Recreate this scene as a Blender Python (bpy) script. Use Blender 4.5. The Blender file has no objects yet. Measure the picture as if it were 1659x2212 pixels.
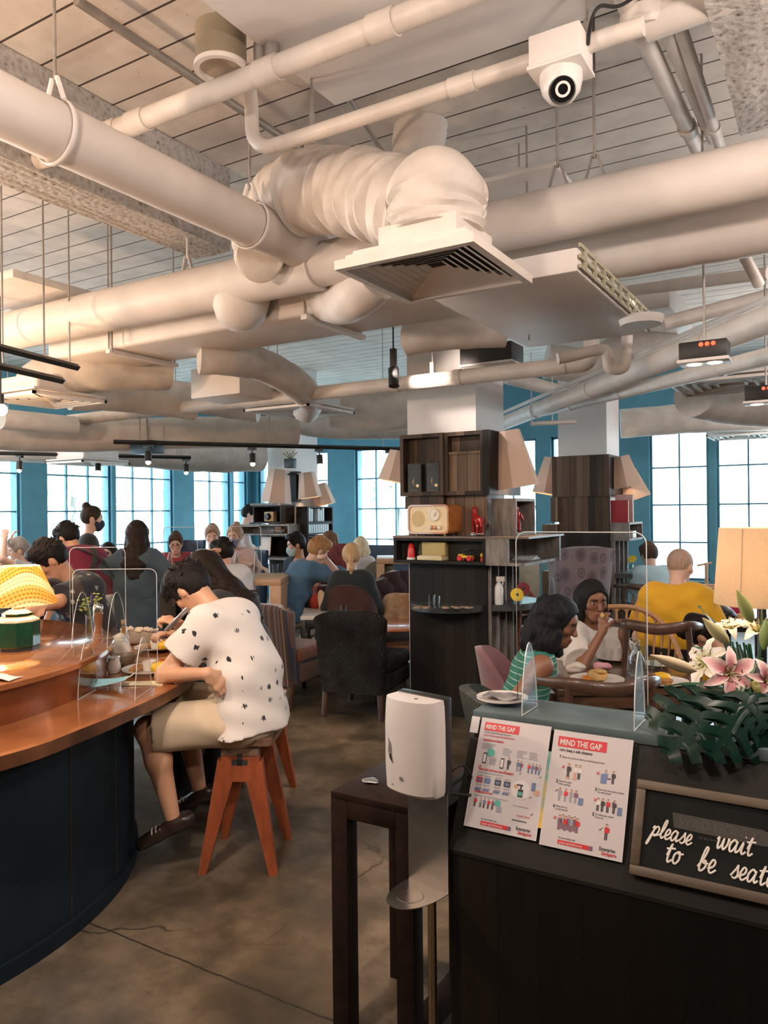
import bpy, bmesh, math, random
import numpy as np
from mathutils import Vector, Matrix
random.seed(7)
SC = bpy.context.scene
COL = SC.collection
PI = math.pi
# ---------------------------------------------------------------- camera (eye 1.6 m, building axes turned 31 degrees)
TH = math.radians(31.0); RHO = math.radians(0.6); F = 1660.0; EYE = 1.6
R0 = Vector((math.cos(TH), math.sin(TH), 0)); FW = Vector((-math.sin(TH), math.cos(TH), 0)); UP = Vector((0, 0, 1))
RT = R0 * math.cos(RHO) - UP * math.sin(RHO); UPC = UP * math.cos(RHO) + R0 * math.sin(RHO)
CAM = Vector((0, 0, EYE))
cd = bpy.data.cameras.new('camera'); cam = bpy.data.objects.new('camera', cd); COL.objects.link(cam)
cd.sensor_fit = 'HORIZONTAL'; cd.sensor_width = 36.0; cd.lens = 36.0 * F / 1659.0; cd.clip_start = 0.05; cd.clip_end = 200
m = Matrix.Identity(4)
for i in range(3):
 m[i][0] = RT[i]; m[i][1] = UPC[i]; m[i][2] = -FW[i]; m[i][3] = CAM[i]
cam.matrix_world = m
SC.camera = cam
# ---------------------------------------------------------------- look
vs = SC.view_settings
vs.view_transform = 'Standard'; vs.look = 'None'; vs.gamma = 1.0; vs.use_curve_mapping = False
vs.exposure = 0.35
cy = SC.cycles
cy.max_bounces = 6; cy.diffuse_bounces = 3; cy.glossy_bounces = 3; cy.transmission_bounces = 4; cy.transparent_max_bounces = 12
cy.caustics_reflective = False; cy.caustics_refractive = False; cy.sample_clamp_indirect = 4.0
cy.use_denoising = True
# ---------------------------------------------------------------- daylight: bright overcast sky
W = bpy.data.worlds.new('sky'); SC.world = W; W.use_nodes = True
nt = W.node_tree; nt.nodes.clear()
wo = nt.nodes.new('ShaderNodeOutputWorld'); bg = nt.nodes.new('ShaderNodeBackground')
bg.inputs[0].default_value = (0.74, 0.91, 1.0, 1); bg.inputs[1].default_value = 7.5
nt.links.new(bg.outputs[0], wo.inputs[0])

def lamp(name, kind, loc, power, color, radius=0.05, target=None, spot=None, blend=0.6):
 l = bpy.data.lights.new(name, kind); l.energy = power; l.color = color
 if kind in ('POINT', 'SPOT'): l.shadow_soft_size = radius
 if kind == 'SPOT':
  l.spot_size = math.radians(spot or 70); l.spot_blend = blend
 o = bpy.data.objects.new(name, l); COL.objects.link(o); o.location = loc
 if target is not None:
  o.rotation_euler = (Vector(target) - Vector(loc)).to_track_quat('-Z', 'Y').to_euler()
 return o

def cw(X, d, z=0.0): return R0 * X + FW * d + UP * z
def ray(px, py): return FW + RT * ((px - 829.5) / F) + UPC * ((1106 - py) / F)
def pt(px, py, d): return CAM + ray(px, py) * d
def ptz(px, py, z):
 r = ray(px, py); return CAM + r * ((z - EYE) / r.z)
def ptx(px, py, x):
 r = ray(px, py); return CAM + r * (x / r.x)
def pty(px, py, y):
 r = ray(px, py); return CAM + r * (y / r.y)
def ptp(px, py, p0, n):
 r = ray(px, py); return CAM + r * ((p0 - CAM).dot(n) / r.dot(n))

WARM = (1.0, 0.62, 0.32); WARM2 = (1.0, 0.69, 0.47); NEUT = (1.0, 0.81, 0.70)
# ceiling downlights, bar pendants, and unseen point lights added to brighten the ceiling
lamp('unseen_point_light', 'POINT', cw(-2.4, 2.0, 2.45), 85, WARM2, 0.08)
lamp('unseen_point_light', 'POINT', cw(-3.3, 4.2, 2.45), 75, WARM2, 0.08)
lamp('unseen_point_light', 'POINT', cw(-1.2, 1.2, 2.75), 55, NEUT, 0.10)  # unseen fill, added to light the near ceiling
lamp('unseen_point_light', 'POINT', cw(1.2, 1.3, 2.75), 55, NEUT, 0.10)  # its unseen partner on the right, added likewise
lamp('downlight', 'SPOT', cw(-0.9, 1.4, 3.0), 125, NEUT, 0.05, cw(-0.8, 3.5, 0.9), 70)
lamp('downlight', 'SPOT', cw(0.4, -0.6, 3.1), 70, NEUT, 0.06, cw(0.5, 2.2, 1.2), 80)
lamp('unseen_point_light', 'POINT', cw(2.8, 1.6, 2.6), 50, NEUT, 0.12)
lamp('downlight', 'SPOT', cw(1.2, 3.9, 2.75), 260, WARM2, 0.04, cw(1.35, 4.2, 0.7), 75)
lamp('unseen_point_light', 'POINT', cw(-4.7, 7.6, 2.5), 70, NEUT, 0.10)  # unseen fill added for the far ceiling and the guests at left
lamp('unseen_point_light', 'POINT', cw(4.7, 7.6, 2.5), 60, (1, .88, .82), 0.10)  # unseen fill added beyond the right side of the view
lamp('unseen_point_light', 'POINT', cw(3.0, 3.3, 2.6), 45, (1, .86, .80), 0.10)  # unseen fill added to lift the ceiling at right
lamp('downlight', 'SPOT', pt(850, 800, 5.3), 30, NEUT, 0.03, pt(1010, 850, 5.9), 60)
lamp('downlight', 'SPOT', cw(0.1, 4.4, 2.8), 60, NEUT, 0.04, cw(0.3, 5.9, 1.5), 55)
lamp('downlight', 'SPOT', cw(-0.3, 4.3, 2.9), 90, WARM2, 0.04, cw(-0.1, 3.9, 0), 50)

for a_, b_, p_, s_ in ((cw(-.2, 3.9, 2.6), cw(-.32, 4.75, 0), 120, 26), (cw(.15, 2.2, 3.1), cw(-.02, 3.05, 0), 130, 22), (cw(-.6, 4.6, 2.6), cw(-.75, 5.7, 0), 120, 24), (cw(-.5, 1.9, 3.1), cw(-.45, 2.5, 0), 60, 26)):
 lamp('downlight', 'SPOT', a_, p_, WARM2, 0.02, b_, s_, .25)
# ---------------------------------------------------------------- materials
def _mat(name):
 m = bpy.data.materials.new(name); m.use_nodes = True
 nt = m.node_tree; b = nt.nodes['Principled BSDF']
 return m, nt, b
def lk(nt, a, b): nt.links.new(a, b)
def nd(nt, t, **kw):
 n = nt.nodes.new(t)
 for k, v in kw.items(): setattr(n, k, v)
 return n
def mth(nt, op, a, b=None, c=None):
 n = nd(nt, 'ShaderNodeMath', operation=op)
 for i, v in enumerate((a, b, c)):
  if v is None: continue
  if isinstance(v, (int, float)): n.inputs[i].default_value = v
  else: lk(nt, v, n.inputs[i])
 return n.outputs[0]
def mixc(nt, fac, a, b):
 n = nd(nt, 'ShaderNodeMix', data_type='RGBA')
 if isinstance(fac, (int, float)): n.inputs[0].default_value = fac
 else: lk(nt, fac, n.inputs[0])
 for i, v in ((6, a), (7, b)):
  if isinstance(v, (tuple, list)): n.inputs[i].default_value = (*v[:3], 1)
  else: lk(nt, v, n.inputs[i])
 return n.outputs[2]
def coords(nt, scale=(1, 1, 1), kind='Object'):
 tc = nd(nt, 'ShaderNodeTexCoord'); mp = nd(nt, 'ShaderNodeMapping')
 lk(nt, tc.outputs[kind], mp.inputs[0]); mp.inputs['Scale'].default_value = scale
 return mp.outputs[0]
def noise(nt, v, scale, detail=4, rough=.55, out='Fac'):
 n = nd(nt, 'ShaderNodeTexNoise'); lk(nt, v, n.inputs['Vector'])
 n.inputs['Scale'].default_value = scale; n.inputs['Detail'].default_value = detail; n.inputs['Roughness'].default_value = rough
 return n.outputs[0 if out == 'Fac' else 1]
def ramp(nt, fac, stops):
 r = nd(nt, 'ShaderNodeValToRGB'); lk(nt, fac, r.inputs[0])
 el = r.color_ramp.elements
 while len(el) < len(stops): el.new(0.5)
 for e, (p, c) in zip(el, stops):
  e.position = p; e.color = (*c[:3], 1) if isinstance(c, (tuple, list)) else (c, c, c, 1)
 return r.outputs[0]
def bump(nt, b, h, strength, dist=0.01):
 n = nd(nt, 'ShaderNodeBump'); n.inputs['Strength'].default_value = strength; n.inputs['Distance'].default_value = dist
 lk(nt, h, n.inputs['Height']); lk(nt, n.outputs[0], b.inputs['Normal'])
def s2l(c):
 return tuple(((v / 255) / 12.92 if v / 255 <= .04045 else ((v / 255 + .055) / 1.055) ** 2.4) for v in c)
_MC = {}
def M(name, c, c2=None, rough=.5, metal=0, scale=12, bmp=0, bscale=60, stretch=(1, 1, 1), coat=0, emit=0, ecol=None, spec=None, sheen=0, alpha=None, sss=0):
 """plain procedural surface: two tones mixed by noise, optional bump"""
 if name in _MC: return _MC[name]
 m, nt, b = _mat(name); _MC[name] = m
 if c2 is None: c2 = tuple(v * .86 for v in c)
 v = coords(nt, stretch)
 f = noise(nt, v, scale)
 lk(nt, mixc(nt, ramp(nt, f, ((.35, 0.0), (.65, 1.0))), c, c2), b.inputs['Base Color'])
 b.inputs['Roughness'].default_value = rough; b.inputs['Metallic'].default_value = metal
 if spec is not None: b.inputs['Specular IOR Level'].default_value = spec
 if coat: b.inputs['Coat Weight'].default_value = coat; b.inputs['Coat Roughness'].default_value = .08
 if sheen: b.inputs['Sheen Weight'].default_value = sheen
 if emit: b.inputs['Emission Color'].default_value = (*(ecol or c), 1); b.inputs['Emission Strength'].default_value = emit
 if sss:
  b.inputs['Subsurface Weight'].default_value = sss; b.inputs['Subsurface Radius'].default_value = (.01, .004, .002)
 if bmp: bump(nt, b, noise(nt, v, bscale, 5), bmp, .004)
 return m
def planks(name, stops, w=.085, rough=.55, grain=18, coat=0, axis=None, bmp=.25, spec=.2):
 """boards side by side, each its own tone, with grain along z"""
 if name in _MC: return _MC[name]
 m, nt, b = _mat(name); _MC[name] = m
 v = coords(nt); sp = nd(nt, 'ShaderNodeSeparateXYZ'); lk(nt, v, sp.inputs[0])
 if axis is None: s = mth(nt, 'ADD', sp.outputs[0], sp.outputs[1])
 else: s = sp.outputs[axis]
 q = mth(nt, 'DIVIDE', s, w); fl = mth(nt, 'FLOOR', q); fr = mth(nt, 'FRACT', q)
 wn = nd(nt, 'ShaderNodeTexWhiteNoise', noise_dimensions='1D'); lk(nt, fl, wn.inputs['W'])
 mp = nd(nt, 'ShaderNodeMapping'); lk(nt, v, mp.inputs[0]); mp.inputs['Scale'].default_value = (grain, grain, 1.2) if axis != 2 else (1.2, 1.2, grain)
 g = noise(nt, mp.outputs[0], 3, 6, .6)
 f = mth(nt, 'ADD', mth(nt, 'MULTIPLY', wn.outputs[0], .7), mth(nt, 'MULTIPLY', g, .45))
 c = ramp(nt, mth(nt, 'SUBTRACT', f, .1), stops)
 b.inputs['Specular IOR Level'].default_value = spec
 gap = mth(nt, 'LESS_THAN', mth(nt, 'MINIMUM', fr, mth(nt, 'SUBTRACT', 1, fr)), .02)
 lk(nt, mixc(nt, gap, c, (.006, .005, .004)), b.inputs['Base Color'])
 b.inputs['Roughness'].default_value = rough
 if coat: b.inputs['Coat Weight'].default_value = coat
 bump(nt, b, mth(nt, 'SUBTRACT', g, mth(nt, 'MULTIPLY', gap, 1.5)), bmp, .004)
 return m
def wood(name, c1, c2, scale=2.0, stretch=(1, 12, 12), rough=.4, coat=0, bmp=.05):
 if name in _MC: return _MC[name]
 m, nt, b = _mat(name); _MC[name] = m
 v = coords(nt, stretch)
 g = noise(nt, v, scale, 7, .62)
 lk(nt, mixc(nt, ramp(nt, g, ((.3, 0.0), (.7, 1.0))), c1, c2), b.inputs['Base Color'])
 b.inputs['Roughness'].default_value = rough
 if coat: b.inputs['Coat Weight'].default_value = coat; b.inputs['Coat Roughness'].default_value = .05
 bump(nt, b, g, bmp, .003)
 return m
def glass(name, tint=(.93, .97, .97), gloss=.5, edge=.6):
 """thin clear sheet: straight through, with a facing-dependent reflection"""
 if name in _MC: return _MC[name]
 m = bpy.data.materials.new(name); m.use_nodes = True; nt = m.node_tree; nt.nodes.clear(); _MC[name] = m
 o = nd(nt, 'ShaderNodeOutputMaterial'); t = nd(nt, 'ShaderNodeBsdfTransparent'); g = nd(nt, 'ShaderNodeBsdfGlossy')
 lw = nd(nt, 'ShaderNodeLayerWeight'); lw.inputs[0].default_value = edge
 t.inputs[0].default_value = (*tint, 1); g.inputs['Roughness'].default_value = .03
 mx = nd(nt, 'ShaderNodeMixShader')
 f = mth(nt, 'ADD', mth(nt, 'MULTIPLY', mth(nt, 'POWER', lw.outputs['Facing'], 2.2), gloss), .03)
 lk(nt, f, mx.inputs[0]); lk(nt, t.outputs[0], mx.inputs[1]); lk(nt, g.outputs[0], mx.inputs[2]); lk(nt, mx.outputs[0], o.inputs[0])
 return m
def attr_mat(name, rough=.5, sss=.0, coat=0):
 if name in _MC: return _MC[name]
 m, nt, b = _mat(name); _MC[name] = m
 a = nd(nt, 'ShaderNodeAttribute', attribute_name='Col')
 f = noise(nt, coords(nt), 40)
 mul = nd(nt, 'ShaderNodeMix', data_type='RGBA', blend_type='MULTIPLY'); mul.inputs[0].default_value = .25
 lk(nt, a.outputs[0], mul.inputs[6]); lk(nt, ramp(nt, f, ((.3, .75), (.7, 1.0))), mul.inputs[7])
 lk(nt, mul.outputs[2], b.inputs['Base Color']); b.inputs['Roughness'].default_value = rough
 if sss: b.inputs['Subsurface Weight'].default_value = sss; b.inputs['Subsurface Radius'].default_value = (.012, .005, .003); b.inputs['Subsurface Scale'].default_value = .6
 return m

# ---------------------------------------------------------------- mesh helpers
def B(): return bmesh.new()
def V(*a): return Vector(a)
def Rz(a): return Matrix.Rotation(a, 4, 'Z')
def Rx(a): return Matrix.Rotation(a, 4, 'X')
def Ry(a): return Matrix.Rotation(a, 4, 'Y')
def T(*a): return Matrix.Translation(Vector(a) if len(a) == 3 else a[0])
def frame(o, x, y, z):
 m = Matrix.Identity(4)
 for i in range(3): m[i][0] = x[i]; m[i][1] = y[i]; m[i][2] = z[i]; m[i][3] = o[i]
 return m
def box(bm, lo, hi, bev=0, seg=2, mx=None, mi=0):
 lo, hi = Vector([min(a, b) for a, b in zip(lo, hi)]), Vector([max(a, b) for a, b in zip(lo, hi)])
 t = Matrix.Translation((lo + hi) / 2) @ Matrix.Diagonal((*(hi - lo), 1))
 r = bmesh.ops.create_cube(bm, size=1, matrix=t)
 vs = r['verts']
 if bev:
  es = list({e for v in vs for e in v.link_edges})
  rr = bmesh.ops.bevel(bm, geom=es, offset=bev, segments=seg, affect='EDGES', profile=.5)
  vs = list({v for f in rr['faces'] for v in f.verts} | {v for v in vs if v.is_valid})
 if mx is not None: bmesh.ops.transform(bm, matrix=mx, verts=vs)
 if mi:
  for f in {f for v in vs for f in v.link_faces}: f.material_index = mi
 return vs
def tube(bm, pts, r, n=10, caps=True, mi=0, flat=None, closed=False):
 """swept tube; r is a number or a list; flat=(sx, sy) squashes the section"""
 P = [Vector(p) for p in pts]; N = len(P)
 rs = r if isinstance(r, (list, tuple)) else [r] * N
 rings = []; prev = None
 for i, p in enumerate(P):
  if closed: t = P[(i + 1) % N] - P[i - 1]
  else: t = (P[min(i + 1, N - 1)] - P[max(i - 1, 0)])
  t = t.normalized() if t.length > 1e-9 else Vector((0, 0, 1))
  if prev is None:
   a = Vector((0, 0, 1)) if abs(t.z) < .9 else Vector((1, 0, 0))
   u = (a - t * a.dot(t)).normalized()
  else:
   u = (prev - t * prev.dot(t)); u = u.normalized() if u.length > 1e-6 else t.orthogonal().normalized()
  prev = u; w = t.cross(u)
  fx, fy = flat or (1, 1)
  rings.append([bm.verts.new(p + (u * math.cos(2 * PI * k / n) * fx + w * math.sin(2 * PI * k / n) * fy) * rs[i]) for k in range(n)])
 M_ = N if closed else N - 1
 for i in range(M_):
  A, C = rings[i], rings[(i + 1) % N]
  for k in range(n):
   f = bm.faces.new((A[k], A[(k + 1) % n], C[(k + 1) % n], C[k])); f.material_index = mi
 if caps and not closed:
  for rg, rev in ((rings[0], True), (rings[-1], False)):
   f = bm.faces.new(rg[::-1] if rev else rg); f.material_index = mi
 return rings
def lathe(bm, prof, n=28, mx=None, mi=0, a0=0, a1=2 * PI, sides=None):
 n = sides or n; full = abs(a1 - a0 - 2 * PI) < 1e-6
 cols = []; K = n if full else n + 1
 allv = []
 for k in range(K):
  a = a0 + (a1 - a0) * k / n
  c = [bm.verts.new((r * math.cos(a), r * math.sin(a), z)) for r, z in prof]
  cols.append(c); allv += c
 for k in range(n):
  A, C = cols[k], cols[(k + 1) % K]
  for j in range(len(prof) - 1):
   if prof[j][0] < 1e-7 and prof[j + 1][0] < 1e-7: continue
   f = bm.faces.new((A[j], C[j], C[j + 1], A[j + 1])); f.material_index = mi
 bmesh.ops.remove_doubles(bm, verts=allv, dist=1e-6)
 allv = [v for v in allv if v.is_valid]
 if mx is not None: bmesh.ops.transform(bm, matrix=mx, verts=allv)
 return allv
def prism(bm, pts, z0, z1, mx=None, mi=0):
 n = len(pts)
 a = [bm.verts.new((p[0], p[1], z0)) for p in pts]; b = [bm.verts.new((p[0], p[1], z1)) for p in pts]
 fs = [bm.faces.new(a[::-1]), bm.faces.new(b)]
 for i in range(n): fs.append(bm.faces.new((a[i], a[(i + 1) % n], b[(i + 1) % n], b[i])))
 for f in fs: f.material_index = mi
 if mx is not None: bmesh.ops.transform(bm, matrix=mx, verts=a + b)
 return a + b
def hull(bm, pts, mi=0):
 vs = [bm.verts.new(p) for p in pts]
 r = bmesh.ops.convex_hull(bm, input=vs)
 for f in bm.faces:
  if all(v in vs for v in f.verts): f.material_index = mi
 return vs
def ball(bm, c, r, mx=None, u=16, v=10, mi=0):
 r = r if isinstance(r, (tuple, list)) else (r, r, r)
 t = Matrix.Translation(Vector(c)) @ Matrix.Diagonal((*r, 1))
 if mx is not None: t = mx @ t
 q = bmesh.ops.create_uvsphere(bm, u_segments=u, v_segments=v, radius=1, matrix=t)
 if mi:
  for f in {f for w in q['verts'] for f in w.link_faces}: f.material_index = mi
 return q['verts']
def sheet(bm, fn, nu, nv, mi=0, thick=0):
 g = [[bm.verts.new(fn(i / nu, j / nv)) for j in range(nv + 1)] for i in range(nu + 1)]
 fs = []
 for i in range(nu):
  for j in range(nv):
   f = bm.faces.new((g[i][j], g[i + 1][j], g[i + 1][j + 1], g[i][j + 1])); f.material_index = mi; fs.append(f)
 if thick:
  bmesh.ops.recalc_face_normals(bm, faces=fs)
  bmesh.ops.solidify(bm, geom=fs, thickness=thick)
 return g
def cr(P, n=6, closed=False):
 """Catmull-Rom through points"""
 P = [Vector(p) for p in P]; N = len(P); out = []
 for i in range(N if closed else N - 1):
  if closed: a, b, c, d = P[i - 1], P[i], P[(i + 1) % N], P[(i + 2) % N]
  else: a, b, c, d = P[max(i - 1, 0)], P[i], P[i + 1], P[min(i + 2, N - 1)]
  for k in range(n):
   t = k / n
   out.append(.5 * ((2 * b) + (c - a) * t + (2 * a - 5 * b + 4 * c - d) * t * t + (3 * b - a - 3 * c + d) * t ** 3))
 if not closed: out.append(P[-1])
 return out
def _wm(o):
 m = o.matrix_basis.copy()
 return (_wm(o.parent) @ o.matrix_parent_inverse @ m) if o.parent else m
def props(o, label=None, cat=None, group=None, kind=None):
 for k, v in (('label', label), ('category', cat), ('group', group), ('kind', kind)):
  if v: o[k] = v
 return o
def link(name, me, mats, parent=None, W=False, smooth=40, **pr):
 for mt in (mats if isinstance(mats, (list, tuple)) else [mats]): me.materials.append(mt)
 o = bpy.data.objects.new(name, me); COL.objects.link(o)
 if smooth:
  me.polygons.foreach_set('use_smooth', [True] * len(me.polygons))
  me.set_sharp_from_angle(angle=math.radians(smooth))
 if parent is not None:
  o.parent = parent
  if W: o.matrix_parent_inverse = _wm(parent).inverted()
 props(o, **pr); return o
def obj(name, bm, mats, parent=None, W=False, smooth=40, **pr):
 bmesh.ops.recalc_face_normals(bm, faces=bm.faces[:])
 me = bpy.data.meshes.new(name); bm.to_mesh(me); bm.free()
 return link(name, me, mats, parent, W, smooth, **pr)
def thing(name, loc, rot=0.0, label=None, cat=None, group=None, kind=None):
 o = bpy.data.objects.new(name, None); COL.objects.link(o); o.empty_display_size = .05
 o.location = loc; o.rotation_euler = (0, 0, rot)
 o.matrix_basis = T(Vector(loc)) @ Rz(rot)
 return props(o, label, cat, group, kind)
def heading(phi): return TH - math.radians(phi)     # phi: 0 looks away from the camera, 90 to its right, 180 at it
def dup(root, loc, rot=None, label=None):
 r = root.copy(); COL.objects.link(r); r.location = loc
 if rot is not None: r.rotation_euler = (0, 0, rot)
 if label: r['label'] = label
 for ch in root.children:
  c = ch.copy(); COL.objects.link(c); c.parent = r
  for g in ch.children:
   e = g.copy(); COL.objects.link(e); e.parent = c
 return r
def textm(bm, s, size, mx, mi=0, thick=.0003, align='LEFT', sx=1.0, bold=0.0):
 """lettering with the built-in font, added to bm"""
 cu = bpy.data.curves.new('t', 'FONT'); cu.body = s; cu.size = size; cu.extrude = thick; cu.align_x = align; cu.offset = bold; cu.resolution_u = 3
 o = bpy.data.objects.new('t', cu); COL.objects.link(o)
 me = bpy.data.meshes.new_from_object(o)
 n0 = len(bm.faces); nv = len(bm.verts)
 bm.from_mesh(me); bm.faces.ensure_lookup_table(); bm.verts.ensure_lookup_table()
 for f in bm.faces[n0:]: f.material_index = mi
 bmesh.ops.transform(bm, matrix=mx @ Matrix.Diagonal((sx, 1, 1, 1)), verts=bm.verts[nv:])
 bpy.data.objects.remove(o); bpy.data.curves.remove(cu); bpy.data.meshes.remove(me)
# ================================================================ one continuous skin from blended rounded limbs
A3 = lambda v: np.array(tuple(v), dtype=np.float32)
class Sdf:
 def __init__(s, h, noise=None): s.h = h; s.ops = []; s.noise = noise
 def _add(s, lo, hi, fn, k, mode): s.ops.append((np.array(lo), np.array(hi), fn, k, mode))
 def cone(s, a, b, ra, rb, k=.02, wx=1, side=None, cut=0, mode='+'):
  a, b = A3(a), A3(b); ax = b - a; L2 = max(float(ax @ ax), 1e-9); an = ax / math.sqrt(L2)
  sd = None if side is None else A3(Vector(side).normalized())
  def fn(P):
   q = P - a; t = np.clip((q @ ax) / L2, 0, 1); w = q - t[..., None] * ax
   if sd is not None and wx != 1: w = w - ((w @ sd) * (1 - 1 / wx))[..., None] * sd
   d = np.sqrt((w * w).sum(-1)) - (ra + (rb - ra) * t)
   if cut & 1: d = np.maximum(d, (P - b) @ an)
   if cut & 2: d = np.maximum(d, (a - P) @ an)
   return d
  m = max(ra, rb) * max(wx, 1) + abs(k)
  s._add(np.minimum(a, b) - m, np.maximum(a, b) + m, fn, k, mode)
 def ell(s, c, r, R=None, k=.02, mode='+'):
  c = A3(c); r = np.array(r if isinstance(r, (tuple, list)) else (r, r, r), dtype=np.float32)
  Rm = np.eye(3, dtype=np.float32) if R is None else np.array([tuple(x) for x in R], dtype=np.float32)
  def fn(P):
   q = (P - c) @ Rm.T / r; n = np.sqrt((q * q).sum(-1)); g = np.sqrt(((q / r) ** 2).sum(-1))
   return n * (n - 1) / np.maximum(g, 1e-5)
  m = float(r.max()) + abs(k); s._add(c - m, c + m, fn, k, mode)
 def plane(s, p, n, k=.004):
  """cut away everything on the side n points to"""
  p, n = A3(p), A3(Vector(n).normalized()); s._add(p - 9, p + 9, lambda P: (P - p) @ n, k, 'cut')
 def mesh(s, name, color=None, smooth=0):
  h = s.h; add = [o for o in s.ops if o[4] == '+']
  lo = np.min([o[0] for o in add], axis=0) - 3 * h; hi = np.max([o[1] for o in add], axis=0) + 3 * h
  n = np.ceil((hi - lo) / h).astype(int) + 1
  ax = [(lo[i] + h * np.arange(n[i])).astype(np.float32) for i in range(3)]
  f = np.full(n, 1.0, dtype=np.float32)
  for a, b, fn, k, mode in s.ops:
   i0 = np.clip(np.floor((a - lo) / h - 2).astype(int), 0, n); i1 = np.clip(np.ceil((b - lo) / h + 3).astype(int), 0, n)
   if (i1 <= i0).any(): continue
   sl = tuple(slice(i0[i], i1[i]) for i in range(3))
   P = np.stack(np.meshgrid(*[ax[i][sl[i]] for i in range(3)], indexing='ij'), -1)
   d = fn(P).astype(np.float32); g = f[sl]
   if mode == '+':
    hh = np.maximum(k - np.abs(g - d), 0) / k; f[sl] = np.minimum(g, d) - hh * hh * k * .25
   elif mode == '-':
    d = -d; hh = np.maximum(k - np.abs(g - d), 0) / k; f[sl] = np.maximum(g, d) + hh * hh * k * .25
   elif mode == 'cut': f[sl] = np.maximum(g, d)
  if s.noise is not None:
   P = np.stack(np.meshgrid(*ax, indexing='ij'), -1); m_ = np.abs(f) < .05; f[m_] += s.noise(P[m_])
  S = f < 0
  c = np.zeros(n - 1, dtype=np.int8); cor = [(i, j, k) for i in (0, 1) for j in (0, 1) for k in (0, 1)]
  for i, j, k in cor: c += S[i:n[0] - 1 + i, j:n[1] - 1 + j, k:n[2] - 1 + k]
  idx = np.argwhere((c > 0) & (c < 8))
  vals = {q: f[idx[:, 0] + q[0], idx[:, 1] + q[1], idx[:, 2] + q[2]] for q in cor}
  acc = np.zeros((len(idx), 3)); cnt = np.zeros(len(idx))
  for q in cor:
   for d in range(3):
    if q[d]: continue
    r = list(q); r[d] = 1; r = tuple(r); fa, fb = vals[q], vals[r]; x = (fa < 0) != (fb < 0)
    t = np.where(x, fa / np.where(x, fa - fb, 1), 0)
    p = np.array(q, dtype=float)[None, :].repeat(len(idx), 0); p[:, d] = t
    acc += p * x[:, None]; cnt += x
  vert = lo + (idx + acc / np.maximum(cnt, 1)[:, None]) * h
  vid = np.full(n - 1, -1, dtype=np.int64); vid[idx[:, 0], idx[:, 1], idx[:, 2]] = np.arange(len(idx))
  quads = []
  for d in range(3):
   e, g = (d + 1) % 3, (d + 2) % 3
   sa = [slice(None)] * 3; sb = [slice(None)] * 3; sa[d] = slice(0, -1); sb[d] = slice(1, None)
   x = S[tuple(sa)] != S[tuple(sb)]; pos = np.argwhere(x)
   pos = pos[(pos[:, e] > 0) & (pos[:, g] > 0) & (pos[:, e] < n[e] - 1) & (pos[:, g] < n[g] - 1)]
   ins = S[tuple(pos.T)]
   def at_(de, dg):
    q = pos.copy(); q[:, e] -= de; q[:, g] -= dg; return vid[tuple(q.T)]
   Q = np.stack([at_(1, 1), at_(0, 1), at_(0, 0), at_(1, 0)], 1); Q[~ins] = Q[~ins][:, ::-1]; quads.append(Q)
  Q = np.concatenate(quads); Q = Q[(Q >= 0).all(1)]
  for _ in range(smooth):
   a = np.zeros_like(vert); w = np.zeros(len(vert))
   for i in range(4):
    for j in (1, 3): np.add.at(a, Q[:, i], vert[Q[:, (i + j) % 4]]); np.add.at(w, Q[:, i], 1)
   vert = .5 * vert + .5 * a / np.maximum(w, 1)[:, None]
  me = bpy.data.meshes.new(name); me.from_pydata(vert.tolist(), [], Q.tolist())
  if color is not None:
   cl = color(vert); at = me.color_attributes.new('Col', 'FLOAT_COLOR', 'POINT')
   at.data.foreach_set('color', np.concatenate([cl, np.ones((len(cl), 1))], 1).astype(np.float32).ravel())
  me.polygons.foreach_set('use_smooth', [True] * len(me.polygons)); me.update()
  return me
def wrinkle(amp, fr=26, seed=0):
 def fn(P):
  x, y, z = P[:, 0] * fr, P[:, 1] * fr, P[:, 2] * fr
  return amp * (np.sin(x + 1.7 * np.sin(z * .6 + seed) + .8 * y) * np.sin(z * 1.3 + 1.3 * np.sin(y * .8 + seed)) + .5 * np.sin(2.1 * z + 1.1 * x + seed))
 return fn
def strands(amp, seed=0):
 def fn(P):
  a = np.arctan2(P[:, 1], P[:, 0]) * 0 + P[:, 0] * 230 + P[:, 1] * 170 + 3.5 * np.sin(P[:, 2] * 22 + seed)
  return amp * (np.sin(a) + .6 * np.sin(a * .43 + 5 * P[:, 2]))
 return fn
SKINS = {'tan': ((.60, .335, .21), (.40, .13, .11)), 'fair': ((.70, .46, .36), (.5, .18, .17)), 'brown': ((.26, .115, .062), (.19, .05, .045)), 'mid': ((.50, .27, .165), (.36, .12, .10))}
SKIN = attr_mat('skin', .45, .08)
def ik(a, b, l1, l2, hint):
 a, b, hint = Vector(a), Vector(b), Vector(hint); d = b - a; L = d.length
 if L > (l1 + l2) * .999: b = a + d * ((l1 + l2) * .999 / L); d = b - a; L = d.length
 t = d.normalized(); x = (l1 * l1 - l2 * l2 + L * L) / (2 * L); h = math.sqrt(max(l1 * l1 - x * x, 0))
 u = hint - t * hint.dot(t); u = u.normalized() if u.length > 1e-6 else t.orthogonal()
 return a + t * x + u * h, b
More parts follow.
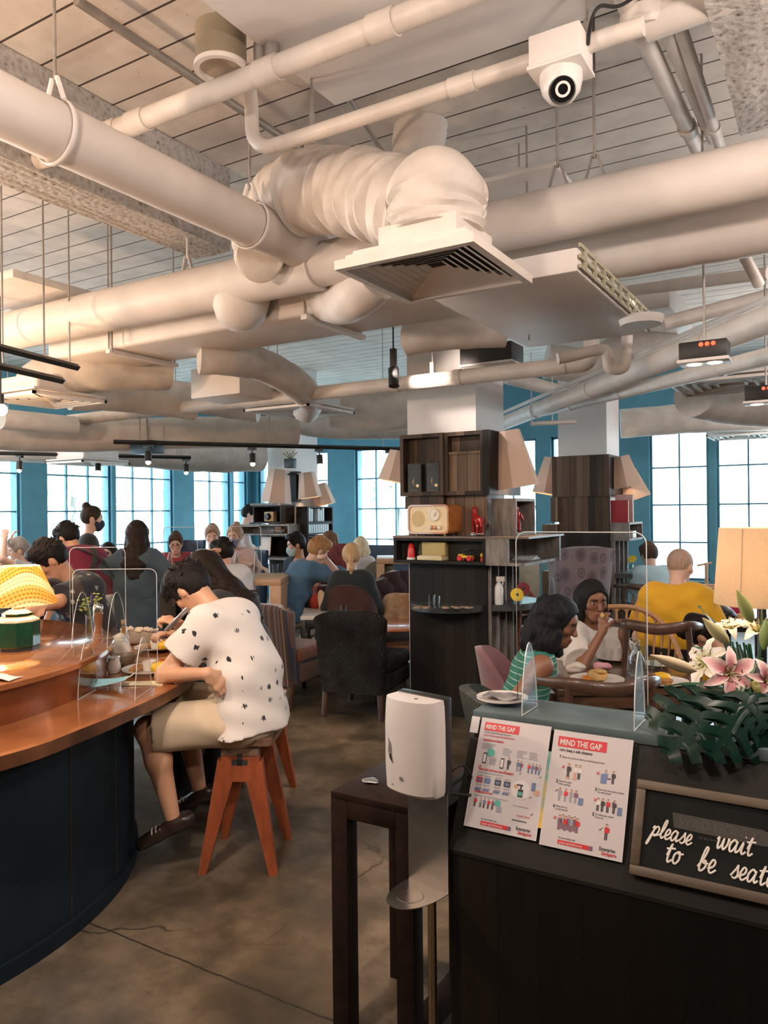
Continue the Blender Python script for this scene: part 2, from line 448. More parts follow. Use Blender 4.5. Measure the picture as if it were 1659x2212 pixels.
def hand(s, w, f, nrm, curl, side, sc=1, spread=1, thick=1.0, k=.008):
 """palm, four bent fingers and a thumb; f along the hand, nrm out of the palm, side = +1 when the thumb lies on +f x nrm"""
 f = Vector(f).normalized(); nrm = Vector(nrm); nrm = (nrm - f * nrm.dot(f)).normalized(); sd = f.cross(nrm) * side
 s.cone(w - f * .005, w + f * .03 * sc, .022 * sc, .021 * sc, .015, 1.25, sd)
 s.cone(w + f * .025 * sc, w + f * .085 * sc, .0145 * sc, .0125 * sc, .014, 2.6, sd)
 for i, (o, l) in enumerate(((.030, .066), (.010, .076), (-.010, .070), (-.029, .054))):
  p = w + (f * .088 + sd * o * spread) * sc; c = curl * (1 + .12 * i)
  q = p + (f * math.cos(c * .5) + nrm * math.sin(c * .5)).normalized() * l * .5 * sc
  r = q + (f * math.cos(c * 1.3) + nrm * math.sin(c * 1.3)).normalized() * l * .32 * sc
  t = r + (f * math.cos(c * 1.9) + nrm * math.sin(c * 1.9)).normalized() * l * .26 * sc
  rr = .0088 * sc * thick
  s.cone(p - f * .012 * sc, q, rr * 1.08, rr, k); s.cone(q, r, rr, rr * .92, .004); s.cone(r, t, rr * .92, rr * .78, .004)
 p = w + (f * .03 + sd * .026) * sc; q = p + (f * .55 + sd * .65 + nrm * (.2 + .3 * curl)).normalized() * .042 * sc; r = q + (f * .85 + sd * .2 + nrm * (.2 + .5 * curl)).normalized() * .032 * sc
 s.cone(p, q, .0125 * sc, .0105 * sc, .012); s.cone(q, r, .0105 * sc, .0085 * sc, .005)
def person(label, loc, phi, seat=None, S=1.0, lean=5, bend=8, hp=5, hy=0, ht=0, skin='tan', hair=('short', (.012, .009, .008)), top=None, bottom=None, shoes=None,
           hands=(None, None), hdir=(None, None), hnrm=(None, None), curl=(.5, .5), elbow=(None, None), feet=(None, None), knees=(None, None), res=.010, female=False, mask=None, glasses=None, group=None, name='person', wide=1.0, twist=0, legs=True, belly=0):
 e = thing(name, loc, heading(phi), label, 'person', group)
 inv = (T(Vector(loc)) @ Rz(heading(phi))).inverted()
 L = lambda v: None if v is None else (inv @ v[1] if isinstance(v, tuple) and v[0] == 'w' else Vector(v))
 D = lambda v: None if v is None else (inv.to_3x3() @ v[1] if isinstance(v, tuple) and v[0] == 'w' else Vector(v))
 X = Vector((1, 0, 0)); dr = lambda a: Vector((0, math.sin(math.radians(a)), math.cos(math.radians(a))))
 P0 = Vector((0, 0, (seat + .085 * S) if seat is not None else .90 * S))
 s1 = P0 + dr(lean * .7) * .20 * S; s2 = s1 + dr(lean + bend * .5) * .21 * S; s3 = s2 + dr(lean + bend) * .125 * S
 Rt = Rz(math.radians(twist)).to_3x3(); XS = Rt @ X
 sw = (.130 if female else .152) * S * wide
 sh = [s2 + dr(lean + bend) * .06 * S - XS * sw, s2 + dr(lean + bend) * .06 * S + XS * sw]
 hz = Matrix.Rotation(math.radians(-hp), 3, 'X') @ Vector((0, 0, 1)); hf = Matrix.Rotation(math.radians(-hp), 3, 'X') @ Vector((0, 1, 0))
 Ry_ = Matrix.Rotation(math.radians(-hy), 3, 'Z'); hz, hf = Ry_ @ hz, Ry_ @ hf; hx = hf.cross(hz)
 Rt2 = Matrix.Rotation(math.radians(ht), 3, hf); hz, hx = Rt2 @ hz, Rt2 @ hx
 Hc = s3 + dr(lean + bend + 6) * .058 * S + hz * .105 * S + hf * .012 * S
 HR = (hx, hf, hz); h_ = lambda x, y, z: Hc + (hx * x + hf * y + hz * z) * S
 s = Sdf(res); hi = res < .0085
 # torso and neck
 ty = 1.42 if female else 1.5
 s.cone(P0 + V(0, 0, -.02), s1, .105 * S, .092 * S * (1 + belly), .05, ty, X); s.cone(s1, s2, .092 * S * (1 + belly), .098 * S, .05, ty * 1.02, XS)
 s.cone(sh[0] + XS * .03, sh[1] - XS * .03, .060 * S, .060 * S, .06)
 s.cone(s3 - dr(lean + bend) * .05 * S, h_(0, -.022, -.055), .058 * S * (.9 if female else 1), .050 * S * (.9 if female else 1), .03)
 # head
 s.ell(h_(0, -.012, .028), (.077 * S, .096 * S, .088 * S), HR, .02)
 s.cone(h_(0, .022, -.012), h_(0, .050, -.082), .062 * S, .034 * S, .03, 1.05, hx)
 s.cone(h_(0, -.01, -.04), h_(0, .045, -.080), .052 * S, .034 * S, .03, 1.15, hx)
 s.ell(h_(0, .060, .03), (.052 * S, .030 * S, .035 * S), HR, .02)
 s.cone(h_(0, .084, .012), h_(0, .106, -.026), .008 * S, .0115 * S, .012); s.ell(h_(0, .098, -.030), (.017 * S, .012 * S, .010 * S), HR, .008)
 s.ell(h_(0, .080, -.066), (.022 * S, .012 * S, .015 * S), HR, .012)
 s.ell(h_(0, .070, -.093), (.018 * S, .014 * S, .014 * S), HR, .015)
 for q in (-1, 1):
  s.ell(h_(q * .042, .062, -.018), (.020 * S, .018 * S, .018 * S), HR, .02)
  s.ell(h_(q * .031, .090, .006), (.017 * S, .012 * S, .012 * S), HR, .010, '-')
  s.ell(h_(q * .031, .073, .006), (.0135 * S, .0125 * S, .012 * S), HR, .003)
  s.ell(h_(q * .079, -.006, -.004), (.008 * S, .019 * S, .030 * S), HR, .008)
 if hi:
  s.ell(h_(0, .091, -.058), (.020 * S, .008 * S, .0055 * S), HR, .005); s.ell(h_(0, .089, -.070), (.017 * S, .009 * S, .0065 * S), HR, .005); s.ell(h_(0, .0985, -.0635), (.020 * S, .004 * S, .002 * S), HR, .003, '-')
 # arms
 ua, fa = .285 * S, .245 * S; EL, WR = [], []
 for i, sg in enumerate((-1, 1)):
  tgt = L(hands[i])
  if tgt is None: tgt = (P0 + V(sg * .13, .30, .10) * S) if seat is not None else (sh[i] + V(sg * .10, .08, -.50) * S)
  eh = D(elbow[i]); eh = V(sg * .35, -.5, -1) if eh is None else eh
  el, wr = ik(sh[i], tgt, ua, fa, eh); EL.append(el); WR.append(wr)
  s.cone(sh[i], el, .052 * S * (.85 if female else 1), .039 * S * (.88 if female else 1), .04); s.cone(el, wr, .040 * S * (.88 if female else 1), .0255 * S * (.9 if female else 1), .02)
  d = D(hdir[i]); d = (wr - el).normalized() if d is None else d.normalized()
  n_ = D(hnrm[i]); n_ = V(0, 0, -1) if n_ is None else n_
  hs = -sg if (d.cross(n_ - d * n_.dot(d))).dot(V(sg, 0, 0)) > 0 else sg
  # the thumb sits on the inner side when the palm faces down
  hand(s, wr, d, n_, curl[i], (-1 if i == 1 else 1) * 1, .97 * S * (.92 if female else 1), thick=1.0 if res < .008 else 1.15)
 # legs
 KN, AN = [], []
 hipw = .092 * S
 for i, sg in enumerate((-1, 1)):
  hp_ = P0 + V(sg * hipw, 0, -.01)
  ft = L(feet[i])
  if ft is None: ft = (V(sg * .10, .42, .08) * S if seat is not None else V(sg * .10, -.02, .08 * S))
  kh = D(knees[i]); kh = V(sg * .15, .6, 1) if (kh is None and seat is not None) else (V(0, 1, 0) if kh is None else kh)
  kn, an = ik(hp_, ft, .425 * S, .415 * S, kh); KN.append(kn); AN.append(an)
  if legs:
   s.cone(hp_, kn, .082 * S, .054 * S, .04); s.cone(kn, kn + (an - kn) * .35 + V(0, -.012, 0), .054 * S, .056 * S, .03); s.cone(kn + (an - kn) * .35 + V(0, -.012, 0), an, .056 * S, .034 * S, .03)
   if shoes: continue
   fd = V(sg * .12, 1, -.12).normalized(); s.cone(an - fd * .03 + V(0, 0, -.045) * S, an + fd * .16 * S + V(0, 0, -.055) * S, .036 * S, .026 * S, .03, 1.25, X)
 sk, lip = SKINS[skin]; brow = tuple(c * .6 for c in hair[1])
 Hn = A3(Hc); HRn = np.array([tuple(v) for v in HR])
 def color(v):
  q = (v - Hn) @ HRn.T / S; c = np.tile(np.array(sk), (len(v), 1)); x, y, z = np.abs(q[:, 0]), q[:, 1], q[:, 2]
  w = np.exp(-(((x - .042) / .025) ** 2 + ((z + .02) / .022) ** 2)) * (y > .03) * (np.abs(z) < .15) * .25
  c = c * (1 - w[:, None]) + np.array(lip)[None] * w[:, None] * 1.3
  m = (x < .021) & (y > .078) & (z > -.0745) & (z < -.0545); c[m] = lip
  m = (x < .05) & (x > .012) & (y > .05) & (z > .022 - x * .05) & (z < .0305 + .006 * (x < .04) - x * .05); c[m] = brow
  ex = np.sqrt(((x - .031) / .0125) ** 2 + ((z - .006) / (.006)) ** 2); m = (ex < 1) & (y > .06); c[m] = (.55, .52, .50)
  ir = np.sqrt((x - .031) ** 2 + (z - .006) ** 2); m = (ir < .0062) & (y > .06) & (ex < 1.15); c[m] = (.012, .008, .006)
  m = (np.abs(z - .0115) < .0022) & (np.abs(x - .031) < .0135) & (y > .06); c[m] = (.02, .012, .01)
  return c
 link('body', s.mesh('body', color, 1), SKIN, e)
 # hair
 if hair and hair[0] != 'none':
  st, hc = hair[0], hair[1]; hm = M('hair_%d_%d' % (int(hc[0] * 999), int(hc[2] * 999)), hc, tuple(v * 1.5 + .001 for v in hc), rough=.5, scale=30, stretch=(4, 4, .6), spec=.12, bmp=.5, bscale=90)
  g = Sdf(max(res * .8, .006), None if st == 'buzz' else strands(.003 if hi else .002))
  up = .014 if st != 'buzz' else .0025
  g.ell(h_(0, -.014, .030), ((.079 + up) * S, (.098 + up) * S, (.090 + up * 1.3) * S), HR, .01)
  if st in ('short', 'tufty'):
   for (x, y, z, r) in ((0, .06, .10, .045), (.04, .05, .09, .04), (-.04, .05, .09, .04), (0, -.03, .11, .05)): g.ell(h_(x, y, z), r * S, HR, .03)
   if st == 'tufty':
    for (x, y, z, r) in ((0, .085, .085, .035), (.035, .075, .085, .032), (-.035, .075, .085, .032), (0, .04, .115, .05), (-.05, 0, .09, .045), (.05, 0, .09, .045)): g.ell(h_(x, y, z), r * S, HR, .03)
  if st in ('short', 'tufty') and res < .0095:
   rn = random.Random(len(label))
   for k in range(150 if st == 'tufty' else 90):
    th, ph = rn.uniform(0, 6.283), rn.uniform(.0, 1.35); n_ = Vector((math.sin(ph) * math.cos(th), math.sin(ph) * math.sin(th), math.cos(ph)))
    r0_ = h_(n_.x * .083, -.014 + n_.y * .100, .034 + n_.z * .098); t_ = hx * n_.x + hf * n_.y + hz * n_.z
    dv = (t_ * .7 + hf * (.5 if n_.y > -.2 else -.1) - hz * (.45 * math.sin(ph)) + V(rn.gauss(0, .25), rn.gauss(0, .25), rn.gauss(0, .2))).normalized()
    g.cone(r0_, r0_ + dv * rn.uniform(.018, .036) * (1.25 if st == 'tufty' else 1), .011, .0045, .006)
  if st == 'curly':
   rn = random.Random(3)
   for k in range(130):
    a_ = rn.uniform(-2.15, 2.15) - PI / 2; z_ = rn.uniform(-.19, .10); q_ = .088 + .026 * min(1, (.1 - z_) * 5)
    g.ell(h_(q_ * math.cos(a_) * .95, -.02 + q_ * math.sin(a_), z_), rn.uniform(.018, .030), HR, .010)
  # keep face, forehead and neck free
  if st in ('short', 'tufty', 'buzz', 'bun', 'ponytail'):
   g.cone(h_(0, .12, .020), h_(0, .045, -.06), .072 * S, .080 * S, .012, 1.0, hx, 0, '-')
   g.plane(h_(0, -.1, -.045), -hz * .8 + hf * -.25)
   for q in (-1, 1): g.ell(h_(q * .09, -.002, -.015), (.035 * S, .028 * S, .04 * S), HR, .008, '-')
  else:
   g.ell(h_(0, .15, -.018), (.105 * S, .125 * S, .118 * S), HR, .012, '-')
  if st == 'long' or st == 'verylong':
   bv = Vector((0, -math.cos(math.radians(lean + bend)), math.sin(math.radians(lean + bend))))
   a = h_(0, -.06, .02); b = s3 + bv * .075 * S; c = s2 + bv * .125 * S; d_ = (s1 * .55 + s2 * .45) + bv * .14 * S
   g.cone(a, b, .060 * S, .045 * S, .04, 1.6, hx); g.cone(b, c, .045 * S, .030 * S, .04, 2.6, hx)
   if st == 'verylong': g.cone(c, d_, .034 * S, .018 * S, .04, 3.2, hx)
   for q in (-1, 1): g.cone(h_(q * .07, -.01, .02), h_(q * .082, -.015, -.10), .028 * S, .030 * S, .03); g.cone(h_(q * .082, -.015, -.10), h_(q * .08, -.03, -.19), .030 * S, .018 * S, .03)
  if st == 'bob' or st == 'curly':
   for q in (-1, 1):
    g.cone(h_(q * .072, -.01, .03), h_(q * .088, .0, -.09), .034 * S, .046 * S, .03); g.cone(h_(q * .088, .0, -.09), h_(q * .075, -.02, -.16), .046 * S, .034 * S, .03)
   g.cone(h_(0, -.06, .02), h_(0, -.08, -.15), .062 * S, .058 * S, .04, 1.5, hx)
  if st == 'bun': g.ell(h_(0, -.075, .125), .042 * S, HR, .015)
  if st == 'ponytail':
   g.ell(h_(0, -.105, -.01), .028 * S, HR, .02); a = h_(0, -.125, -.02); g.cone(a, a + V(0, -.02, -.10) * S, .024 * S, .020 * S, .02); g.cone(a + V(0, -.02, -.10) * S, a + V(0, -.015, -.17) * S, .020 * S, .008 * S, .02)
  link('hair', g.mesh('hair'), hm, e)
 # clothes
 if top:
  g = Sdf(max(res, .007), wrinkle(top.get('wr', .0028), top.get('fr', 22), len(label))); t = .016 + top.get('loose', 0)
  hem = top.get('hem', -.04)
  b0 = P0 + V(0, 0, hem) * S
  g.cone(b0 - V(0, 0, .03), s1, (.112 + top.get('flare', 0)) * S + t, .092 * S * (1 + belly) + t * 1.1, .05, ty, X); g.cone(s1, s2, .092 * S * (1 + belly) + t * 1.1, .098 * S + t, .05, ty * 1.02, XS)
  g.cone(sh[0] + XS * .03, sh[1] - XS * .03, .060 * S + t, .060 * S + t, .06)
  sl = top.get('sleeve', .55)
  for i in (0, 1):
   if sl <= 0:
    out = (sh[i] - sh[1 - i]).normalized(); g.plane(sh[i] - out * .022, out * .95 + V(0, 0, .25)) if False else None
    g.cone(sh[i] + V(0, 0, .09) + out * .05, sh[i] + V(0, 0, -.10) + out * .05, .062 * S, .066 * S, .02, mode='-')
    continue
   f1 = min(sl, 1); ex = .012 if sl < 1 else .006
   g.cone(sh[i], sh[i] + (EL[i] - sh[i]) * f1, .054 * S + t, (.052 - .008 * f1) * S + t + ex * .6, .035, cut=1 if sl <= 1 else 0)
   if sl > 1: g.cone(EL[i], EL[i] + (WR[i] - EL[i]) * (sl - 1), .042 * S + t * .9, (.042 - .012 * (sl - 1)) * S + t * .75, .03, cut=1)
  g.plane(b0, V(0, -.10, -1))
  nb = s3 - dr(lean + bend) * .012 * S
  g.cone(nb - dr(lean + bend) * .0 * S + V(0, .02, 0) * S, nb + dr(lean + bend) * .2 * S, .063 * S, .085 * S, .012, 1.15, XS, mode='-')
  o = link(top.get('name', 'shirt'), g.mesh('shirt', None, 1), top['mat'], e)
  if top.get('label'): o['label'] = top['label']
 if bottom:
  kd = bottom.get('kind', 'trousers'); g = Sdf(max(res, .008), wrinkle(.004, 20, 2))
  t = .012 + bottom.get('loose', 0)
  if kd == 'skirt':
   ln = bottom.get('len', .5); g.cone(P0 + V(0, 0, .06), P0 - V(0, 0, ln) * S, .112 * S + t, (.16 + bottom.get('flare', .02)) * S, .04, 1.35, X, 1)
  else:
   g.cone(P0 + V(0, 0, -.02), P0 + dr(lean * .7) * .10 * S, .108 * S + t, .096 * S + t, .05, ty, X, 1)
   for i, sg in enumerate((-1, 1)):
    hp_ = P0 + V(sg * hipw, 0, -.01)
    if kd == 'shorts': g.cone(hp_, hp_ + (KN[i] - hp_) * bottom.get('len', .93), .085 * S + t, .064 * S + t + .012, .05, cut=1)
    else:
     g.cone(hp_, KN[i], .084 * S + t, .058 * S + t, .05); g.cone(KN[i], KN[i] + (AN[i] - KN[i]) * .96, .058 * S + t, .044 * S + t, .03, cut=1)
  link(bottom.get('name', kd), g.mesh(kd, None, 1), bottom['mat'], e)
 if shoes:
  for i, sg in enumerate((-1, 1)):
   g = Sdf(max(res, .007)); fd = V(sg * .12, 1, -.12).normalized(); a = AN[i]
   fd = L(('w', inv.inverted() @ fd)) if False else (shoes.get('dir') and (D(shoes['dir'][i])).normalized() or fd)
   dz = V(0, 0, -1); dz = (dz - fd * dz.dot(fd)).normalized()
   g.cone(a - fd * .045 * S + dz * .04 * S, a + fd * .17 * S + dz * .055 * S, .043 * S, .032 * S, .03, 1.2, fd.cross(dz)); g.cone(a + dz * .03 * S, a - fd * .03 * S + dz * .045 * S, .044 * S, .044 * S, .02)
   g.plane(a + dz * .075 * S, dz); g.plane(a + dz * .008 * S + fd * .0, -dz - fd * .12)
   o = link('shoe', g.mesh('shoe', None, 1), shoes['mat'], e)
   if shoes.get('lace'):
    bm = B(); c = a + fd * .085 * S + dz * .018 * S; w = fd.cross(dz)
    for k in (-1, 0, 1): tube(bm, [c + fd * .02 * k - w * .035 + dz * .008, c + fd * .02 * k - dz * .006, c + fd * .02 * k + w * .035 + dz * .008], .004, 6)
    tube(bm, cr([c - w * .035 + dz * .01, a - w * .048 + dz * .02, a - fd * .05 + dz * .02 - w * .02], 4), .004, 6)
    obj('lace', bm, shoes['lace'], o)
 if mask:
  g = Sdf(max(res * .8, .006)); g.cone(h_(0, .030, -.03), h_(0, .060, -.082), .066 * S, .046 * S, .02, 1.04, hx); g.cone(h_(0, .09, -.015), h_(0, .10, -.05), .024 * S, .026 * S, .03)
  g.plane(h_(0, .1, -.008), hz - hf * .1); g.plane(h_(0, .02, 0), -hf)
  link('face_mask', g.mesh('face_mask', None, 1), mask, e)
  bm = B()
  for q in (-1, 1): tube(bm, [h_(q * .062, .03, -.025), h_(q * .084, -.012, .0)], .0025, 5)
  obj('mask_strap', bm, mask, e)
 if glasses:
  bm = B()
  for q in (-1, 1):
   c = [h_(q * .033 + .024 * math.cos(a), .104 - .010 * abs(math.cos(a)) * (1 if q * math.cos(a) > 0 else .2), .004 + .018 * math.sin(a)) for a in [2 * PI * k / 20 for k in range(20)]]
   tube(bm, c, .0016, 6, closed=True); tube(bm, [h_(q * .056, .095, .010), h_(q * .074, .05, .010), h_(q * .081, -.01, .012), h_(q * .080, -.025, -.002)], .0018, 6)
  tube(bm, [h_(-.010, .106, .006), h_(0, .109, .009), h_(.010, .106, .006)], .0016, 6)
  obj('glasses', bm, glasses, e)
 e['_'] = 0; del e['_']
 return dict(e=e, Hc=Hc, h=h_, sh=sh, EL=EL, WR=WR, KN=KN, AN=AN, P0=P0, s1=s1, s2=s2, s3=s3, w=inv.inverted(), L=L)
# ================================================================ materials of the room
def floor_mat():
 m, nt, b = _mat('polished_concrete'); v = coords(nt)
 n1 = noise(nt, v, 1.1, 6, .6); n2 = noise(nt, v, 6, 8, .65); n3 = noise(nt, v, 45, 4, .6)
 c = ramp(nt, n1, ((.34, (.022, .019, .013)), (.47, (.085, .066, .042)), (.56, (.165, .130, .088)), (.68, (.085, .080, .072))))
 c = mixc(nt, mth(nt, 'MULTIPLY', ramp(nt, n2, ((.42, 0.0), (.66, 1.0))), .6), c, (.045, .036, .026))
 c = mixc(nt, mth(nt, 'MULTIPLY', ramp(nt, n3, ((.60, 0.0), (.70, 1.0))), .45), c, (.035, .03, .025))
 wv = nd(nt, 'ShaderNodeVectorMath', operation='ADD'); lk(nt, v, wv.inputs[0])
 ns = nd(nt, 'ShaderNodeTexNoise'); lk(nt, v, ns.inputs['Vector']); ns.inputs['Scale'].default_value = 2.5; ns.inputs['Detail'].default_value = 6
 sc = nd(nt, 'ShaderNodeVectorMath', operation='SCALE'); lk(nt, ns.outputs[1], sc.inputs[0]); sc.inputs['Scale'].default_value = .45; lk(nt, sc.outputs[0], wv.inputs[1])
 vo = nd(nt, 'ShaderNodeTexVoronoi', feature='DISTANCE_TO_EDGE'); lk(nt, wv.outputs[0], vo.inputs['Vector']); vo.inputs['Scale'].default_value = .75
 crk = ramp(nt, vo.outputs[0], ((.0, 1.0), (.007, 0.0)))
 crk = mth(nt, 'MULTIPLY', crk, ramp(nt, noise(nt, v, 1.7, 2), ((.45, 0.0), (.6, 1.0))))
 sp = nd(nt, 'ShaderNodeSeparateXYZ'); lk(nt, v, sp.inputs[0])
 wob = mth(nt, 'MULTIPLY', mth(nt, 'SUBTRACT', n2, .5), .03)
 def line(s, at, w): return mth(nt, 'LESS_THAN', mth(nt, 'ABSOLUTE', mth(nt, 'ADD', mth(nt, 'SUBTRACT', s, at), wob)), w)
 j = line(sp.outputs[1], ptz(420, 2085, 0).y, .004)
 for at in (3.6, 5.1): j = mth(nt, 'MAXIMUM', j, line(sp.outputs[1], at, .003))
 j = mth(nt, 'MAXIMUM', j, line(sp.outputs[0], 0.9, .003))
 k = mth(nt, 'MAXIMUM', crk, j)
 lk(nt, mixc(nt, mth(nt, 'MULTIPLY', k, .85), c, (.012, .010, .008)), b.inputs['Base Color'])
 lk(nt, ramp(nt, n2, ((.3, .26), (.7, .5))), b.inputs['Roughness'])
 bump(nt, b, mth(nt, 'SUBTRACT', mth(nt, 'MULTIPLY', n3, .25), k), .25, .01)
 return m
def ceil_mat():
 m, nt, b = _mat('painted_slab'); v = coords(nt); sp = nd(nt, 'ShaderNodeSeparateXYZ'); lk(nt, v, sp.inputs[0])
 q = mth(nt, 'FRACT', mth(nt, 'DIVIDE', mth(nt, 'ADD', sp.outputs[1], .0), .205))
 g = mth(nt, 'LESS_THAN', q, .055)
 n = noise(nt, v, 5, 6); n2 = noise(nt, v, 60, 2)
 c = mixc(nt, ramp(nt, n, ((.35, 0.0), (.7, 1.0))), (.76, .70, .64), (.60, .55, .50))
 c = mixc(nt, ramp(nt, n2, ((.70, 0.0), (.74, 1.0))), c, (.2, .17, .14))
 lk(nt, mixc(nt, g, c, (.07, .055, .045)), b.inputs['Base Color']); b.inputs['Roughness'].default_value = .8
 bump(nt, b, mth(nt, 'SUBTRACT', 1, g), .6, .02)
 return m
def foam_mat():
 m, nt, b = _mat('sprayed_foam'); v = coords(nt)
 vo = nd(nt, 'ShaderNodeTexVoronoi', feature='SMOOTH_F1'); lk(nt, v, vo.inputs['Vector']); vo.inputs['Scale'].default_value = 38
 n = noise(nt, v, 30, 6, .7)
 h = mth(nt, 'ADD', mth(nt, 'MULTIPLY', vo.outputs[0], .8), n)
 c = ramp(nt, h, ((.45, (.12, .11, .10)), (.62, (.55, .51, .47)), (.95, (.72, .68, .64))))
 lk(nt, c, b.inputs['Base Color']); b.inputs['Roughness'].default_value = .95
 bump(nt, b, h, 1.0, .03)
 return m
DUCT = M('painted_duct_wrap', (.74, .69, .645), (.66, .61, .57), rough=.5, scale=4, bmp=.25, bscale=9)
PIPE = M('painted_steel_pipe', (.72, .665, .61), (.62, .57, .52), rough=.45, scale=7, bmp=.12, bscale=30)
PANEL = M('painted_sheet_metal', (.78, .74, .71), (.72, .68, .65), rough=.5, scale=3)
ROD = M('galvanised_rod', (.42, .39, .36), (.30, .28, .26), rough=.45, metal=.5)
GRIL = M('grille_paint', (.80, .74, .68), (.74, .68, .62), rough=.5)
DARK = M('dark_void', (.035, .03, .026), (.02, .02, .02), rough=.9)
BLK = M('black_powder_coat', (.012, .012, .013), (.02, .02, .02), rough=.45)
FOAM = foam_mat()
TEAL = M('haze_tinted_steel', (.06, .22, .30), (.05, .19, .26), rough=.45, scale=3)  # window haze put into the base colour, bluer and lighter than the frames
WHITEP = M('white_plaster', (.76, .74, .73), (.72, .70, .69), rough=.7, scale=3, bmp=.05)
WALLP = M('haze_tinted_plaster', (.10, .30, .39), (.085, .26, .34), rough=.7, scale=3)  # wall colour lightened and blued to carry the haze around the windows
PGLASS = glass('window_pane_glass', (.97, .99, 1.0), .35, .4)
CEIL = 3.7
XW, YW = -10.06, 11.69          # the two glazed facades meet at the far corner
Z0, Z1 = .57, 2.75
# ================================================================ shell
bm = B(); box(bm, (XW - .3, -4, -.2), (5, YW + .3, 0)); obj('floor', bm, floor_mat(), kind='structure', label='polished brown concrete floor with cracks')
bm = B(); box(bm, (XW - .3, -4, CEIL), (5, YW + .3, CEIL + .2)); obj('ceiling', bm, ceil_mat(), kind='structure', label='painted ribbed slab ceiling')
bm = B(); box(bm, (XW - .3, -4.2, 0), (5.2, -4, CEIL)); obj('wall_back', bm, M('back_wall_paint', (.12, .10, .08)), kind='structure')
bm = B(); box(bm, (5, -4, 0), (5.2, YW, CEIL)); obj('wall_right', bm, M('right_wall_paint', (.14, .12, .10)), kind='structure')
# window bays: left facade runs along y, far facade along x
LB = [(-3.4, -2.2, 3), (-2.1, -.9, 3), (-.8, .4, 3), (.9, 2.1, 3), (2.2, 3.4, 3), (3.9, 5.1, 3), (5.2, 6.72, 4), (7.14, 8.3, 3), (8.38, 9.62, 3), (10.11, 11.08, 2), (11.16, 11.55, 1)]
RB = [(-9.92, -9.66, 1), (-9.56, -8.24, 3), (-7.64, -6.42, 3), (-6.34, -5.12, 3), (-5.04, -4.20, 2), (-3.96, -2.90, 3), (-2.47, -1.66, 2), (-1.56, -.75, 2), (-.65, .16, 2), (.6, 1.8, 3), (2.0, 3.2, 3), (3.4, 4.6, 3)]
bm = B()
box(bm, (XW, -4, 0), (XW - .25, YW + .25, Z0)); box(bm, (XW, -4, Z1), (XW - .25, YW + .25, CEIL))
prev = -4
for a, b_, _ in LB + [(YW, YW, 0)]:
 if a > prev: box(bm, (XW, prev, Z0), (XW - .25, a, Z1))
 prev = b_
obj('wall_left', bm, WALLP, kind='structure', label='haze-tinted blue grey window wall with steel piers', smooth=0)
bm = B()
box(bm, (XW, YW, 0), (5, YW + .25, Z0)); box(bm, (XW, YW, Z1), (5, YW + .25, CEIL))
prev = XW
for a, b_, _ in RB + [(5, 5, 0)]:
 if a > prev: box(bm, (prev, YW, Z0), (a, YW + .25, Z1))
 prev = b_
obj('wall_far', bm, WALLP, kind='structure', label='haze-tinted blue grey window wall on the far side', smooth=0)
rows = [Z0 + (Z1 - Z0) * k / 4 for k in range(5)]
wn = 0
for face, bays in (('L', LB), ('R', RB)):
 for a, b_, n in bays:
  if face == 'L' and b_ < 4: continue
  if face == 'R' and a > 1: continue
  wn += 1
  e = thing(f'window_{wn}', (XW, (a + b_) / 2, Z0) if face == 'L' else ((a + b_) / 2, YW, Z0), 0, kind='structure')
  mx = frame((XW - .10, 0, 0), (0, 1, 0), (-1, 0, 0), (0, 0, 1)) if face == 'L' else frame((0, YW + .10, 0), (1, 0, 0), (0, 1, 0), (0, 0, 1))
  bm = B(); t = .035
  box(bm, (a, -.05, Z0), (a + t, .05, Z1), mx=mx); box(bm, (b_ - t, -.05, Z0), (b_, .05, Z1), mx=mx)
  box(bm, (a, -.05, Z0), (b_, .05, Z0 + t), mx=mx); box(bm, (a, -.05, Z1 - t), (b_, .05, Z1), mx=mx)
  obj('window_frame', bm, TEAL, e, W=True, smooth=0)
  bm = B()
  for k in range(1, n):
   x = a + (b_ - a) * k / n; box(bm, (x - .011, -.02, Z0), (x + .011, .02, Z1), mx=mx)
  for z in rows[1:-1]:
   box(bm, (a, -.02, z - .011), (b_, .02, z + .011), mx=mx)
   for k in range(1, n): ball(bm, (a + (b_ - a) * k / n, -.02, z), .022, mx=mx, u=8, v=6)
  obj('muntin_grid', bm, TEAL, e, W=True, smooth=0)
  bm = B(); box(bm, (a + .01, -.004, Z0 + .01), (b_ - .01, .004, Z1 - .01), mx=mx); obj('glass_pane', bm, PGLASS, e, W=True, smooth=0)
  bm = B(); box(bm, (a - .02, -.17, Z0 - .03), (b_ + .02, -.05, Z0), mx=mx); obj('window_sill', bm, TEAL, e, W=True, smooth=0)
# pavement and trees in the glare outside
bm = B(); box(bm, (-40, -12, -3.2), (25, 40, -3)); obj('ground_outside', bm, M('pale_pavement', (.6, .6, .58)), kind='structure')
def tree(loc, r, seed, label):
 rnd = random.Random(seed); e = thing('street_tree', loc, 0, label, 'tree', 'trees outside the windows')
 bm = B(); tube(bm, [(0, 0, 0), (.05, .03, 1.6), (0, .1, 3.2)], [.14, .11, .06], 8); obj('trunk', bm, M('tree_bark', (.25, .2, .16)), e)
 bm = B()
 for k in range(120):
  p = Vector((rnd.gauss(0, .45), rnd.gauss(0, .45), rnd.gauss(0, .40))) * r
  q = Matrix.Translation(p + V(0, 0, 3.4)) @ Matrix.Rotation(rnd.random() * 6, 4, (rnd.random(), rnd.random(), rnd.random() + .1)) @ Matrix.Diagonal((r * .20, r * .12, r * .03, 1))
  bmesh.ops.create_icosphere(bm, subdivisions=1, radius=1, matrix=q)
 obj('crown', bm, M('pale_leaves', (.66, .80, .74), (.56, .74, .66), rough=.7, emit=0), e)
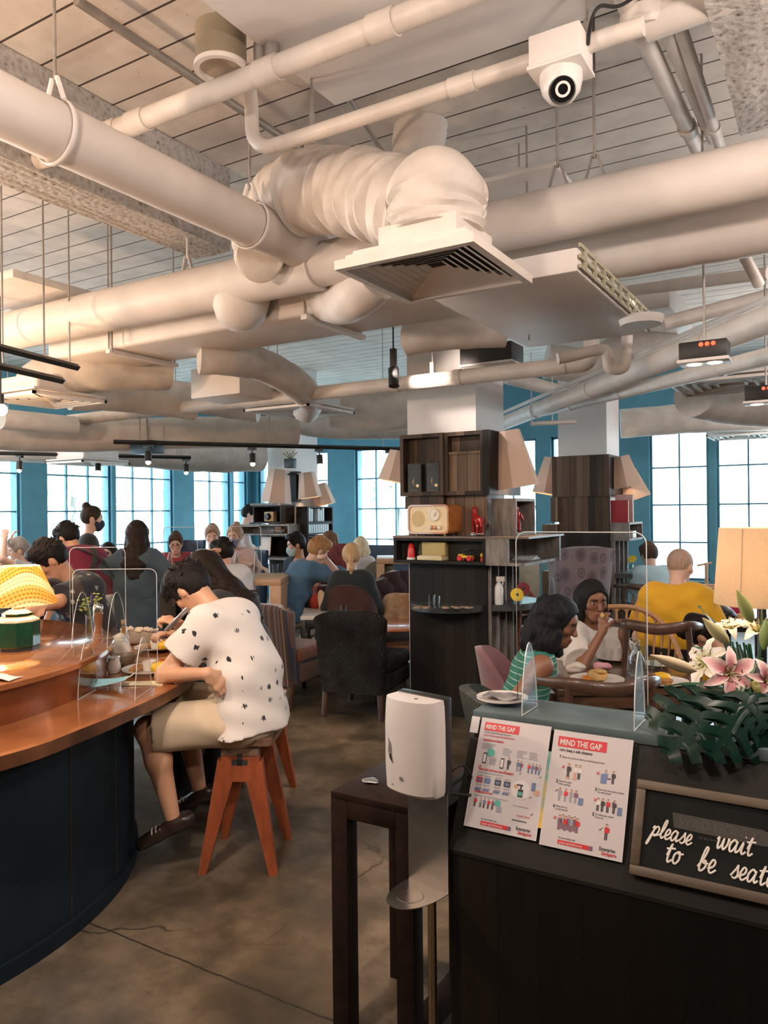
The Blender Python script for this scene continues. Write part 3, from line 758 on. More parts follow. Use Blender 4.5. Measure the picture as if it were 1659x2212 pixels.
for px, d, r, s, lab in ((150, 17, 1.1, 1, 'pale leafy tree seen through the window beside the left pier'), (350, 24, .9, 2, 'pale small tree seen through the middle panes above the long-haired woman'),
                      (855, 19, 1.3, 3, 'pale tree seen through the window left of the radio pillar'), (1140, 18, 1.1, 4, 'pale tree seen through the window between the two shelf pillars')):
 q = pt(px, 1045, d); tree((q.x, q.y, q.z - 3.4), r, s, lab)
# ================================================================ beams and services under the slab
def jit(P, a, seed=0):
 r = random.Random(seed); return [Vector(p) + Vector((r.uniform(-a, a), r.uniform(-a, a), r.uniform(-a, a))) for p in P]
def duct(bm, pts, r, step=.05, wob=0.0, n=20, seed=0, rings=0.0):
 """lagged round duct: resampled path, slightly uneven radius"""
 P = [Vector(p) for p in pts]; Q = []
 for a, b in zip(P[:-1], P[1:]):
  k = max(1, int((b - a).length / step)); Q += [a + (b - a) * (i / k) for i in range(k)]
 Q.append(P[-1]); rnd = random.Random(seed)
 rs = [r * (1 + rnd.uniform(-wob, wob) + (rings if i % 2 else 0)) for i in range(len(Q))]
 return tube(bm, Q, rs, n)
def beam(x0, x1, y0, y1, z0, lab):
 bm = B(); box(bm, (x0, y0, z0), (x1, y1, CEIL)); bmesh.ops.subdivide_edges(bm, edges=bm.edges[:], cuts=10, use_grid_fill=True)
 r = random.Random(4)
 for v in bm.verts: v.co += Vector((r.uniform(-.004, .004), 0, r.uniform(-.005, .005)))
 obj('ceiling_beam', bm, FOAM, kind='structure', label=lab, smooth=0)
q = ptz(230, 455, 3.2); beam(q.x - .16, q.x + .12, -2, ptz(485, 545, 3.2).y, 3.2, 'foam sprayed ceiling beam over the bar')
q = ptz(1600, 150, 3.2); q2 = ptz(1560, 150, 3.2); beam(q2.x, q2.x + .8, -2, ptz(1630, 285, 3.2).y, 3.2, 'foam sprayed ceiling beam in the top right corner')
def xduct(name, r, z, ref, pa, pb, label, cat, mat=DUCT, wob=.012, **kw):
 """round duct along x; ref pixel fixes y, pa/pb pixels fix the ends"""
 y = ptz(*ref, z).y
 xs = [pty(*p, y).x if isinstance(p, tuple) else p for p in (pa, pb)]
 bm = B(); duct(bm, [(xs[0], y, z), (xs[1], y, z)], r, wob=wob, **kw)
 return obj(name, bm, mat, label=label, cat=cat), y, xs
def yduct(name, r, z, ref, pa, pb, label, cat, mat=DUCT, wob=.012, **kw):
 x = ptz(*ref, z).x
 ys = [ptx(*p, x).y if isinstance(p, tuple) else p for p in (pa, pb)]
 bm = B(); duct(bm, [(x, ys[0], z), (x, ys[1], z)], r, wob=wob, **kw)
 return obj(name, bm, mat, label=label, cat=cat), x, ys
# A: fat pipe running away from the top left; its far end plugs into B
zA = 2.95
xA = ptz(345, 392, zA).x; yA = [ptx(0, 250, xA).y - 1.2, ptx(688, 545, xA).y]
e = thing('air_duct', (xA, yA[1], zA), 0, 'long white round duct running from the top left to the middle', 'duct')
bm = B(); duct(bm, [(xA, yA[0], zA), (xA, yA[1], zA)], .103, wob=.008); obj('duct_pipe', bm, DUCT, e, W=True)
bm = B(); tube(bm, [(xA, yA[1] - .13, zA), (xA, yA[1] - .12, zA), (xA, yA[1] - .02, zA), (xA, yA[1], zA)], [.104, .110, .110, .104], 24); obj('end_collar', bm, PANEL, e, W=True)
for px, py in ((120, 290), (540, 455)):
 y = ptx(px, py, xA).y; bm = B()
 tube(bm, [(xA + .112 * math.cos(a), y, zA + .112 * math.sin(a)) for a in [PI / 2 + .45 + k * (2 * PI - .9) / 24 for k in range(25)]], .012, 8, flat=(.35, 1))
 for s in (-1, 1): tube(bm, [(xA + s * .05, y, zA + .100), (xA + s * .012, y, zA + .19)], .010, 6)
 obj('hanger_clamp', bm, PANEL, e, W=True)
 bm = B(); tube(bm, [(xA, y, zA + .18), (xA, y, CEIL)], .006, 8); obj('hanger_rod', bm, ROD, e, W=True)
# B: main duct across the picture
zB = 2.88
yB = ptz(690, 572, zB).y; xB0 = pty(-60, 720, yB).x - .3; xB1 = pty(1659, 390, yB).x + 1.0; xBm = xA + .05
e = thing('air_duct', (xA, yB, zB), 0, 'long white main duct crossing the whole ceiling', 'duct')
bm = B(); duct(bm, [(xB0, yB, zB), (xBm, yB, zB)], .128, wob=.012, seed=3); obj('duct_pipe', bm, DUCT, e, W=True)
bm = B(); duct(bm, [(xBm, yB, zB), (xB1, yB, zB)], .112, wob=.006, seed=4); obj('duct_pipe', bm, DUCT, e, W=True)
for px, py in ((405, 560), (1285, 370), (1205, 390)):
 x = pty(px, py + 20, yB).x; bm = B()
 for s in (-1, 1): tube(bm, [(x + s * .045, yB, zB + .10), (x + s * .012, yB, zB + .21)], .014, 6, flat=(.4, 1))
 tube(bm, [(x, yB, zB + .2), (x, yB, CEIL)], .007, 8); obj('hanger_rod', bm, PANEL if px < 500 else ROD, e, W=True)
# second round duct behind B on the right
o, yB2, _ = xduct('air_duct', .13, 2.80, (1300, 545), (960, 600), 2.6, 'white lagged duct just behind the main duct on the right', 'duct', seed=9, wob=.02)
# puffed flexible duct arching to the big diffuser
pD = [ptz(715, 592, 2.5), ptz(893, 655, 2.5), ptz(1182, 607, 2.5), ptz(985, 522, 2.5)]
dc = sum(pD, Vector()) / 4; zD = 2.5; hs = ((pD[2] - pD[1]).length + (pD[1] - pD[0]).length) / 4
xl, xr = dc.x - hs, dc.x + hs; yl, yr = dc.y - hs, dc.y + hs
e = thing('ceiling_diffuser', (dc.x, dc.y, zD), 0, 'large square louvred ceiling diffuser hanging in the middle', 'air diffuser')
bm = B()
for k in range(8):
 s = hs - .030 - k * hs / 8.6; z = zD + .012 + k * .004
 if s < .04: break
 w = .010
 for (ax, ay, bx_, by_) in ((-s, -s, s, -s), (s, -s, s, s), (s, s, -s, s), (-s, s, -s, -s)):
  p, q_ = Vector((dc.x + ax, dc.y + ay, z)), Vector((dc.x + bx_, dc.y + by_, z)); dvec = (q_ - p).normalized(); inn = Vector((-dvec.y, dvec.x, 0))
  L = inn * .021
  vs_ = [p, q_, q_ - dvec * .021 + L + V(0, 0, w), p + dvec * .021 + L + V(0, 0, w)]
  a_ = [bm.verts.new(v) for v in vs_]; c_ = [bm.verts.new(v + V(0, 0, .004) + inn * .002) for v in vs_]
  bm.faces.new(a_); bm.faces.new(c_[::-1])
  for i in range(4): bm.faces.new((a_[i], a_[(i + 1) % 4], c_[(i + 1) % 4], c_[i]))
obj('louvre_blades', bm, GRIL, e, W=True, smooth=0)
bm = B()
for s0, s1, z0, z1 in ((hs, hs - .035, zD, zD + .012),):
 for lo, hi in (((xl, yl), (xr, yl + .03)), ((xl, yr - .03), (xr, yr)), ((xl, yl + .03), (xl + .03, yr - .03)), ((xr - .03, yl + .03), (xr, yr - .03))):
  box(bm, (*lo, z0), (*hi, z1 + .022))
obj('diffuser_frame', bm, GRIL, e, W=True, smooth=0)
bm = B(); k = .05
box(bm, (xl + k, yl + k, zD + .055), (xr - k, yr - k, zD + .075)); box(bm, (xl + .03, yl + .03, zD + .034), (xl + .05, yr - .03, zD + .056)); box(bm, (xr - .05, yl + .03, zD + .034), (xr - .03, yr - .03, zD + .056)); box(bm, (xl + .05, yl + .03, zD + .034), (xr - .05, yl + .05, zD + .056)); box(bm, (xl + .05, yr - .05, zD + .034), (xr - .05, yr - .03, zD + .056)); box(bm, (xl + .12, yl + .12, zD + .075), (xr - .12, yr - .12, zD + .17))
obj('plenum_box', bm, GRIL, e, W=True, smooth=0)
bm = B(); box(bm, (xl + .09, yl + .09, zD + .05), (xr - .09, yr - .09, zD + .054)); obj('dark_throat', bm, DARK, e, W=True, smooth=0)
def flex(pts, r, seed=0, wr=.05, n=24, sub=12, t0=1.0):
 P = cr(pts, sub); rnd = random.Random(seed); N = len(P)
 bm = B(); rings = tube(bm, P, [r * (t0 + (1 - t0) * min(1, i_ / (N * .25))) * (1 + wr * rnd.uniform(-1, 1) * .6) for i_ in range(N)], n)
 ph = [rnd.uniform(0, 6) for _ in range(4)]
 for i, rg in enumerate(rings):
  for k, v in enumerate(rg):
   a = 2 * PI * k / n
   v.co += (v.co - P[i]) * (wr * .5 * math.sin(i * 1.9 + 2 * math.sin(a + ph[0]) + ph[1]) + wr * .4 * math.sin(i * .9 + 3 * a + ph[2]))
 return bm
FLEX = M('crumpled_duct_wrap', (.74, .68, .62), (.60, .55, .50), rough=.55, scale=6, bmp=.6, bscale=14, stretch=(1, 1, 1))
P0 = [ptz(560, 560, 2.86), pt(572, 505, 4.05), pt(635, 425, 3.75), pt(745, 415, 3.45), pt(860, 440, 3.2), pt(935, 480, 3.05), Vector((dc.x, dc.y, zD + .30)), Vector((dc.x, dc.y, zD + .16))]
obj('flexible_duct', flex(P0, .182, 1, .085, 40, 16, .62), FLEX, label='fat crumpled flexible duct arching down to the large diffuser', cat='duct')
# elbows below B
q1 = pty(520, 650, 3.30)
bm = B(); lathe(bm, [(0, -.15), (.07, -.14), (.135, -.08), (.165, .02), (.165, .10), (0, .10)], 24, T(q1 + V(0, 0, -.02))); obj('duct_boot', bm, DUCT, label='white rounded duct drop below the main duct at left', cat='duct')
obj('flexible_duct', flex([pt(690, 640, 4.35), pt(735, 650, 4.2), pt(770, 635, 4.0), pt(810, 600, 3.9)], .125, 3, .02), DUCT, label='short white bent duct just left of the large diffuser', cat='duct')
# C: big rectangular duct behind B
zC = 2.70
c0 = ptz(205, 797, zC); c1 = ptz(1050, 705, zC); c0.y = 3.98
bm = B(); box(bm, (c0.x, 3.44, zC), (c1.x, c0.y, zC + .30), .03, 3)
e = thing('rectangular_duct', (c0.x, c0.y, zC), 0, 'wide flat rectangular duct behind the main duct', 'duct')
obj('duct_body', bm, DUCT, e, W=True)
for px, py in ((370, 785), (775, 748)):
 x = pty(px, py, c0.y).x; bm = B(); box(bm, (x - .02, 3.42, zC - .03), (x + .02, c0.y + .05, zC - .002)); obj('support_bracket', bm, PANEL, e, W=True, smooth=0)
 
 for yy in (3.43, c0.y + .03): bm = B(); tube(bm, [(x, yy, zC - .03), (x, yy, CEIL)], .005, 8); obj('hanger_rod', bm, ROD, e, W=True)
# FCU: suspended flat cassette on the right
zE = 2.56
e0 = ptz(1140, 752, zE); e1 = ptz(1395, 715, zE); en = ptz(1250, 585, zE); el = ptz(940, 648, zE)
bm = B(); box(bm, (e0.x, en.y, zE), (e1.x, e0.y, zE + .10), .012)
e = thing('air_handling_unit', (e0.x, e0.y, zE), 0, 'wide flat white air unit hung under the ceiling right of the diffuser', 'air conditioner')
obj('unit_casing', bm, PANEL, e, W=True)
bm = B(); x = e1.x + .004
for k in range(9):
 y = en.y + (e0.y - en.y) * (k + .5) / 9; box(bm, (x, y - .012, zE + .01), (x + .012, y + .012, zE + .11))
for z in (.02, .06, .105): box(bm, (x, en.y, zE + z - .008), (x + .01, e0.y, zE + z + .008))
obj('intake_grille', bm, M('grille_brass', (.42, .40, .28)), e, W=True, smooth=0)
bm = B(); lathe(bm, [(0, -.03), (.10, -.03), (.11, 0), (.11, .012), (0, .012)], 24, T(ptz(1385, 690, zE - .0) + V(0, 0, .0))); obj('drip_cup', bm, PANEL, e, W=True)
# ducts continuing right behind
flx = [((1659, 690), 3.62, (1110, 905), 7.6, .07), ((1659, 770), 3.75, (1190, 885), 7.2, .045)]
for i, ((ax, ay), ad, (bx_, by_), bd, r) in enumerate(flx):
 p, q_ = pt(ax, ay, ad), pt(bx_, by_, bd); p, q_ = p + (p - q_) * .42, q_ + (q_ - p) * .14
 bm = B(); duct(bm, [p, q_], r, wob=.01, step=.12)
 lab = ('thick grey pipe slanting down from the right edge towards the second pillar', 'thinner grey pipe just below the thick slanting pipe at right')[i]
 e = thing('service_pipe', q_, 0, lab, 'pipe'); obj('pipe_run', bm, PIPE, e, W=True)
 for t in (.35, .6, .8): bm = B(); c = p + (q_ - p) * t; dv = (q_ - p).normalized(); tube(bm, [c - dv * .02, c + dv * .02], r * 1.08, 20); obj('pipe_joint', bm, PIPE, e, W=True)
 if i == 0:
  bm = B(); u = V(0, 0, r + .02); tube(bm, [p + u, q_ + u + V(0, 0, .02)], .018, 6, flat=(1, .5)); obj('cable_tray', bm, PANEL, e, W=True)
  bm = B(); c = p + (q_ - p) * .78
  tube(bm, [c + V(-.1, 0, -.13), c + V(.28, .1, -.13)], .02, 6)
  for s in (-.09, .1): tube(bm, [c + V(s, 0, -.13), c + V(s, 0, .5)], .005, 6)
  obj('trapeze_hanger', bm, PANEL, e, W=True)
# F: thin pipe passing in front of the pillar
yF = ptz(950, 820, 2.55).y
xs = [pty(150, 918, yF).x, pty(1225, 780, yF).x]
e = thing('service_pipe', (xs[0], yF, 2.55), 0, 'long thin pipe crossing in front of the white pillar', 'pipe')
bm = B(); duct(bm, [(xs[0], yF, 2.55), (xs[1], yF, 2.55)], .055, wob=.004, step=.15, n=16)
tube(bm, cr([(xs[1], yF, 2.55), (xs[1] + .12, yF, 2.55), (xs[1] + .16, yF, 2.62), (xs[1] + .16, yF, 2.8)], 5), .05, 14); obj('pipe_run', bm, PIPE, e, W=True)
for px in (300, 640, 855, 990):
 bm = B(); x = pty(px, 850, yF).x; tube(bm, [(x - .03, yF, 2.55), (x + .03, yF, 2.55)], .06, 16); obj('pipe_joint', bm, PIPE, e, W=True)
for px in (600, 935):
 bm = B(); x = pty(px, 850, yF).x; tube(bm, [(x, yF, 2.6), (x, yF, 2.68)], .022, 8); tube(bm, [(x, yF, 2.66), (x, yF, CEIL)], .005, 6); obj('hanger_rod', bm, ROD, e, W=True)
# trap pipes near the cassette
zq = 4.7
bm = B(); tube(bm, cr([pt(1205, 775, zq), pt(1230, 770, zq), pt(1300, 755, zq), pt(1312, 770, zq), pt(1318, 795, zq), pt(1345, 795, zq), pt(1352, 770, zq), pt(1355, 700, zq), pt(1350, 640, zq), pt(1360, 628, zq)], 5), .035, 12)
bm2 = bm; tube(bm, [pt(1360, 628, zq), pt(1659, 590, zq - .6)], .035, 12)
obj('drain_pipe', bm, PIPE, label='white drain pipe with a U bend beside the flat air unit', cat='pipe')
# H: pipes near the slab
def hrun(name, r, z, ref, pa, pb, label, joints=(), collar=1.15, **kw):
 y = ptz(*ref, z).y; xs = [pty(*p, y).x for p in (pa, pb)]
 e = thing(name, (xs[0], y, z), 0, label, 'pipe'); bm = B(); duct(bm, [(xs[0], y, z), (xs[1], y, z)], r, step=.2, wob=0, n=16); obj('pipe_run', bm, PIPE, e, W=True)
 for px in joints:
  bm = B(); x = pty(px, 200, y).x; tube(bm, [(x - .05, y, z), (x + .05, y, z)], r * collar, 16); obj('pipe_joint', bm, PIPE, e, W=True)
 return e, y, xs
eH, yH, _ = hrun('sprinkler_pipe', .042, 3.25, (530, 172), (-40, 372), (1180, -40), 'upper white pipe crossing behind the long round duct', (240, 300, 580, 830))
bm = B(); x = pty(565, 130, yH).x
for s in (0, .05): tube(bm, [(x + s, yH, 3.28), (x + s, yH, 3.36)], .03, 10)
tube(bm, [(x + .02, yH, 3.3), (x + .02, yH, CEIL)], .012, 8); obj('pipe_clamp', bm, ROD, eH, W=True)
eH2, yH2, xs2 = hrun('conduit_pipe', .03, 3.12, (860, 228), (600, 297), (1390, 72), 'thinner white pipe below the upper pipe, turning up at its left end', (1000,))
bm = B(); p0 = Vector((xs2[0], yH2, 3.12)); tube(bm, cr([p0, p0 + V(-.07, 0, .01), p0 + V(-.13, 0, .07), p0 + V(-.14, 0, .2), p0 + V(-.14, -.02, .34)], 6), .03, 12); obj('pipe_bend', bm, PIPE, eH2, W=True)
for px in (674, 1270):
 bm = B(); x = pty(px, 250, yH2).x; tube(bm, [(x, yH2, 3.08), (x, yH2, CEIL)], .006, 8); tube(bm, [(x, yH2, 3.10), (x, yH2, 3.2)], .012, 8); obj('hanger_rod', bm, ROD, eH2, W=True)
# flat soffit duct at the top
zS = 3.34
s1 = ptz(930, 160, zS); s0 = ptz(548, 92, zS)
bm = B(); box(bm, (s0.x, s1.y - 1.5, zS), (s0.x + 2.1, s1.y, zS + .28), .01); obj('flat_duct', bm, PANEL, label='wide flat white duct at the very top of the picture', cat='duct')
# pipes running away at top right
for i, (a, b_, r) in enumerate((((1352, 0), (1505, 318), .035), ((1430, 40), (1540, 300), .028), ((1462, 40), (1556, 318), .024))):
 q1 = ptz(*a, 3.3); x = q1.x; y0, y1 = q1.y - .6, ptx(*b_, x).y
 zz = ptx(*b_, x).z
 bm = B(); tube(bm, [q1 - V(0, .6, -.02), q1, Vector((x, y1, zz))], r, 14); tube(bm, [q1 + (Vector((x, y1, zz)) - q1) * .8, q1 + (Vector((x, y1, zz)) - q1) * .83], r * 1.2, 14)
 obj('service_pipe', bm, PIPE, label=('thickest of the three white pipes running away at top right', 'middle of the three white pipes running away at top right', 'thinnest of the three white pipes, beside the foam beam')[i], cat='pipe')
q = ptz(1395, 70, 3.22); bm = B(); lathe(bm, [(0, 0), (.07, 0), (.085, .02), (.085, .06), (0, .06)], 20, T(q)); tube(bm, [q + V(0, 0, .03), q + V(.5, 0, .05)], .06, 16)
obj('junction_pipe', bm, PIPE, label='white round junction where the top right pipes meet', cat='pipe')
# duct elbow at the back, upper middle
obj('air_duct', flex([pt(900, 390, 4.2), pt(905, 300, 4.2), pt(925, 235, 4.2), pt(985, 270, 4.5), pt(1040, 345, 4.9)], .145, 5, .015, 20, 8), DUCT, label='white bent duct above the crumpled flexible duct', cat='duct')
b0 = ptz(990, 400, 3.05)
bm = B(); box(bm, pty(950, 420, b0.y + .8), pty(1200, 345, b0.y + .8) + V(0, .5, 0), .01); obj('rectangular_duct', bm, PANEL, label='small box duct behind the main duct, left of the camera dome', cat='duct')
# thin conduits and rods on the slab
bm = B()
tube(bm, [ptz(165, 0, 3.6), ptz(660, 330, 3.6)], .02, 10); obj('conduit_pipe', bm, ROD, label='grey conduit crossing under the slab at top left', cat='pipe')
bm = B(); tube(bm, [ptz(700, 130, 3.55), ptz(830, 335, 3.55)], .014, 8); obj('conduit_pipe', bm, ROD, label='thin grey conduit behind the upper pipe in the middle', cat='pipe')
for px, y0, y1, d, lab in ((92, 425, 770, 4.6, 'thin rod hanging at the left edge down to the black light track'), (240, 545, 760, 5.0, 'thin rod hanging behind the main duct at left'),
                           (1120, 245, 360, 4.4, 'thin rod hanging below the small square bracket'), (1140, 560, 735, 4.2, 'thin rod beside the flat air unit')):
 p, q_ = pt(px, y0, d), pt(px, y1, d); bm = B(); tube(bm, [V(p.x, p.y, CEIL), V(p.x, p.y, q_.z)], .006, 8); obj('hanger_rod', bm, ROD, label=lab, cat='rod')
q = pt(1118, 225, 4.4); bm = B(); box(bm, q - V(.045, .03, .05), q + V(.045, .03, .06), .005); obj('bracket_plate', bm, PANEL, label='small square bracket under the slab left of the camera dome', cat='bracket')
# cylinder speaker at top left
q = ptz(478, 150, 3.28)
e = thing('cylinder_light', q, 0, 'round cylinder ceiling fitting near the top left', 'ceiling light')
bm = B(); lathe(bm, [(.085, 0), (.095, 0), (.095, .155), (0, .155)], 32); obj('housing', bm, M('taupe_metal', (.30, .25, .17), rough=.5), e)
bm = B(); lathe(bm, [(.082, .012), (.082, -.006), (.102, -.006), (.102, .012), (.096, .014)], 32); obj('rim_ring', bm, GRIL, e)
bm = B(); lathe(bm, [(0, .03), (.084, .008)], 32); obj('diffuser_disc', bm, M('beige_diffuser', (.55, .45, .34)), e)
bm = B(); tube(bm, [(0, 0, .15), (0, 0, CEIL - q.z)], .02, 10); obj('stem', bm, DARK, e)
# security camera on its box
yc = yH2 - .03; q = pty(1212, 175, yc)
e = thing('security_camera', q, 0, 'white dome security camera under a square box at top right', 'camera')
bm = B(); box(bm, (-.085, -.075, .035), (.085, .075, .135), .006); obj('junction_box', bm, PANEL, e)
bm = B(); box(bm, (-.09, -.08, .022), (.09, .08, .036), .003); obj('box_lid', bm, PANEL, e)
bm = B(); lathe(bm, [(0, .03), (.068, .03), (.070, .0), (.062, -.035), (.04, -.065), (0, -.075)], 32); obj('dome_housing', bm, M('white_plastic', (.8, .78, .76), rough=.3), e)
nz = (-FW * .86 - UP * .42 - R0 * .12).normalized(); nx = nz.orthogonal().normalized(); mxe = frame(V(0, 0, -.030) + nz * .030, nx, nz.cross(nx), nz)
bm = B(); lathe(bm, [(.0, .034), (.038, .030), (.044, .012), (.044, -.01), (0, -.01)], 28, mxe); obj('lens_bezel', bm, M('gloss_black', (.008, .008, .009), rough=.12), e)
bm = B(); lathe(bm, [(.016, .036), (.024, .036), (.024, .030), (.016, .030)], 24, mxe); obj('lens_ring', bm, PANEL, e)
bm = B(); tube(bm, cr([V(.09, .0, .09), V(.10, .0, .16), V(.13, 0, .20), V(.19, .03, .20), V(.30, .03, .24)], 6), .006, 8); obj('cable', bm, BLK, e)
# small diffusers, boxes and lagged ducts further back
def diffuser(px, py, d, s, label, z=None):
 q = pt(px, py, d); e = thing('ceiling_diffuser', q, 0, label, 'air diffuser', 'smaller ceiling diffusers')
 bm = B()
 for k in range(5):
  a = s * (1 - k * .18); w = .02
  for lo, hi in (((-a, -a), (a, -a + w)), ((-a, a - w), (a, a)), ((-a, -a), (-a + w, a)), ((a - w, -a), (a, a))): box(bm, (*lo, .004 * k), (*hi, .02 + .004 * k))
 obj('louvre_blades', bm, GRIL, e, smooth=0)
 bm = B(); box(bm, (-s * .98, -s * .98, .035), (s * .98, s * .98, .05)); box(bm, (-s * .75, -s * .75, .05), (s * .75, s * .75, .16), .02); obj('plenum_box', bm, PANEL, e, smooth=0)
 return q
diffuser(98, 868, 5.6, .30, 'small square diffuser at the left edge above the bare bulb')
diffuser(648, 892, 6.6, .34, 'small square diffuser under the thin pipe in the middle')
diffuser(1580, 835, 5.6, .38, 'small square diffuser at the right edge')
diffuser(1600, 945, 9.2, .34, 'far square diffuser in front of the right window')
diffuser(190, 1003, 9.0, .33, 'far square diffuser in front of the left window')
bm = B(); box(bm, pt(412, 862, 6.2), pt(412, 862, 6.2) + V(.52, .9, .24), .01); obj('fan_coil_box', bm, PANEL, label='white box unit beside the crumpled duct at left', cat='air conditioner')
for P, r, s, lab in (
 ([pt(430, 770, 5.2), pt(500, 775, 5.3), pt(570, 790, 5.6), pt(640, 830, 6.0), pt(668, 862, 6.4), pt(660, 885, 6.7)], .12, 11, 'crumpled flexible duct bending down to the small middle diffuser'),
 ([pt(360, 800, 6.0), pt(260, 800, 5.8), pt(160, 805, 5.6), pt(95, 820, 5.6), pt(75, 850, 5.6)], .16, 12, 'crumpled flexible duct bending down at the left edge'),
 ([pt(150, 855, 6.3), pt(260, 860, 6.6), pt(420, 880, 7.0)], .12, 13, 'lagged duct behind the left small diffuser'),
 ([pt(300, 845, 7.6), pt(420, 860, 7.6), pt(560, 880, 7.6)], .15, 14, 'lagged duct under the white box unit'),
 ([pt(720, 880, 7.5), pt(800, 890, 7.5), pt(900, 880, 7.5)], .20, 15, 'lagged duct left of the white pillar'),
 ([pt(-40, 930, 7.0), pt(150, 940, 7.6), pt(420, 935, 8.2), pt(640, 930, 8.6)], .17, 16, 'long far lagged duct above the left light track'),
 ([pt(-40, 955, 9.0), pt(180, 965, 9.4), pt(330, 975, 10), pt(440, 985, 10.4), pt(560, 985, 11)], .22, 17, 'far lagged duct along the left windows'),
 ([pt(600, 905, 8.8), pt(720, 925, 9.2), pt(900, 925, 9.5)], .13, 18, 'far lagged duct behind the middle diffuser'),
 ([pt(1340, 915, 9.0), pt(1480, 905, 8.8), pt(1660, 895, 8.5)], .17, 19, 'lagged duct along the top of the right windows'),
 ([pt(1500, 850, 6.2), pt(1560, 865, 6.4), pt(1660, 875, 6.6)], .19, 20, 'lagged duct behind the right small diffuser'),
 ([pt(1180, 780, 7.0), pt(1280, 790, 7.0), pt(1340, 760, 7.0), pt(1440, 740, 7.2)], .16, 21, 'lagged duct behind the U bend'),
 ([pt(880, 735, 4.9), pt(960, 722, 4.8), pt(1090, 715, 4.8)], .10, 22, 'crumpled duct under the flat air unit by the pillar')):
 obj('lagged_duct', flex(P, r, s, .03, 18, 6), FLEX, label=lab, cat='duct')
for a, b_, d0, d1, r, lab in (((1095, 815), (1270, 860), 6.6, 7.2, .06, 'short pipe slanting behind the white pillar'), ((0, 905), (160, 920), 6.6, 7.2, .09, 'pipe at the left edge behind the bare bulb'),
                              ((1290, 480), (1659, 470), 4.4, 4.4, .05, 'pale pipe behind the main duct at right'), ((1560, 460), (1640, 615), 3.4, 3.6, .026, 'white conduit slanting down at the right edge'),
                              ((1430, 700), (1659, 640), 5.2, 5.2, .05, 'pale conduit behind the black light box'), ((560, 845), (760, 905), 7.8, 8.2, .05, 'thin pipe above the far ducts')):
 bm = B(); duct(bm, [pt(*a, d0), pt(*b_, d1)], r, step=.3, n=14, wob=0); obj('service_pipe', bm, PIPE, label=lab, cat='pipe')
bm = B(); box(bm, pt(1240, 690, 6.5), pt(1470, 640, 6.5) + V(0, .6, 0), .02); obj('rectangular_duct', bm, PANEL, label='grey rectangular duct behind the flat air unit', cat='duct')
# black light boxes and tracks
GLOW = M('lamp_face', (1, .85, .65), emit=14, ecol=(1, .78, .5)); REDL = M('red_led', (1, .05, .02), emit=4)
def lightbox(px, py, d, label, s=1.0):
 q = pt(px, py, d); e = thing('light_box', q, heading(0) * 0, label, 'ceiling light', 'black double spot boxes')
 bm = B(); box(bm, (-.14 * s, -.08 * s, .015), (.14 * s, .08 * s, .13 * s), .006); obj('housing', bm, BLK, e)
 bm = B(); box(bm, (-.15 * s, -.09 * s, 0), (.15 * s, .09 * s, .016), .003); obj('lamp_trim', bm, PANEL, e)
 for x in (-.06, .06): bm = B(); lathe(bm, [(0, -.004), (.042 * s, -.003), (.042 * s, .002)], 20, T(x * s, 0, 0)); obj('bulb', bm, GLOW, e)
 for k in (-1, 0, 1): bm = B(); ball(bm, (k * .035 * s + .02, -.082 * s, .105 * s), .010, u=8, v=6); obj('indicator_light', bm, REDL, e)
 bm = B(); tube(bm, [(0, 0, .12 * s), (0, 0, CEIL - q.z)], .006, 8); obj('suspension_rod', bm, ROD, e)
 return q
lightbox(1522, 785, 3.55, 'black light box with small red lights hanging at right', .74)
lightbox(1655, 872, 4.6, 'black light box cut by the right edge', .8)
q = pt(1062, 770, 5.6); bm = B(); box(bm, q - V(.2, .12, .06), q + V(.2, .12, .07), .006); e = thing('speaker_box', q, 0, 'black box hung beside the white pillar under the flat air unit', 'ceiling light'); obj('housing', bm, BLK, e, W=True)
bm = B(); box(bm, q - V(.205, .125, .075), q + V(.205, .125, -.06), .003); obj('lamp_trim', bm, PANEL, e, W=True)
bm = B(); tube(bm, [q, V(q.x, q.y, CEIL)], .012, 8); obj('suspension_rod', bm, ROD, e, W=True)
q = pt(318, 968, 7.8); e = thing('speaker_box', q, 0, 'dark box lamp hanging above the left windows', 'ceiling light')
bm = B(); box(bm, (-.15, -.09, -.06), (.15, .09, .07), .006); obj('housing', bm, M('dark_teal_box', (.02, .05, .07)), e)
bm = B(); tube(bm, [(0, 0, .06), (0, 0, CEIL - q.z)], .008, 8); obj('suspension_rod', bm, ROD, e)
def track(a, b_, da, db, spots, label, rods=(.08, .5, .92)):
 p, q_ = pt(*a, da), pt(*b_, db); q_.z = p.z = (p.z + q_.z) / 2
 e = thing('light_track', p, 0, label, 'light track'); bm = B(); tube(bm, [p, q_], .022, 4); obj('rail', bm, BLK, e, W=True)
 for t in rods: bm = B(); c = p + (q_ - p) * t; tube(bm, [c, V(c.x, c.y, CEIL)], .005, 6); obj('suspension_rod', bm, ROD, e, W=True)
 for px, lab in spots:
  t = (px - a[0]) / (b_[0] - a[0]); t = t * da / (da * t + db * (1 - t)); c = p + (q_ - p) * t
  s = thing('track_spotlight', c - V(0, 0, .02), 0, lab, 'spotlight', 'spotlights on the light tracks')
  bm = B(); box(bm, (-.05, -.02, -.03), (.05, .02, .0), .003); tube(bm, [(0, 0, -.02), (0, 0, -.08)], .008, 8); obj('adapter', bm, BLK, s)
  bm = B(); tube(bm, [(0, 0, -.07), (.02, -.02, -.17)], .034, 14, caps=True); obj('lamp_head', bm, BLK, s)
  bm = B(); ball(bm, (.0205, -.0205, -.172), .026, u=10, v=8); obj('bulb', bm, GLOW, s)
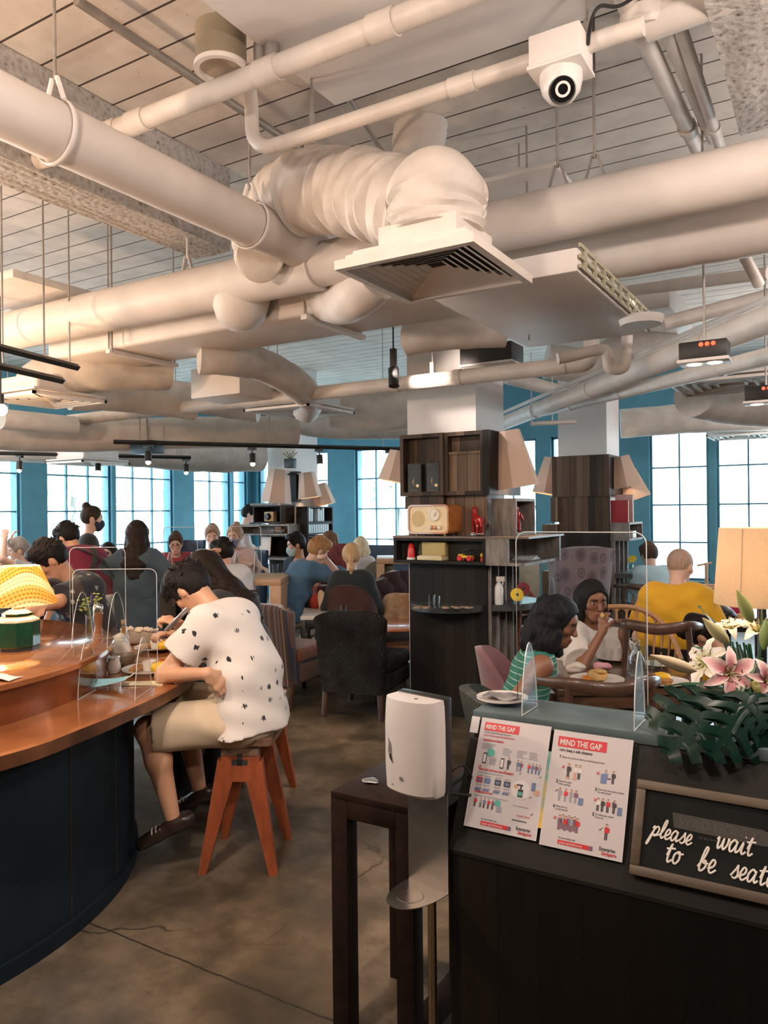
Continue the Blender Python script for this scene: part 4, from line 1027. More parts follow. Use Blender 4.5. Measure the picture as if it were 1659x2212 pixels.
track((245, 945), (872, 978), 7.4, 8.6, ((320, 'spotlight under the dark box lamp'), (545, 'spotlight above the striped armchair on the long track'), (690, 'spotlight right of the tilted shades on the far pillar'), (842, 'spotlight at the right end of the long track')), 'long black light track left of the pillar')
track((-20, 972), (412, 994), 8.6, 9.6, ((42, 'spotlight at the left end of the far track'), (212, 'spotlight in the middle of the far track'), (402, 'spotlight at the right end of the far track')), 'far black light track along the left windows')
track((-30, 745), (168, 792), 4.2, 4.9, (), 'near black light track at the left edge', (.9,))
track((-30, 815), (135, 795), 4.3, 4.9, (), 'short black light track crossing the left edge', (.2,))
q = pt(850, 790, 5.4); s = thing('track_spotlight', q, 0, 'black spotlight hanging left of the white pillar', 'spotlight', 'spotlights on the light tracks')
bm = B(); tube(bm, [(0, 0, 0), (0, 0, CEIL - q.z)], .006, 8); box(bm, (-.02, -.02, -.02), (.02, .02, .12), .004); obj('adapter', bm, BLK, s)
bm = B(); tube(bm, [(0, 0, -.02), (.02, -.03, -.15)], .038, 14); obj('lamp_head', bm, BLK, s)
# bare bulb at the left edge
q = pt(2, 885, 5.0); e = thing('pendant_bulb', q, 0, 'bare glowing bulb at the left edge', 'light bulb')
bm = B(); ball(bm, (0, 0, 0), .04); obj('bulb', bm, M('hot_bulb', (1, .8, .5), emit=25, ecol=(1, .72, .42)), e)
bm = B(); tube(bm, [(0, 0, .03), (0, 0, CEIL - q.z)], .005, 6); tube(bm, [(0, 0, .03), (0, 0, .1)], .02, 10); obj('cord', bm, BLK, e)
lamp('bulb_light', 'POINT', q - V(0, 0, .08), 14, WARM, .04)
# white panel by the left edge
q = pt(60, 640, 5.0); bm = B(); box(bm, q - V(.4, .3, .0), q + V(.3, .3, .05), .005); obj('access_panel', bm, PANEL, label='white square panel above the main duct at the left edge', cat='panel')
# ================================================================ pillars clad in reclaimed boards, with cubbies and lamp shades
def shade_mat(name, c, tr=.5):
 if name in _MC: return _MC[name]
 m = bpy.data.materials.new(name); m.use_nodes = True; nt = m.node_tree; nt.nodes.clear(); _MC[name] = m
 o = nd(nt, 'ShaderNodeOutputMaterial'); d = nd(nt, 'ShaderNodeBsdfDiffuse'); t = nd(nt, 'ShaderNodeBsdfTranslucent'); mx = nd(nt, 'ShaderNodeMixShader')
 v = coords(nt, (1, 1, 1)); w = noise(nt, v, 160, 2); col = mixc(nt, w, c, tuple(q * .82 for q in c))
 lk(nt, col, d.inputs[0]); lk(nt, col, t.inputs[0]); mx.inputs[0].default_value = tr
 lk(nt, d.outputs[0], mx.inputs[1]); lk(nt, t.outputs[0], mx.inputs[2]); lk(nt, mx.outputs[0], o.inputs[0])
 return m
BOARD = planks('reclaimed_boards', ((0, (.012, .009, .008)), (.35, (.045, .032, .026)), (.65, (.10, .066, .046)), (1, (.20, .135, .095))), .075)
BOARDL = planks('pale_boards', ((0, (.07, .05, .04)), (.4, (.17, .115, .08)), (1, (.34, .23, .155))), .085)
BOARDD = planks('dark_boards', ((0, (.006, .006, .006)), (.5, (.016, .014, .013)), (1, (.035, .028, .024))), .09)
EDGEW = wood('worn_edge_wood', (.10, .085, .075), (.30, .27, .25), 3, (8, 8, 1.5), .6)
BULB = M('warm_bulb', (1, .75, .45), emit=16, ecol=(1, .70, .40))
SHADE = shade_mat('linen_shade', (.76, .62, .53), .16)
def lampshade(px, py, d, rb, rt, h, tilt, label, sides=6, power=9, yaw=0.3, arm=None, mat=None, fwd=0):
 """tapered panelled shade, tilt in degrees seen from the camera (positive leans right)"""
 q = pt(px, py, d); e = thing('lampshade', q, 0, label, 'lamp', 'tilted linen shades on the pillars')
 mx = frame(V(0, 0, 0), R0, FW, UP) @ Ry(math.radians(tilt)) @ Rx(math.radians(fwd)) @ Rz(yaw)
 bm = B(); lathe(bm, [(rb, -h / 2), (rt, h / 2)], mx=mx, sides=sides)
 bmesh.ops.solidify(bm, geom=bm.faces[:], thickness=.004); obj('shade', bm, mat or SHADE, e, smooth=20)
 bm = B(); ball(bm, (0, 0, -.02), .034, mx=mx, u=10, v=8); obj('bulb', bm, BULB, e)
 bm = B(); tube(bm, [mx @ V(0, 0, .0), mx @ V(0, 0, h * .35), mx @ V(0, 0, h * .35) + (arm or V(-.2, 0, .0))], .012, 8); obj('bracket_arm', bm, BLK, e)
 lamp('shade_bulb', 'POINT', q + mx.to_3x3() @ V(0, 0, -h * .12), power, WARM, .035)
 return e
def shell(bm, lo, hi, t=.022, open_='-y'):
 """open-fronted box made of boards"""
 (x0, y0, z0), (x1, y1, z1) = lo, hi
 box(bm, (x0, y0, z0), (x1, y1, z0 + t)); box(bm, (x0, y0, z1 - t), (x1, y1, z1))
 if open_ == '-y':
  box(bm, (x0, y0, z0 + t), (x0 + t, y1, z1 - t)); box(bm, (x1 - t, y0, z0 + t), (x1, y1, z1 - t)); box(bm, (x0 + t, y1 - t, z0 + t), (x1 - t, y1, z1 - t))
 else:
  box(bm, (x0, y0, z0 + t), (x1, y0 + t, z1 - t)); box(bm, (x0, y1 - t, z0 + t), (x1, y1, z1 - t)); box(bm, (x0, y0 + t, z0 + t), (x0 + t, y1 - t, z1 - t))
# ---------------------------------------------------------------- main pillar
K = cw(.777, 5.84); x0, y0 = K.x, K.y
def fx(px, y): return pty(px, 1100, y).x
def fz(px, py, y): return pty(px, py, y).z
def rx(px, x): return ptx(px, 1100, x).y
bm = B(); xa = fx(882, y0 + .04); xb = fx(1030, y0 + .04); box(bm, (xa, y0 + .04, 0), (xb, y0 + .60, CEIL)); obj('pillar', bm, WHITEP, kind='structure', label='white square pillar behind the wooden shelves', smooth=0)
e = thing('display_shelf', K, 0, 'dark reclaimed wood shelf unit wrapped round the white pillar with the radio', 'shelf')
yt = y0 - .09
zt1, zt0 = fz(960, 934, yt), fz(960, 1070, yt)
xl, xm, xr = fx(865, yt), fx(958, yt), fx(1044, yt)
bm = B(); shell(bm, (xl, yt, zt0), (xm, y0 + .03, zt1), .03); obj('cubby', bm, BOARD, e, W=True, smooth=0)
bm = B(); shell(bm, (xm, yt + .02, zt0), (xr, y0 + .03, zt1), .03); obj('cubby', bm, BOARD, e, W=True, smooth=0)
bm = B(); zz = fz(1000, 980, yt); box(bm, (xm + .03, y0 - .04, zt0 + .03), (xr - .03, y0 - .02, zz)); box(bm, (xm + .03, y0 - .055, zz), (xr - .035, y0 - .02, zz + .02)); obj('back_panel', bm, BOARDL, e, W=True, smooth=0)
bm = B(); box(bm, (xr, yt - .0, zt0), (xr + .05, y0 + .55, zt1 + .0)); obj('side_board', bm, BOARDD, e, W=True, smooth=0)
zl1, zl0 = 1.398, 1.195
bm = B(); box(bm, (fx(882, y0), y0 + .01, zl1), (x0 - .005, y0 + .04, zt0)); obj('cladding', bm, BOARDL, e, W=True, smooth=0)
bm = B(); box(bm, (fx(882, y0), y0 - .05, zt0 - .10), (fx(964, y0), y0 + .02, zt0 - .002)); obj('cladding', bm, BOARD, e, W=True, smooth=0)
yl_ = y0 - .12; xL, xR = fx(849, yl_), fx(1048, yl_)
bm = B(); shell(bm, (xL, yl_, zl0), (xR, y0 + .0, zl1), .025); obj('long_cubby', bm, BOARDD, e, W=True, smooth=0)
bm = B(); box(bm, (xL - .004, yl_ - .006, zl1 - .004), (xR + .34, y0 + .68, zl1 + .012)); obj('ledge_top', bm, wood('ledge_wood', (.12, .085, .065), (.24, .18, .145), 3, (2, 10, 10), .45), e, W=True, smooth=0)
bm = B(); shell(bm, (xR, yl_, zl0 + .0), (xR + .02, yl_ + .02, zl1), .02) if False else box(bm, (xR, yl_ + .0, zl0), (xR + .18, yl_ + .02, zl1)); 
ye = rx(1157, xR + .3)
box(bm, (xR, y0 + .62, zl0), (xR + .32, y0 + .66, zl1)); box(bm, (xR, yl_, zl0), (xR + .30, y0 + .66, zl0 + .022)); box(bm, (xR, yl_, zl0), (xR + .012, y0 + .62, zl1))
obj('side_cubby', bm, EDGEW, e, W=True, smooth=0)
# niche with the red figure on the right side
bm = B(); shell(bm, (x0, y0 + .10, zl1 + .012), (x0 + .20, y0 + .52, zt0 - .03), .022, '+x'); obj('niche', bm, EDGEW, e, W=True, smooth=0)
bm = B(); box(bm, (x0 + .02, y0 + .13, zl1 + .03), (x0 + .03, y0 + .49, zt0 - .05)); obj('niche_back', bm, BOARDD, e, W=True, smooth=0)
# lower body
bm = B(); box(bm, (fx(883, y0), y0, 0), (x0, y0 + .04, zl0)); obj('front_cladding', bm, BOARDD, e, W=True, smooth=0)
bm = B(); box(bm, (fx(883, y0), y0 + .04, 0), (fx(883, y0) + .03, y0 + .64, zl0)); obj('side_cladding', bm, BOARDD, e, W=True, smooth=0)
bm = B(); box(bm, (x0 - .04, y0 + .04, 0), (x0 - .03, y0 + .62, zl0)); obj('side_cladding', bm, BOARDD, e, W=True, smooth=0)
for k in range(5):
 y = y0 + .02 + k * .15; bm = B(); box(bm, (x0 - .035, y, 0), (x0 + .02, y + .022, zl0)); obj('divider', bm, EDGEW, e, W=True, smooth=0)
TRAYM = wood('dark_shelf_wood', (.035, .045, .05), (.07, .075, .075), 3, (2, 8, 8), .35, coat=.2)
zr = .885
def half(cx, cy, rx_, ry_, a0, a1, n=24): return [(cx + rx_ * math.cos(a0 + (a1 - a0) * k / n), cy + ry_ * math.sin(a0 + (a1 - a0) * k / n)) for k in range(n + 1)]
bm = B(); prism(bm, half((fx(885, y0) + x0) / 2 - .0, y0 - .002, .30, .26, PI, 2 * PI), zr - .05, zr); obj('rounded_shelf', bm, TRAYM, e, W=True, smooth=30)
bm = B(); prism(bm, half(x0 + .022, y0 + .36, .24, .32, -PI / 2, PI / 2), zr - .05, zr); obj('rounded_shelf', bm, TRAYM, e, W=True, smooth=30)
bm = B(); prism(bm, half(fx(883, y0) - .002, y0 + .34, .13, .26, PI / 2, 1.5 * PI), zr - .03, zr + .02); obj('rounded_shelf', bm, TRAYM, e, W=True, smooth=30)
lampshade(1106, 992, 5.95, .19, .105, .44, -9, 'large tilted linen lampshade on the right side of the radio pillar', 6, 26, .2, V(-.16, -.1, .02))
lampshade(858, 1008, 6.5, .14, .09, .26, 12, 'lampshade peeking out behind the left side of the radio pillar', 6, 5, .2, V(.2, .1, 0))
# ---------------------------------------------------------------- things on the main shelf
def at(px, y, z): return V(pty(px, 1150, y).x, y, z)
GOLD = M('gold_foil', (.62, .50, .30), rough=.35, metal=.6); SLATE = M('slate_cover', (.055, .075, .085), (.04, .055, .065), rough=.6); PAGES = M('book_pages', (.74, .66, .54), rough=.8, scale=90, stretch=(30, 1, 1))
def menu_book(px, label, yaw):
 q = at(px, y0 - .05, zt0 + .031); e = thing('menu_book', q, yaw, label, 'book', 'slate menu books in the top cubby')
 bm = B(); box(bm, (-.05, -.022, 0), (.05, -.018, .225), .001); box(bm, (-.05, .018, 0), (.05, .022, .225), .001); box(bm, (-.054, -.022, 0), (-.049, .022, .225), .002); obj('cover', bm, SLATE, e, smooth=0)
 bm = B(); box(bm, (-.048, -.018, .004), (.046, .018, .221)); obj('page_block', bm, PAGES, e, smooth=0)
 bm = B(); mx = frame(V(0, -.0225, 0), (1, 0, 0), (0, 0, 1), (0, -1, 0))
 lathe(bm, [(0, .0006), (.012, .0006), (.012, 0)], 16, mx @ T(.024, .05, 0))
 for k in range(5):
  a = k * 1.3; tube(bm, [mx @ V(-.012, .075, 0), mx @ V(-.012 + .02 * math.cos(a), .075 + .028 * math.sin(a), 0)], .0016, 5)
 tube(bm, [mx @ V(-.03, .012, 0), mx @ V(.03, .012, 0)], .0018, 4); tube(bm, [mx @ V(-.01, .165, 0), mx @ V(.012, .165, 0)], .0014, 4)
 obj('cover_emblem', bm, GOLD, e)
menu_book(898, 'dark slate menu book standing at the left of the top left cubby', .25)
menu_book(938, 'dark slate menu book standing at the right of the top left cubby', .25)
def radio():
 q = at(940, y0 - .055, zl1 + .012); e = thing('radio', q, -.12, 'old honey-brown wooden table radio with a cream front on the shelf', 'radio')
 e.scale = (1.1, 1.0, 1.1)
 CASE = wood('radio_wood', (.36, .12, .03), (.58, .22, .06), 2, (1, 9, 9), .25, coat=.5); CREAM = M('cream_front', (.84, .68, .40), (.78, .60, .34), rough=.45, scale=60)
 w, h, dp = .175, .205, .09
 def rr(w, h, r, n=6):
  P = []
  for cx, cz, a in ((w - r, h - r, 0), (-w + r, h - r, PI / 2), (-w + r, r, PI), (w - r, r, 1.5 * PI)):
   for k in range(n + 1): P.append((cx + r * math.cos(a + PI / 2 * k / n), cz + r * math.sin(a + PI / 2 * k / n)))
  return P
 mx = frame(V(0, 0, .016), (1, 0, 0), (0, 0, 1), (0, -1, 0))
 bm = B(); A = rr(w, h, .035); n = len(A); Bq = [(x * .93, (y - h / 2) * .88 + h / 2) for x, y in A]
 prism(bm, A, -dp, dp, mx); obj('case', bm, CASE, e, smooth=35)
 bm = B(); prism(bm, Bq, dp + .001, dp + .003, mx); obj('front_panel', bm, CREAM, e, smooth=35)
 bm = B()
 for s in range(n):
  a, b_ = A[s], A[(s + 1) % n]; c, d_ = Bq[s], Bq[(s + 1) % n]
  vs_ = [bm.verts.new(mx @ V(*p, z)) for p, z in ((a, dp), (b_, dp), (b_, dp + .012), (a, dp + .012), (c, dp + .012), (d_, dp + .012), (d_, dp + .002), (c, dp + .002))]
  bm.faces.new((vs_[0], vs_[1], vs_[2], vs_[3])); bm.faces.new((vs_[3], vs_[2], vs_[5], vs_[4])); bm.faces.new((vs_[4], vs_[5], vs_[6], vs_[7]))
 bmesh.ops.remove_doubles(bm, verts=bm.verts[:], dist=1e-5)
 obj('case_rim', bm, CASE, e, smooth=35)
 c = mx @ T(.055, .135, dp + .003)
 bm = B(); lathe(bm, [(0, .010), (.034, .010), (.036, .012), (.044, .012), (.046, .004), (.046, 0)], 32, c); obj('tuning_dial', bm, M('ivory_plastic', (.82, .74, .58), rough=.3), e)
 bm = B(); lathe(bm, [(0, .022), (.012, .021), (.014, .010)], 20, c); tube(bm, [c @ V(0, 0, .012), c @ V(.022, .022, .012)], .002, 6); obj('dial_knob', bm, M('ivory_plastic', (.82, .74, .58)), e)
 bm = B(); box(bm, (.02, .03, dp + .003), (.095, .058, dp + .008), .002, mx=mx); obj('control_plate', bm, CASE, e)
 for x in (.02, .098):
  bm = B(); lathe(bm, [(0, .02), (.013, .019), (.015, .003), (.015, 0)], 20, mx @ T(x, .045, dp + .003)); obj('knob', bm, M('ivory_plastic', (.82, .74, .58)), e)
 bm = B(); lathe(bm, [(0, .0008), (.058, .0008), (.058, 0)], 32, mx @ T(-.085, .105, dp + .003)); obj('speaker_cloth', bm, M('speaker_cloth', (.72, .55, .30), (.60, .44, .22), rough=.9, scale=220), e)
 for x in (-.12, .12):
  for y in (-.06, .06):
   bm = B(); lathe(bm, [(.008, 0), (.012, .017), (0, .017)], 12, T(x, y, 0)); obj('foot', bm, M('brass_foot', (.55, .38, .18), metal=.6), e)
radio()
def horse():
 q = at(1031, y0 - .05, zl1 + .012); e = thing('toy_horse', q, .75, 'glossy red toy horse on wheels beside the radio', 'toy')
 RED = M('red_lacquer', (.42, .015, .02), (.36, .01, .016), rough=.18, coat=.6)
 s = Sdf(.004); k = .014
 s.cone((0, -.045, .125), (0, .035, .128), .030, .028, k)
 s.cone((0, .035, .13), (0, .062, .19), .026, .018, k); s.cone((0, .058, .195), (0, .098, .165), .020, .011, k)
 s.cone((0, .045, .205), (0, .03, .15), .008, .012, k)
 for x in (-.009, .009): s.cone((x, .055, .212), (x * 1.3, .052, .232), .006, .003, .006)
 for x in (-.017, .017):
  s.cone((x, .035, .115), (x, .042, .065), .014, .009, k); s.cone((x, .042, .065), (x, .045, .022), .009, .009, .008)
  s.cone((x, -.045, .115), (x, -.055, .07), .018, .010, k); s.cone((x, -.055, .07), (x, -.045, .022), .010, .009, .008)
 s.cone((0, -.072, .14), (0, -.092, .075), .009, .010, k)
 link('horse_body', s.mesh('horse_body'), RED, e)
 bm = B(); box(bm, (-.022, -.06, .012), (.022, .06, .022), .003); obj('base_board', bm, M('grey_metal', (.4, .38, .36), metal=.6), e)
 for x in (-.027, .027):
  for y in (-.042, .042):
   bm = B(); lathe(bm, [(0, -.004), (.012, -.004), (.012, .004), (0, .004)], 16, T(x, y, .012) @ Ry(PI / 2)); obj('wheel', bm, M('grey_metal', (.4, .38, .36)), e)
def figures():
 RED = M('red_lacquer', (.42, .015, .02))
 q = V(x0 + .11, y0 + .33, zl1 + .036); e = thing('toy_figure', q, heading(180), 'small dark red toy figure standing in the side niche', 'toy')
 s = Sdf(.004); k = .01
 for x in (-.022, .022): s.cone((x, 0, .01), (x, 0, .075), .014, .013, k); s.cone((x, .008, .008), (x, .02, .008), .010, .009, k)
 s.cone((0, 0, .085), (0, 0, .14), .026, .032, k)
 for x in (-1, 1): s.cone((x * .034, 0, .142), (x * .055, .005, .095), .011, .010, k)
 s.cone((0, 0, .16), (0, .005, .185), .018, .022, k)
 link('figure_body', s.mesh('figure_body'), RED, e)
 bm = B(); box(bm, (-.014, .018, .182), (.014, .028, .192), .002); obj('eye_band', bm, PANEL, e)
 q = at(1056, y0 - .06, zl1 + .012); bm = B(); lathe(bm, [(0, 0), (.036, 0), (.034, .03), (.016, .085), (.004, .105), (0, .107)], 24, T(q)); obj('cone_ornament', bm, BLK, label='small black cone ornament on the shelf edge right of the red horse', cat='ornament')
 q = at(1022, y0 - .10, zl1 + .012); e = thing('toy_car', q, -.2, 'tiny silver toy car in front of the red horse', 'toy car'); bm = B(); box(bm, (-.035, -.014, .006), (.035, .014, .018), .004); box(bm, (-.018, -.012, .018), (.016, .012, .030), .005); obj('car_body', bm, M('toy_silver', (.5, .48, .45), rough=.3, metal=.7), e)
 for x in (-.022, .022):
  for y in (-.015, .015): bm = B(); lathe(bm, [(0, -.003), (.008, -.003), (.008, .003), (0, .003)], 12, T(x, y, .008) @ Rx(PI / 2)); obj('wheel', bm, BLK, e)
 zc = zl0 + .026
 q = at(888, yl_ + .05, zc); e = thing('sauce_bottle', q, 0, 'red squeeze bottle with a white base at the left end of the long shelf', 'bottle')
 bm = B(); lathe(bm, [(0, .018), (.033, .018), (.030, .07), (.020, .115), (.010, .128), (0, .128)], 20); obj('bottle_body', bm, M('red_plastic', (.65, .02, .02), rough=.3), e); bm = B(); lathe(bm, [(0, 0), (.036, 0), (.035, .018), (0, .018)], 20); obj('bottle_cap', bm, PANEL, e)
 q = at(938, yl_ + .06, zc); e = thing('toy_piano', q, -.1, 'cream box with a clear hood and row of keys under the radio', 'ornament')
 CREAM2 = M('aged_cream', (.66, .58, .36), (.58, .50, .30), rough=.5)
 bm = B(); box(bm, (-.13, -.055, 0), (.10, .05, .032), .004); obj('key_base', bm, CREAM2, e)
 bm = B()
 for i in range(11): box(bm, (-.105 + i * .0175, -.052, .032), (-.092 + i * .0175, -.02, .037), .001)
 obj('key_row', bm, PANEL, e)
 bm = B(); box(bm, (-.12, .0, .032), (.10, .052, .14), .004); obj('cabinet_body', bm, CREAM2, e)
 bm = B(); hull(bm, [(x, y, z) for x in (-.125, .105) for y, z in ((-.045, .036), (-.012, .150), (.056, .150), (.056, .034))]); obj('clear_hood', bm, glass('yellowed_acrylic', (.90, .86, .70), .5), e, smooth=0)
 q = at(1006, yl_ + .05, zc); e = thing('toy_car', q, -.1, 'yellow vintage toy car with red wheels under the red horse', 'toy car')
 bm = B(); box(bm, (-.06, -.024, .022), (.055, .024, .042), .004); box(bm, (-.06, -.018, .042), (-.015, .018, .052), .004); obj('car_body', bm, M('toy_yellow', (.75, .50, .03), rough=.35), e)
 bm = B()
 for x in (-.012, .02, .048):
  for y in (-.02, .02): tube(bm, [(x, y, .042), (x, y, .085)], .0022, 6)
 box(bm, (-.016, -.023, .085), (.054, .023, .090), .002); obj('cabin_frame', bm, BLK, e)
 for x in (-.042, .04):
  for y in (-.028, .028): bm = B(); lathe(bm, [(0, -.004), (.02, -.004), (.02, .004), (0, .004)], 18, T(x, y, .021) @ Rx(PI / 2)); obj('wheel', bm, M('red_plastic', (.65, .02, .02)), e)
 q = at(1041, yl_ + .045, zc); e = thing('toy_figure', q, 0, 'tiny yellow and red toy figure at the right end of the long shelf', 'toy'); bm = B(); lathe(bm, [(0, 0), (.014, 0), (.012, .03), (0, .034)], 14); obj('figure_body', bm, M('red_plastic', (.6, .02, .02)), e); bm = B(); ball(bm, (0, 0, .046), .016, u=12, v=8); obj('figure_head', bm, M('toy_yellow', (.7, .5, .03)), e)
 q = V(x0 + .20, y0 + .30, zl0 + .024); bm = B()
 for k in range(4): box(bm, (-.08, -.11, k * .007), (.08, .11, k * .007 + .006), .001, mx=T(q) @ Rz(.1 * k))
 obj('magazine_pile', bm, M('magazine_paper', (.55, .6, .62)), label='thin pile of papers in the right end of the long shelf', cat='magazine', smooth=0)
 # spray bottle, gerberas, tumblers and cards on the rounded shelves
 q = ptz(1078, 1306, zr); e = thing('spray_bottle', q, heading(90), 'white spray bottle on the rounded shelf right of the pillar', 'bottle')
 bm = B(); lathe(bm, [(0, 0), (.030, 0), (.033, .01), (.032, .13), (.022, .155), (.013, .165), (.013, .175), (0, .175)], 20); obj('bottle_body', bm, M('cloudy_plastic', (.72, .76, .78), rough=.3), e)
 bm = B(); box(bm, (-.012, -.02, .175), (.012, .045, .215), .006); box(bm, (-.004, .025, .15), (.004, .034, .18), .002); obj('spray_trigger', bm, PANEL, e)
 q = ptz(1119, 1308, zr); e = thing('flower_vase', q, 0, 'small glass vase with a yellow and a dark red gerbera on the right rounded shelf', 'vase')
 GL = glass('clear_glass', (.93, .96, .96), .8, .5)
 bm = B(); lathe(bm, [(0, .002), (.028, .002), (.034, .075), (.031, .075), (.025, .008), (0, .008)], 20); obj('glass_vase', bm, GL, e)
 for j, (dx, dz, c, nm) in enumerate(((-.012, .085, (.78, .58, .03), 'gerbera_yellow'), (.045, .125, (.20, .006, .02), 'gerbera_red'))):
  c0 = R0 * dx + UP * dz - FW * (.03 - .05 * j); mx = frame(c0, R0, UP, -FW) @ Rx(-.2)
  bm = B()
  for ring in range(2):
   for k in range(16):
    a = 2 * PI * (k + ring * .5) / 16; ball(bm, (.029, 0, .003 * ring), (.024, .0075, .0025), mx=mx @ Rz(a), u=8, v=5)
  f = obj('gerbera_bloom', bm, M(nm, c, rough=.6), e)
  bm = B(); ball(bm, (0, 0, .006), (.012, .012, .006), mx=mx, u=10, v=6); obj('bloom_centre', bm, BLK, f)
  bm = B(); tube(bm, [c0, V(0, 0, .03)], .003, 6); obj('stem', bm, M('stem_green', (.10, .22, .05)), e)
 for i, (px, py, dz) in enumerate(((933, 1310, 0), (943, 1313, 0))):
  q = ptz(px, py, zr); bm = B(); lathe(bm, [(0, .002), (.026, .002), (.031, .085), (.029, .085), (.024, .008), (0, .008)], 18, T(q + V(0, 0, .001))); obj('tumbler', bm, GL, label=('left tumbler on the dark rounded shelf under the radio', 'right tumbler on the dark rounded shelf under the radio')[i], cat='glass', group='tumblers on the rounded shelf')
 for i, px in enumerate((905, 922, 962, 985, 1008)):
  q = ptz(px, 1314, zr); bm = B(); box(bm, (-.024, -.045, 0), (.024, .045, .012), .004, mx=T(q + V(0, 0, .001)) @ Rz(.3 * i)); obj('folded_napkin', bm, M('tan_napkin', (.45, .32, .22), (.2, .14, .1), scale=30), label='folded tan napkin lying on the dark rounded shelf', cat='napkin', group='folded napkins on the rounded shelf')
# ---------------------------------------------------------------- second pillar (right) and far pillar
def pillar2():
 K2 = cw(2.43, 8.26); X2, Y2 = K2.x, K2.y
 def gx(px, y=Y2): return pty(px, 1100, y).x
 bm = B(); box(bm, (gx(1207, Y2 + .05), Y2 + .05, 0), (gx(1312, Y2 + .05), Y2 + .58, CEIL)); obj('pillar', bm, WHITEP, kind='structure', label='white square pillar at right', smooth=0)
 e = thing('display_shelf', K2, 0, 'dark board clad shelf round the right pillar with red books', 'shelf')
 zt, zm, zb = pty(1300, 982, Y2).z, pty(1300, 1072, Y2).z, pty(1300, 1150, Y2).z
 bm = B(); box(bm, (gx(1195), Y2 - .03, zm), (X2, Y2 + .05, zt)); obj('cladding', bm, BOARD, e, W=True, smooth=0)
 bm = B(); box(bm, (X2 - .06, Y2 + .05, zm), (X2, Y2 + .6, zt)); obj('cladding', bm, BOARDD, e, W=True, smooth=0)
 bm = B(); box(bm, (gx(1207), Y2, zb), (X2 - .01, Y2 + .05, zm)); obj('cladding', bm, BOARD, e, W=True, smooth=0)
 bm = B(); box(bm, (gx(1192), Y2 - .04, zm - .28), (gx(1207), Y2 + .5, zm)); obj('side_block', bm, BOARDL, e, W=True, smooth=0)
 z1, z0 = pty(1300, 1133, Y2).z, pty(1300, 1168, Y2).z
 bm = B(); box(bm, (gx(1174), Y2 - .05, z0), (gx(1206), Y2 + .5, z1)); obj('side_block', bm, BOARDL, e, W=True, smooth=0)
 bm = B(); box(bm, (gx(1200), Y2 - .02, z0), (X2 + .0, Y2 + .03, zb)); box(bm, (gx(1203), Y2 + .0, 0), (X2, Y2 + .04, z0)); obj('front_cladding', bm, BOARDD, e, W=True, smooth=0)
 bm = B(); box(bm, (gx(1173), Y2 - .05, .45), (gx(1205), Y2 + .5, .92)); obj('side_block', bm, BOARDL, e, W=True, smooth=0)
 bm = B(); shell(bm, (X2, Y2 + .0, z0 - .0), (X2 + .20, Y2 + .62, z1 + .02), .022, '+x'); obj('side_cubby', bm, EDGEW, e, W=True, smooth=0)
 bm = B(); box(bm, (X2 + .021, Y2 + .02, z0 + .02), (X2 + .026, Y2 + .6, z1)); obj('cubby_back', bm, BOARDD, e, W=True, smooth=0)
 bm = B(); box(bm, (X2 - .02, Y2 + .04, 0), (X2, Y2 + .6, z0)); obj('side_cladding', bm, BOARDD, e, W=True, smooth=0)
 for k in range(4):
  y = Y2 + .02 + k * .19; bm = B(); box(bm, (X2, y, 0), (X2 + .04, y + .02, z0)); obj('divider', bm, EDGEW, e, W=True, smooth=0)
 zr2 = pty(1350, 1240, Y2).z
 bm = B(); prism(bm, half(X2 + .042, Y2 + .33, .26, .32, -PI / 2, PI / 2), zr2 - .05, zr2); obj('rounded_shelf', bm, TRAYM, e, W=True, smooth=30)
 q = V(X2 + .16, Y2 + .2, zr2); v_ = thing('flower_vase', q, 0, 'small vase with a yellow flower on the right pillar ledge', 'vase'); bm = B(); lathe(bm, [(0, .002), (.03, .002), (.03, .09), (.027, .09), (.025, .008), (0, .008)], 16); obj('glass_vase', bm, glass('clear_glass', (.93, .96, .96)), v_)
 bm = B()
 for k in range(12): ball(bm, (.03, 0, 0), (.025, .009, .004), mx=T(.02, 0, .15) @ Rx(.9) @ Rz(k * PI / 6), u=8, v=5)
 obj('bloom', bm, M('gerbera_yellow', (.78, .58, .03)), v_); bm = B(); tube(bm, [(.02, 0, .15), (0, 0, .03)], .004, 6); obj('stem', bm, M('stem_green', (.10, .22, .05)), v_)
 for i, (dy, h, c, lab) in enumerate(((.04, .24, (.40, .02, .03), 'red book standing on the right pillar cubby'), (.16, .30, (.62, .50, .50), 'tall pale book standing behind the red book'))):
  b_ = thing('book', V(X2 + .09 + .02 * i, Y2 + .02 + dy, z1 + .02), 0, lab, 'book', 'books on the right pillar')
  bm = B(); box(bm, (-.09, -.018, 0), (.09, -.014, h)); box(bm, (-.09, .032, 0), (.09, .036, h)); box(bm, (-.094, -.018, 0), (-.088, .036, h)); obj('cover', bm, M('cover_%d' % i, c), b_, smooth=0)
  bm = B(); box(bm, (-.088, -.014, .004), (.086, .032, h - .006)); obj('page_block', bm, PAGES, b_, smooth=0)
 bm = B(); box(bm, V(X2 + .08, Y2 + .2, z0 + .022), V(X2 + .19, Y2 + .36, z0 + .10), .004); obj('white_box', bm, PANEL, label='small white box inside the right pillar cubby', cat='box')
 lampshade(1186, 1028, 8.85, .17, .095, .42, 10, 'lampshade on the left side of the right pillar', 6, 5, .2, V(.34, .0, 0))
 lampshade(1348, 1018, 8.45, .18, .10, .34, -12, 'front lampshade of the two on the right side of the right pillar', 6, 6, .2, V(-.2, -.1, 0))
 lampshade(1362, 1046, 8.8, .20, .12, .34, -18, 'rear lampshade of the two on the right side of the right pillar', 6, 8, .2, V(-.3, -.1, 0))
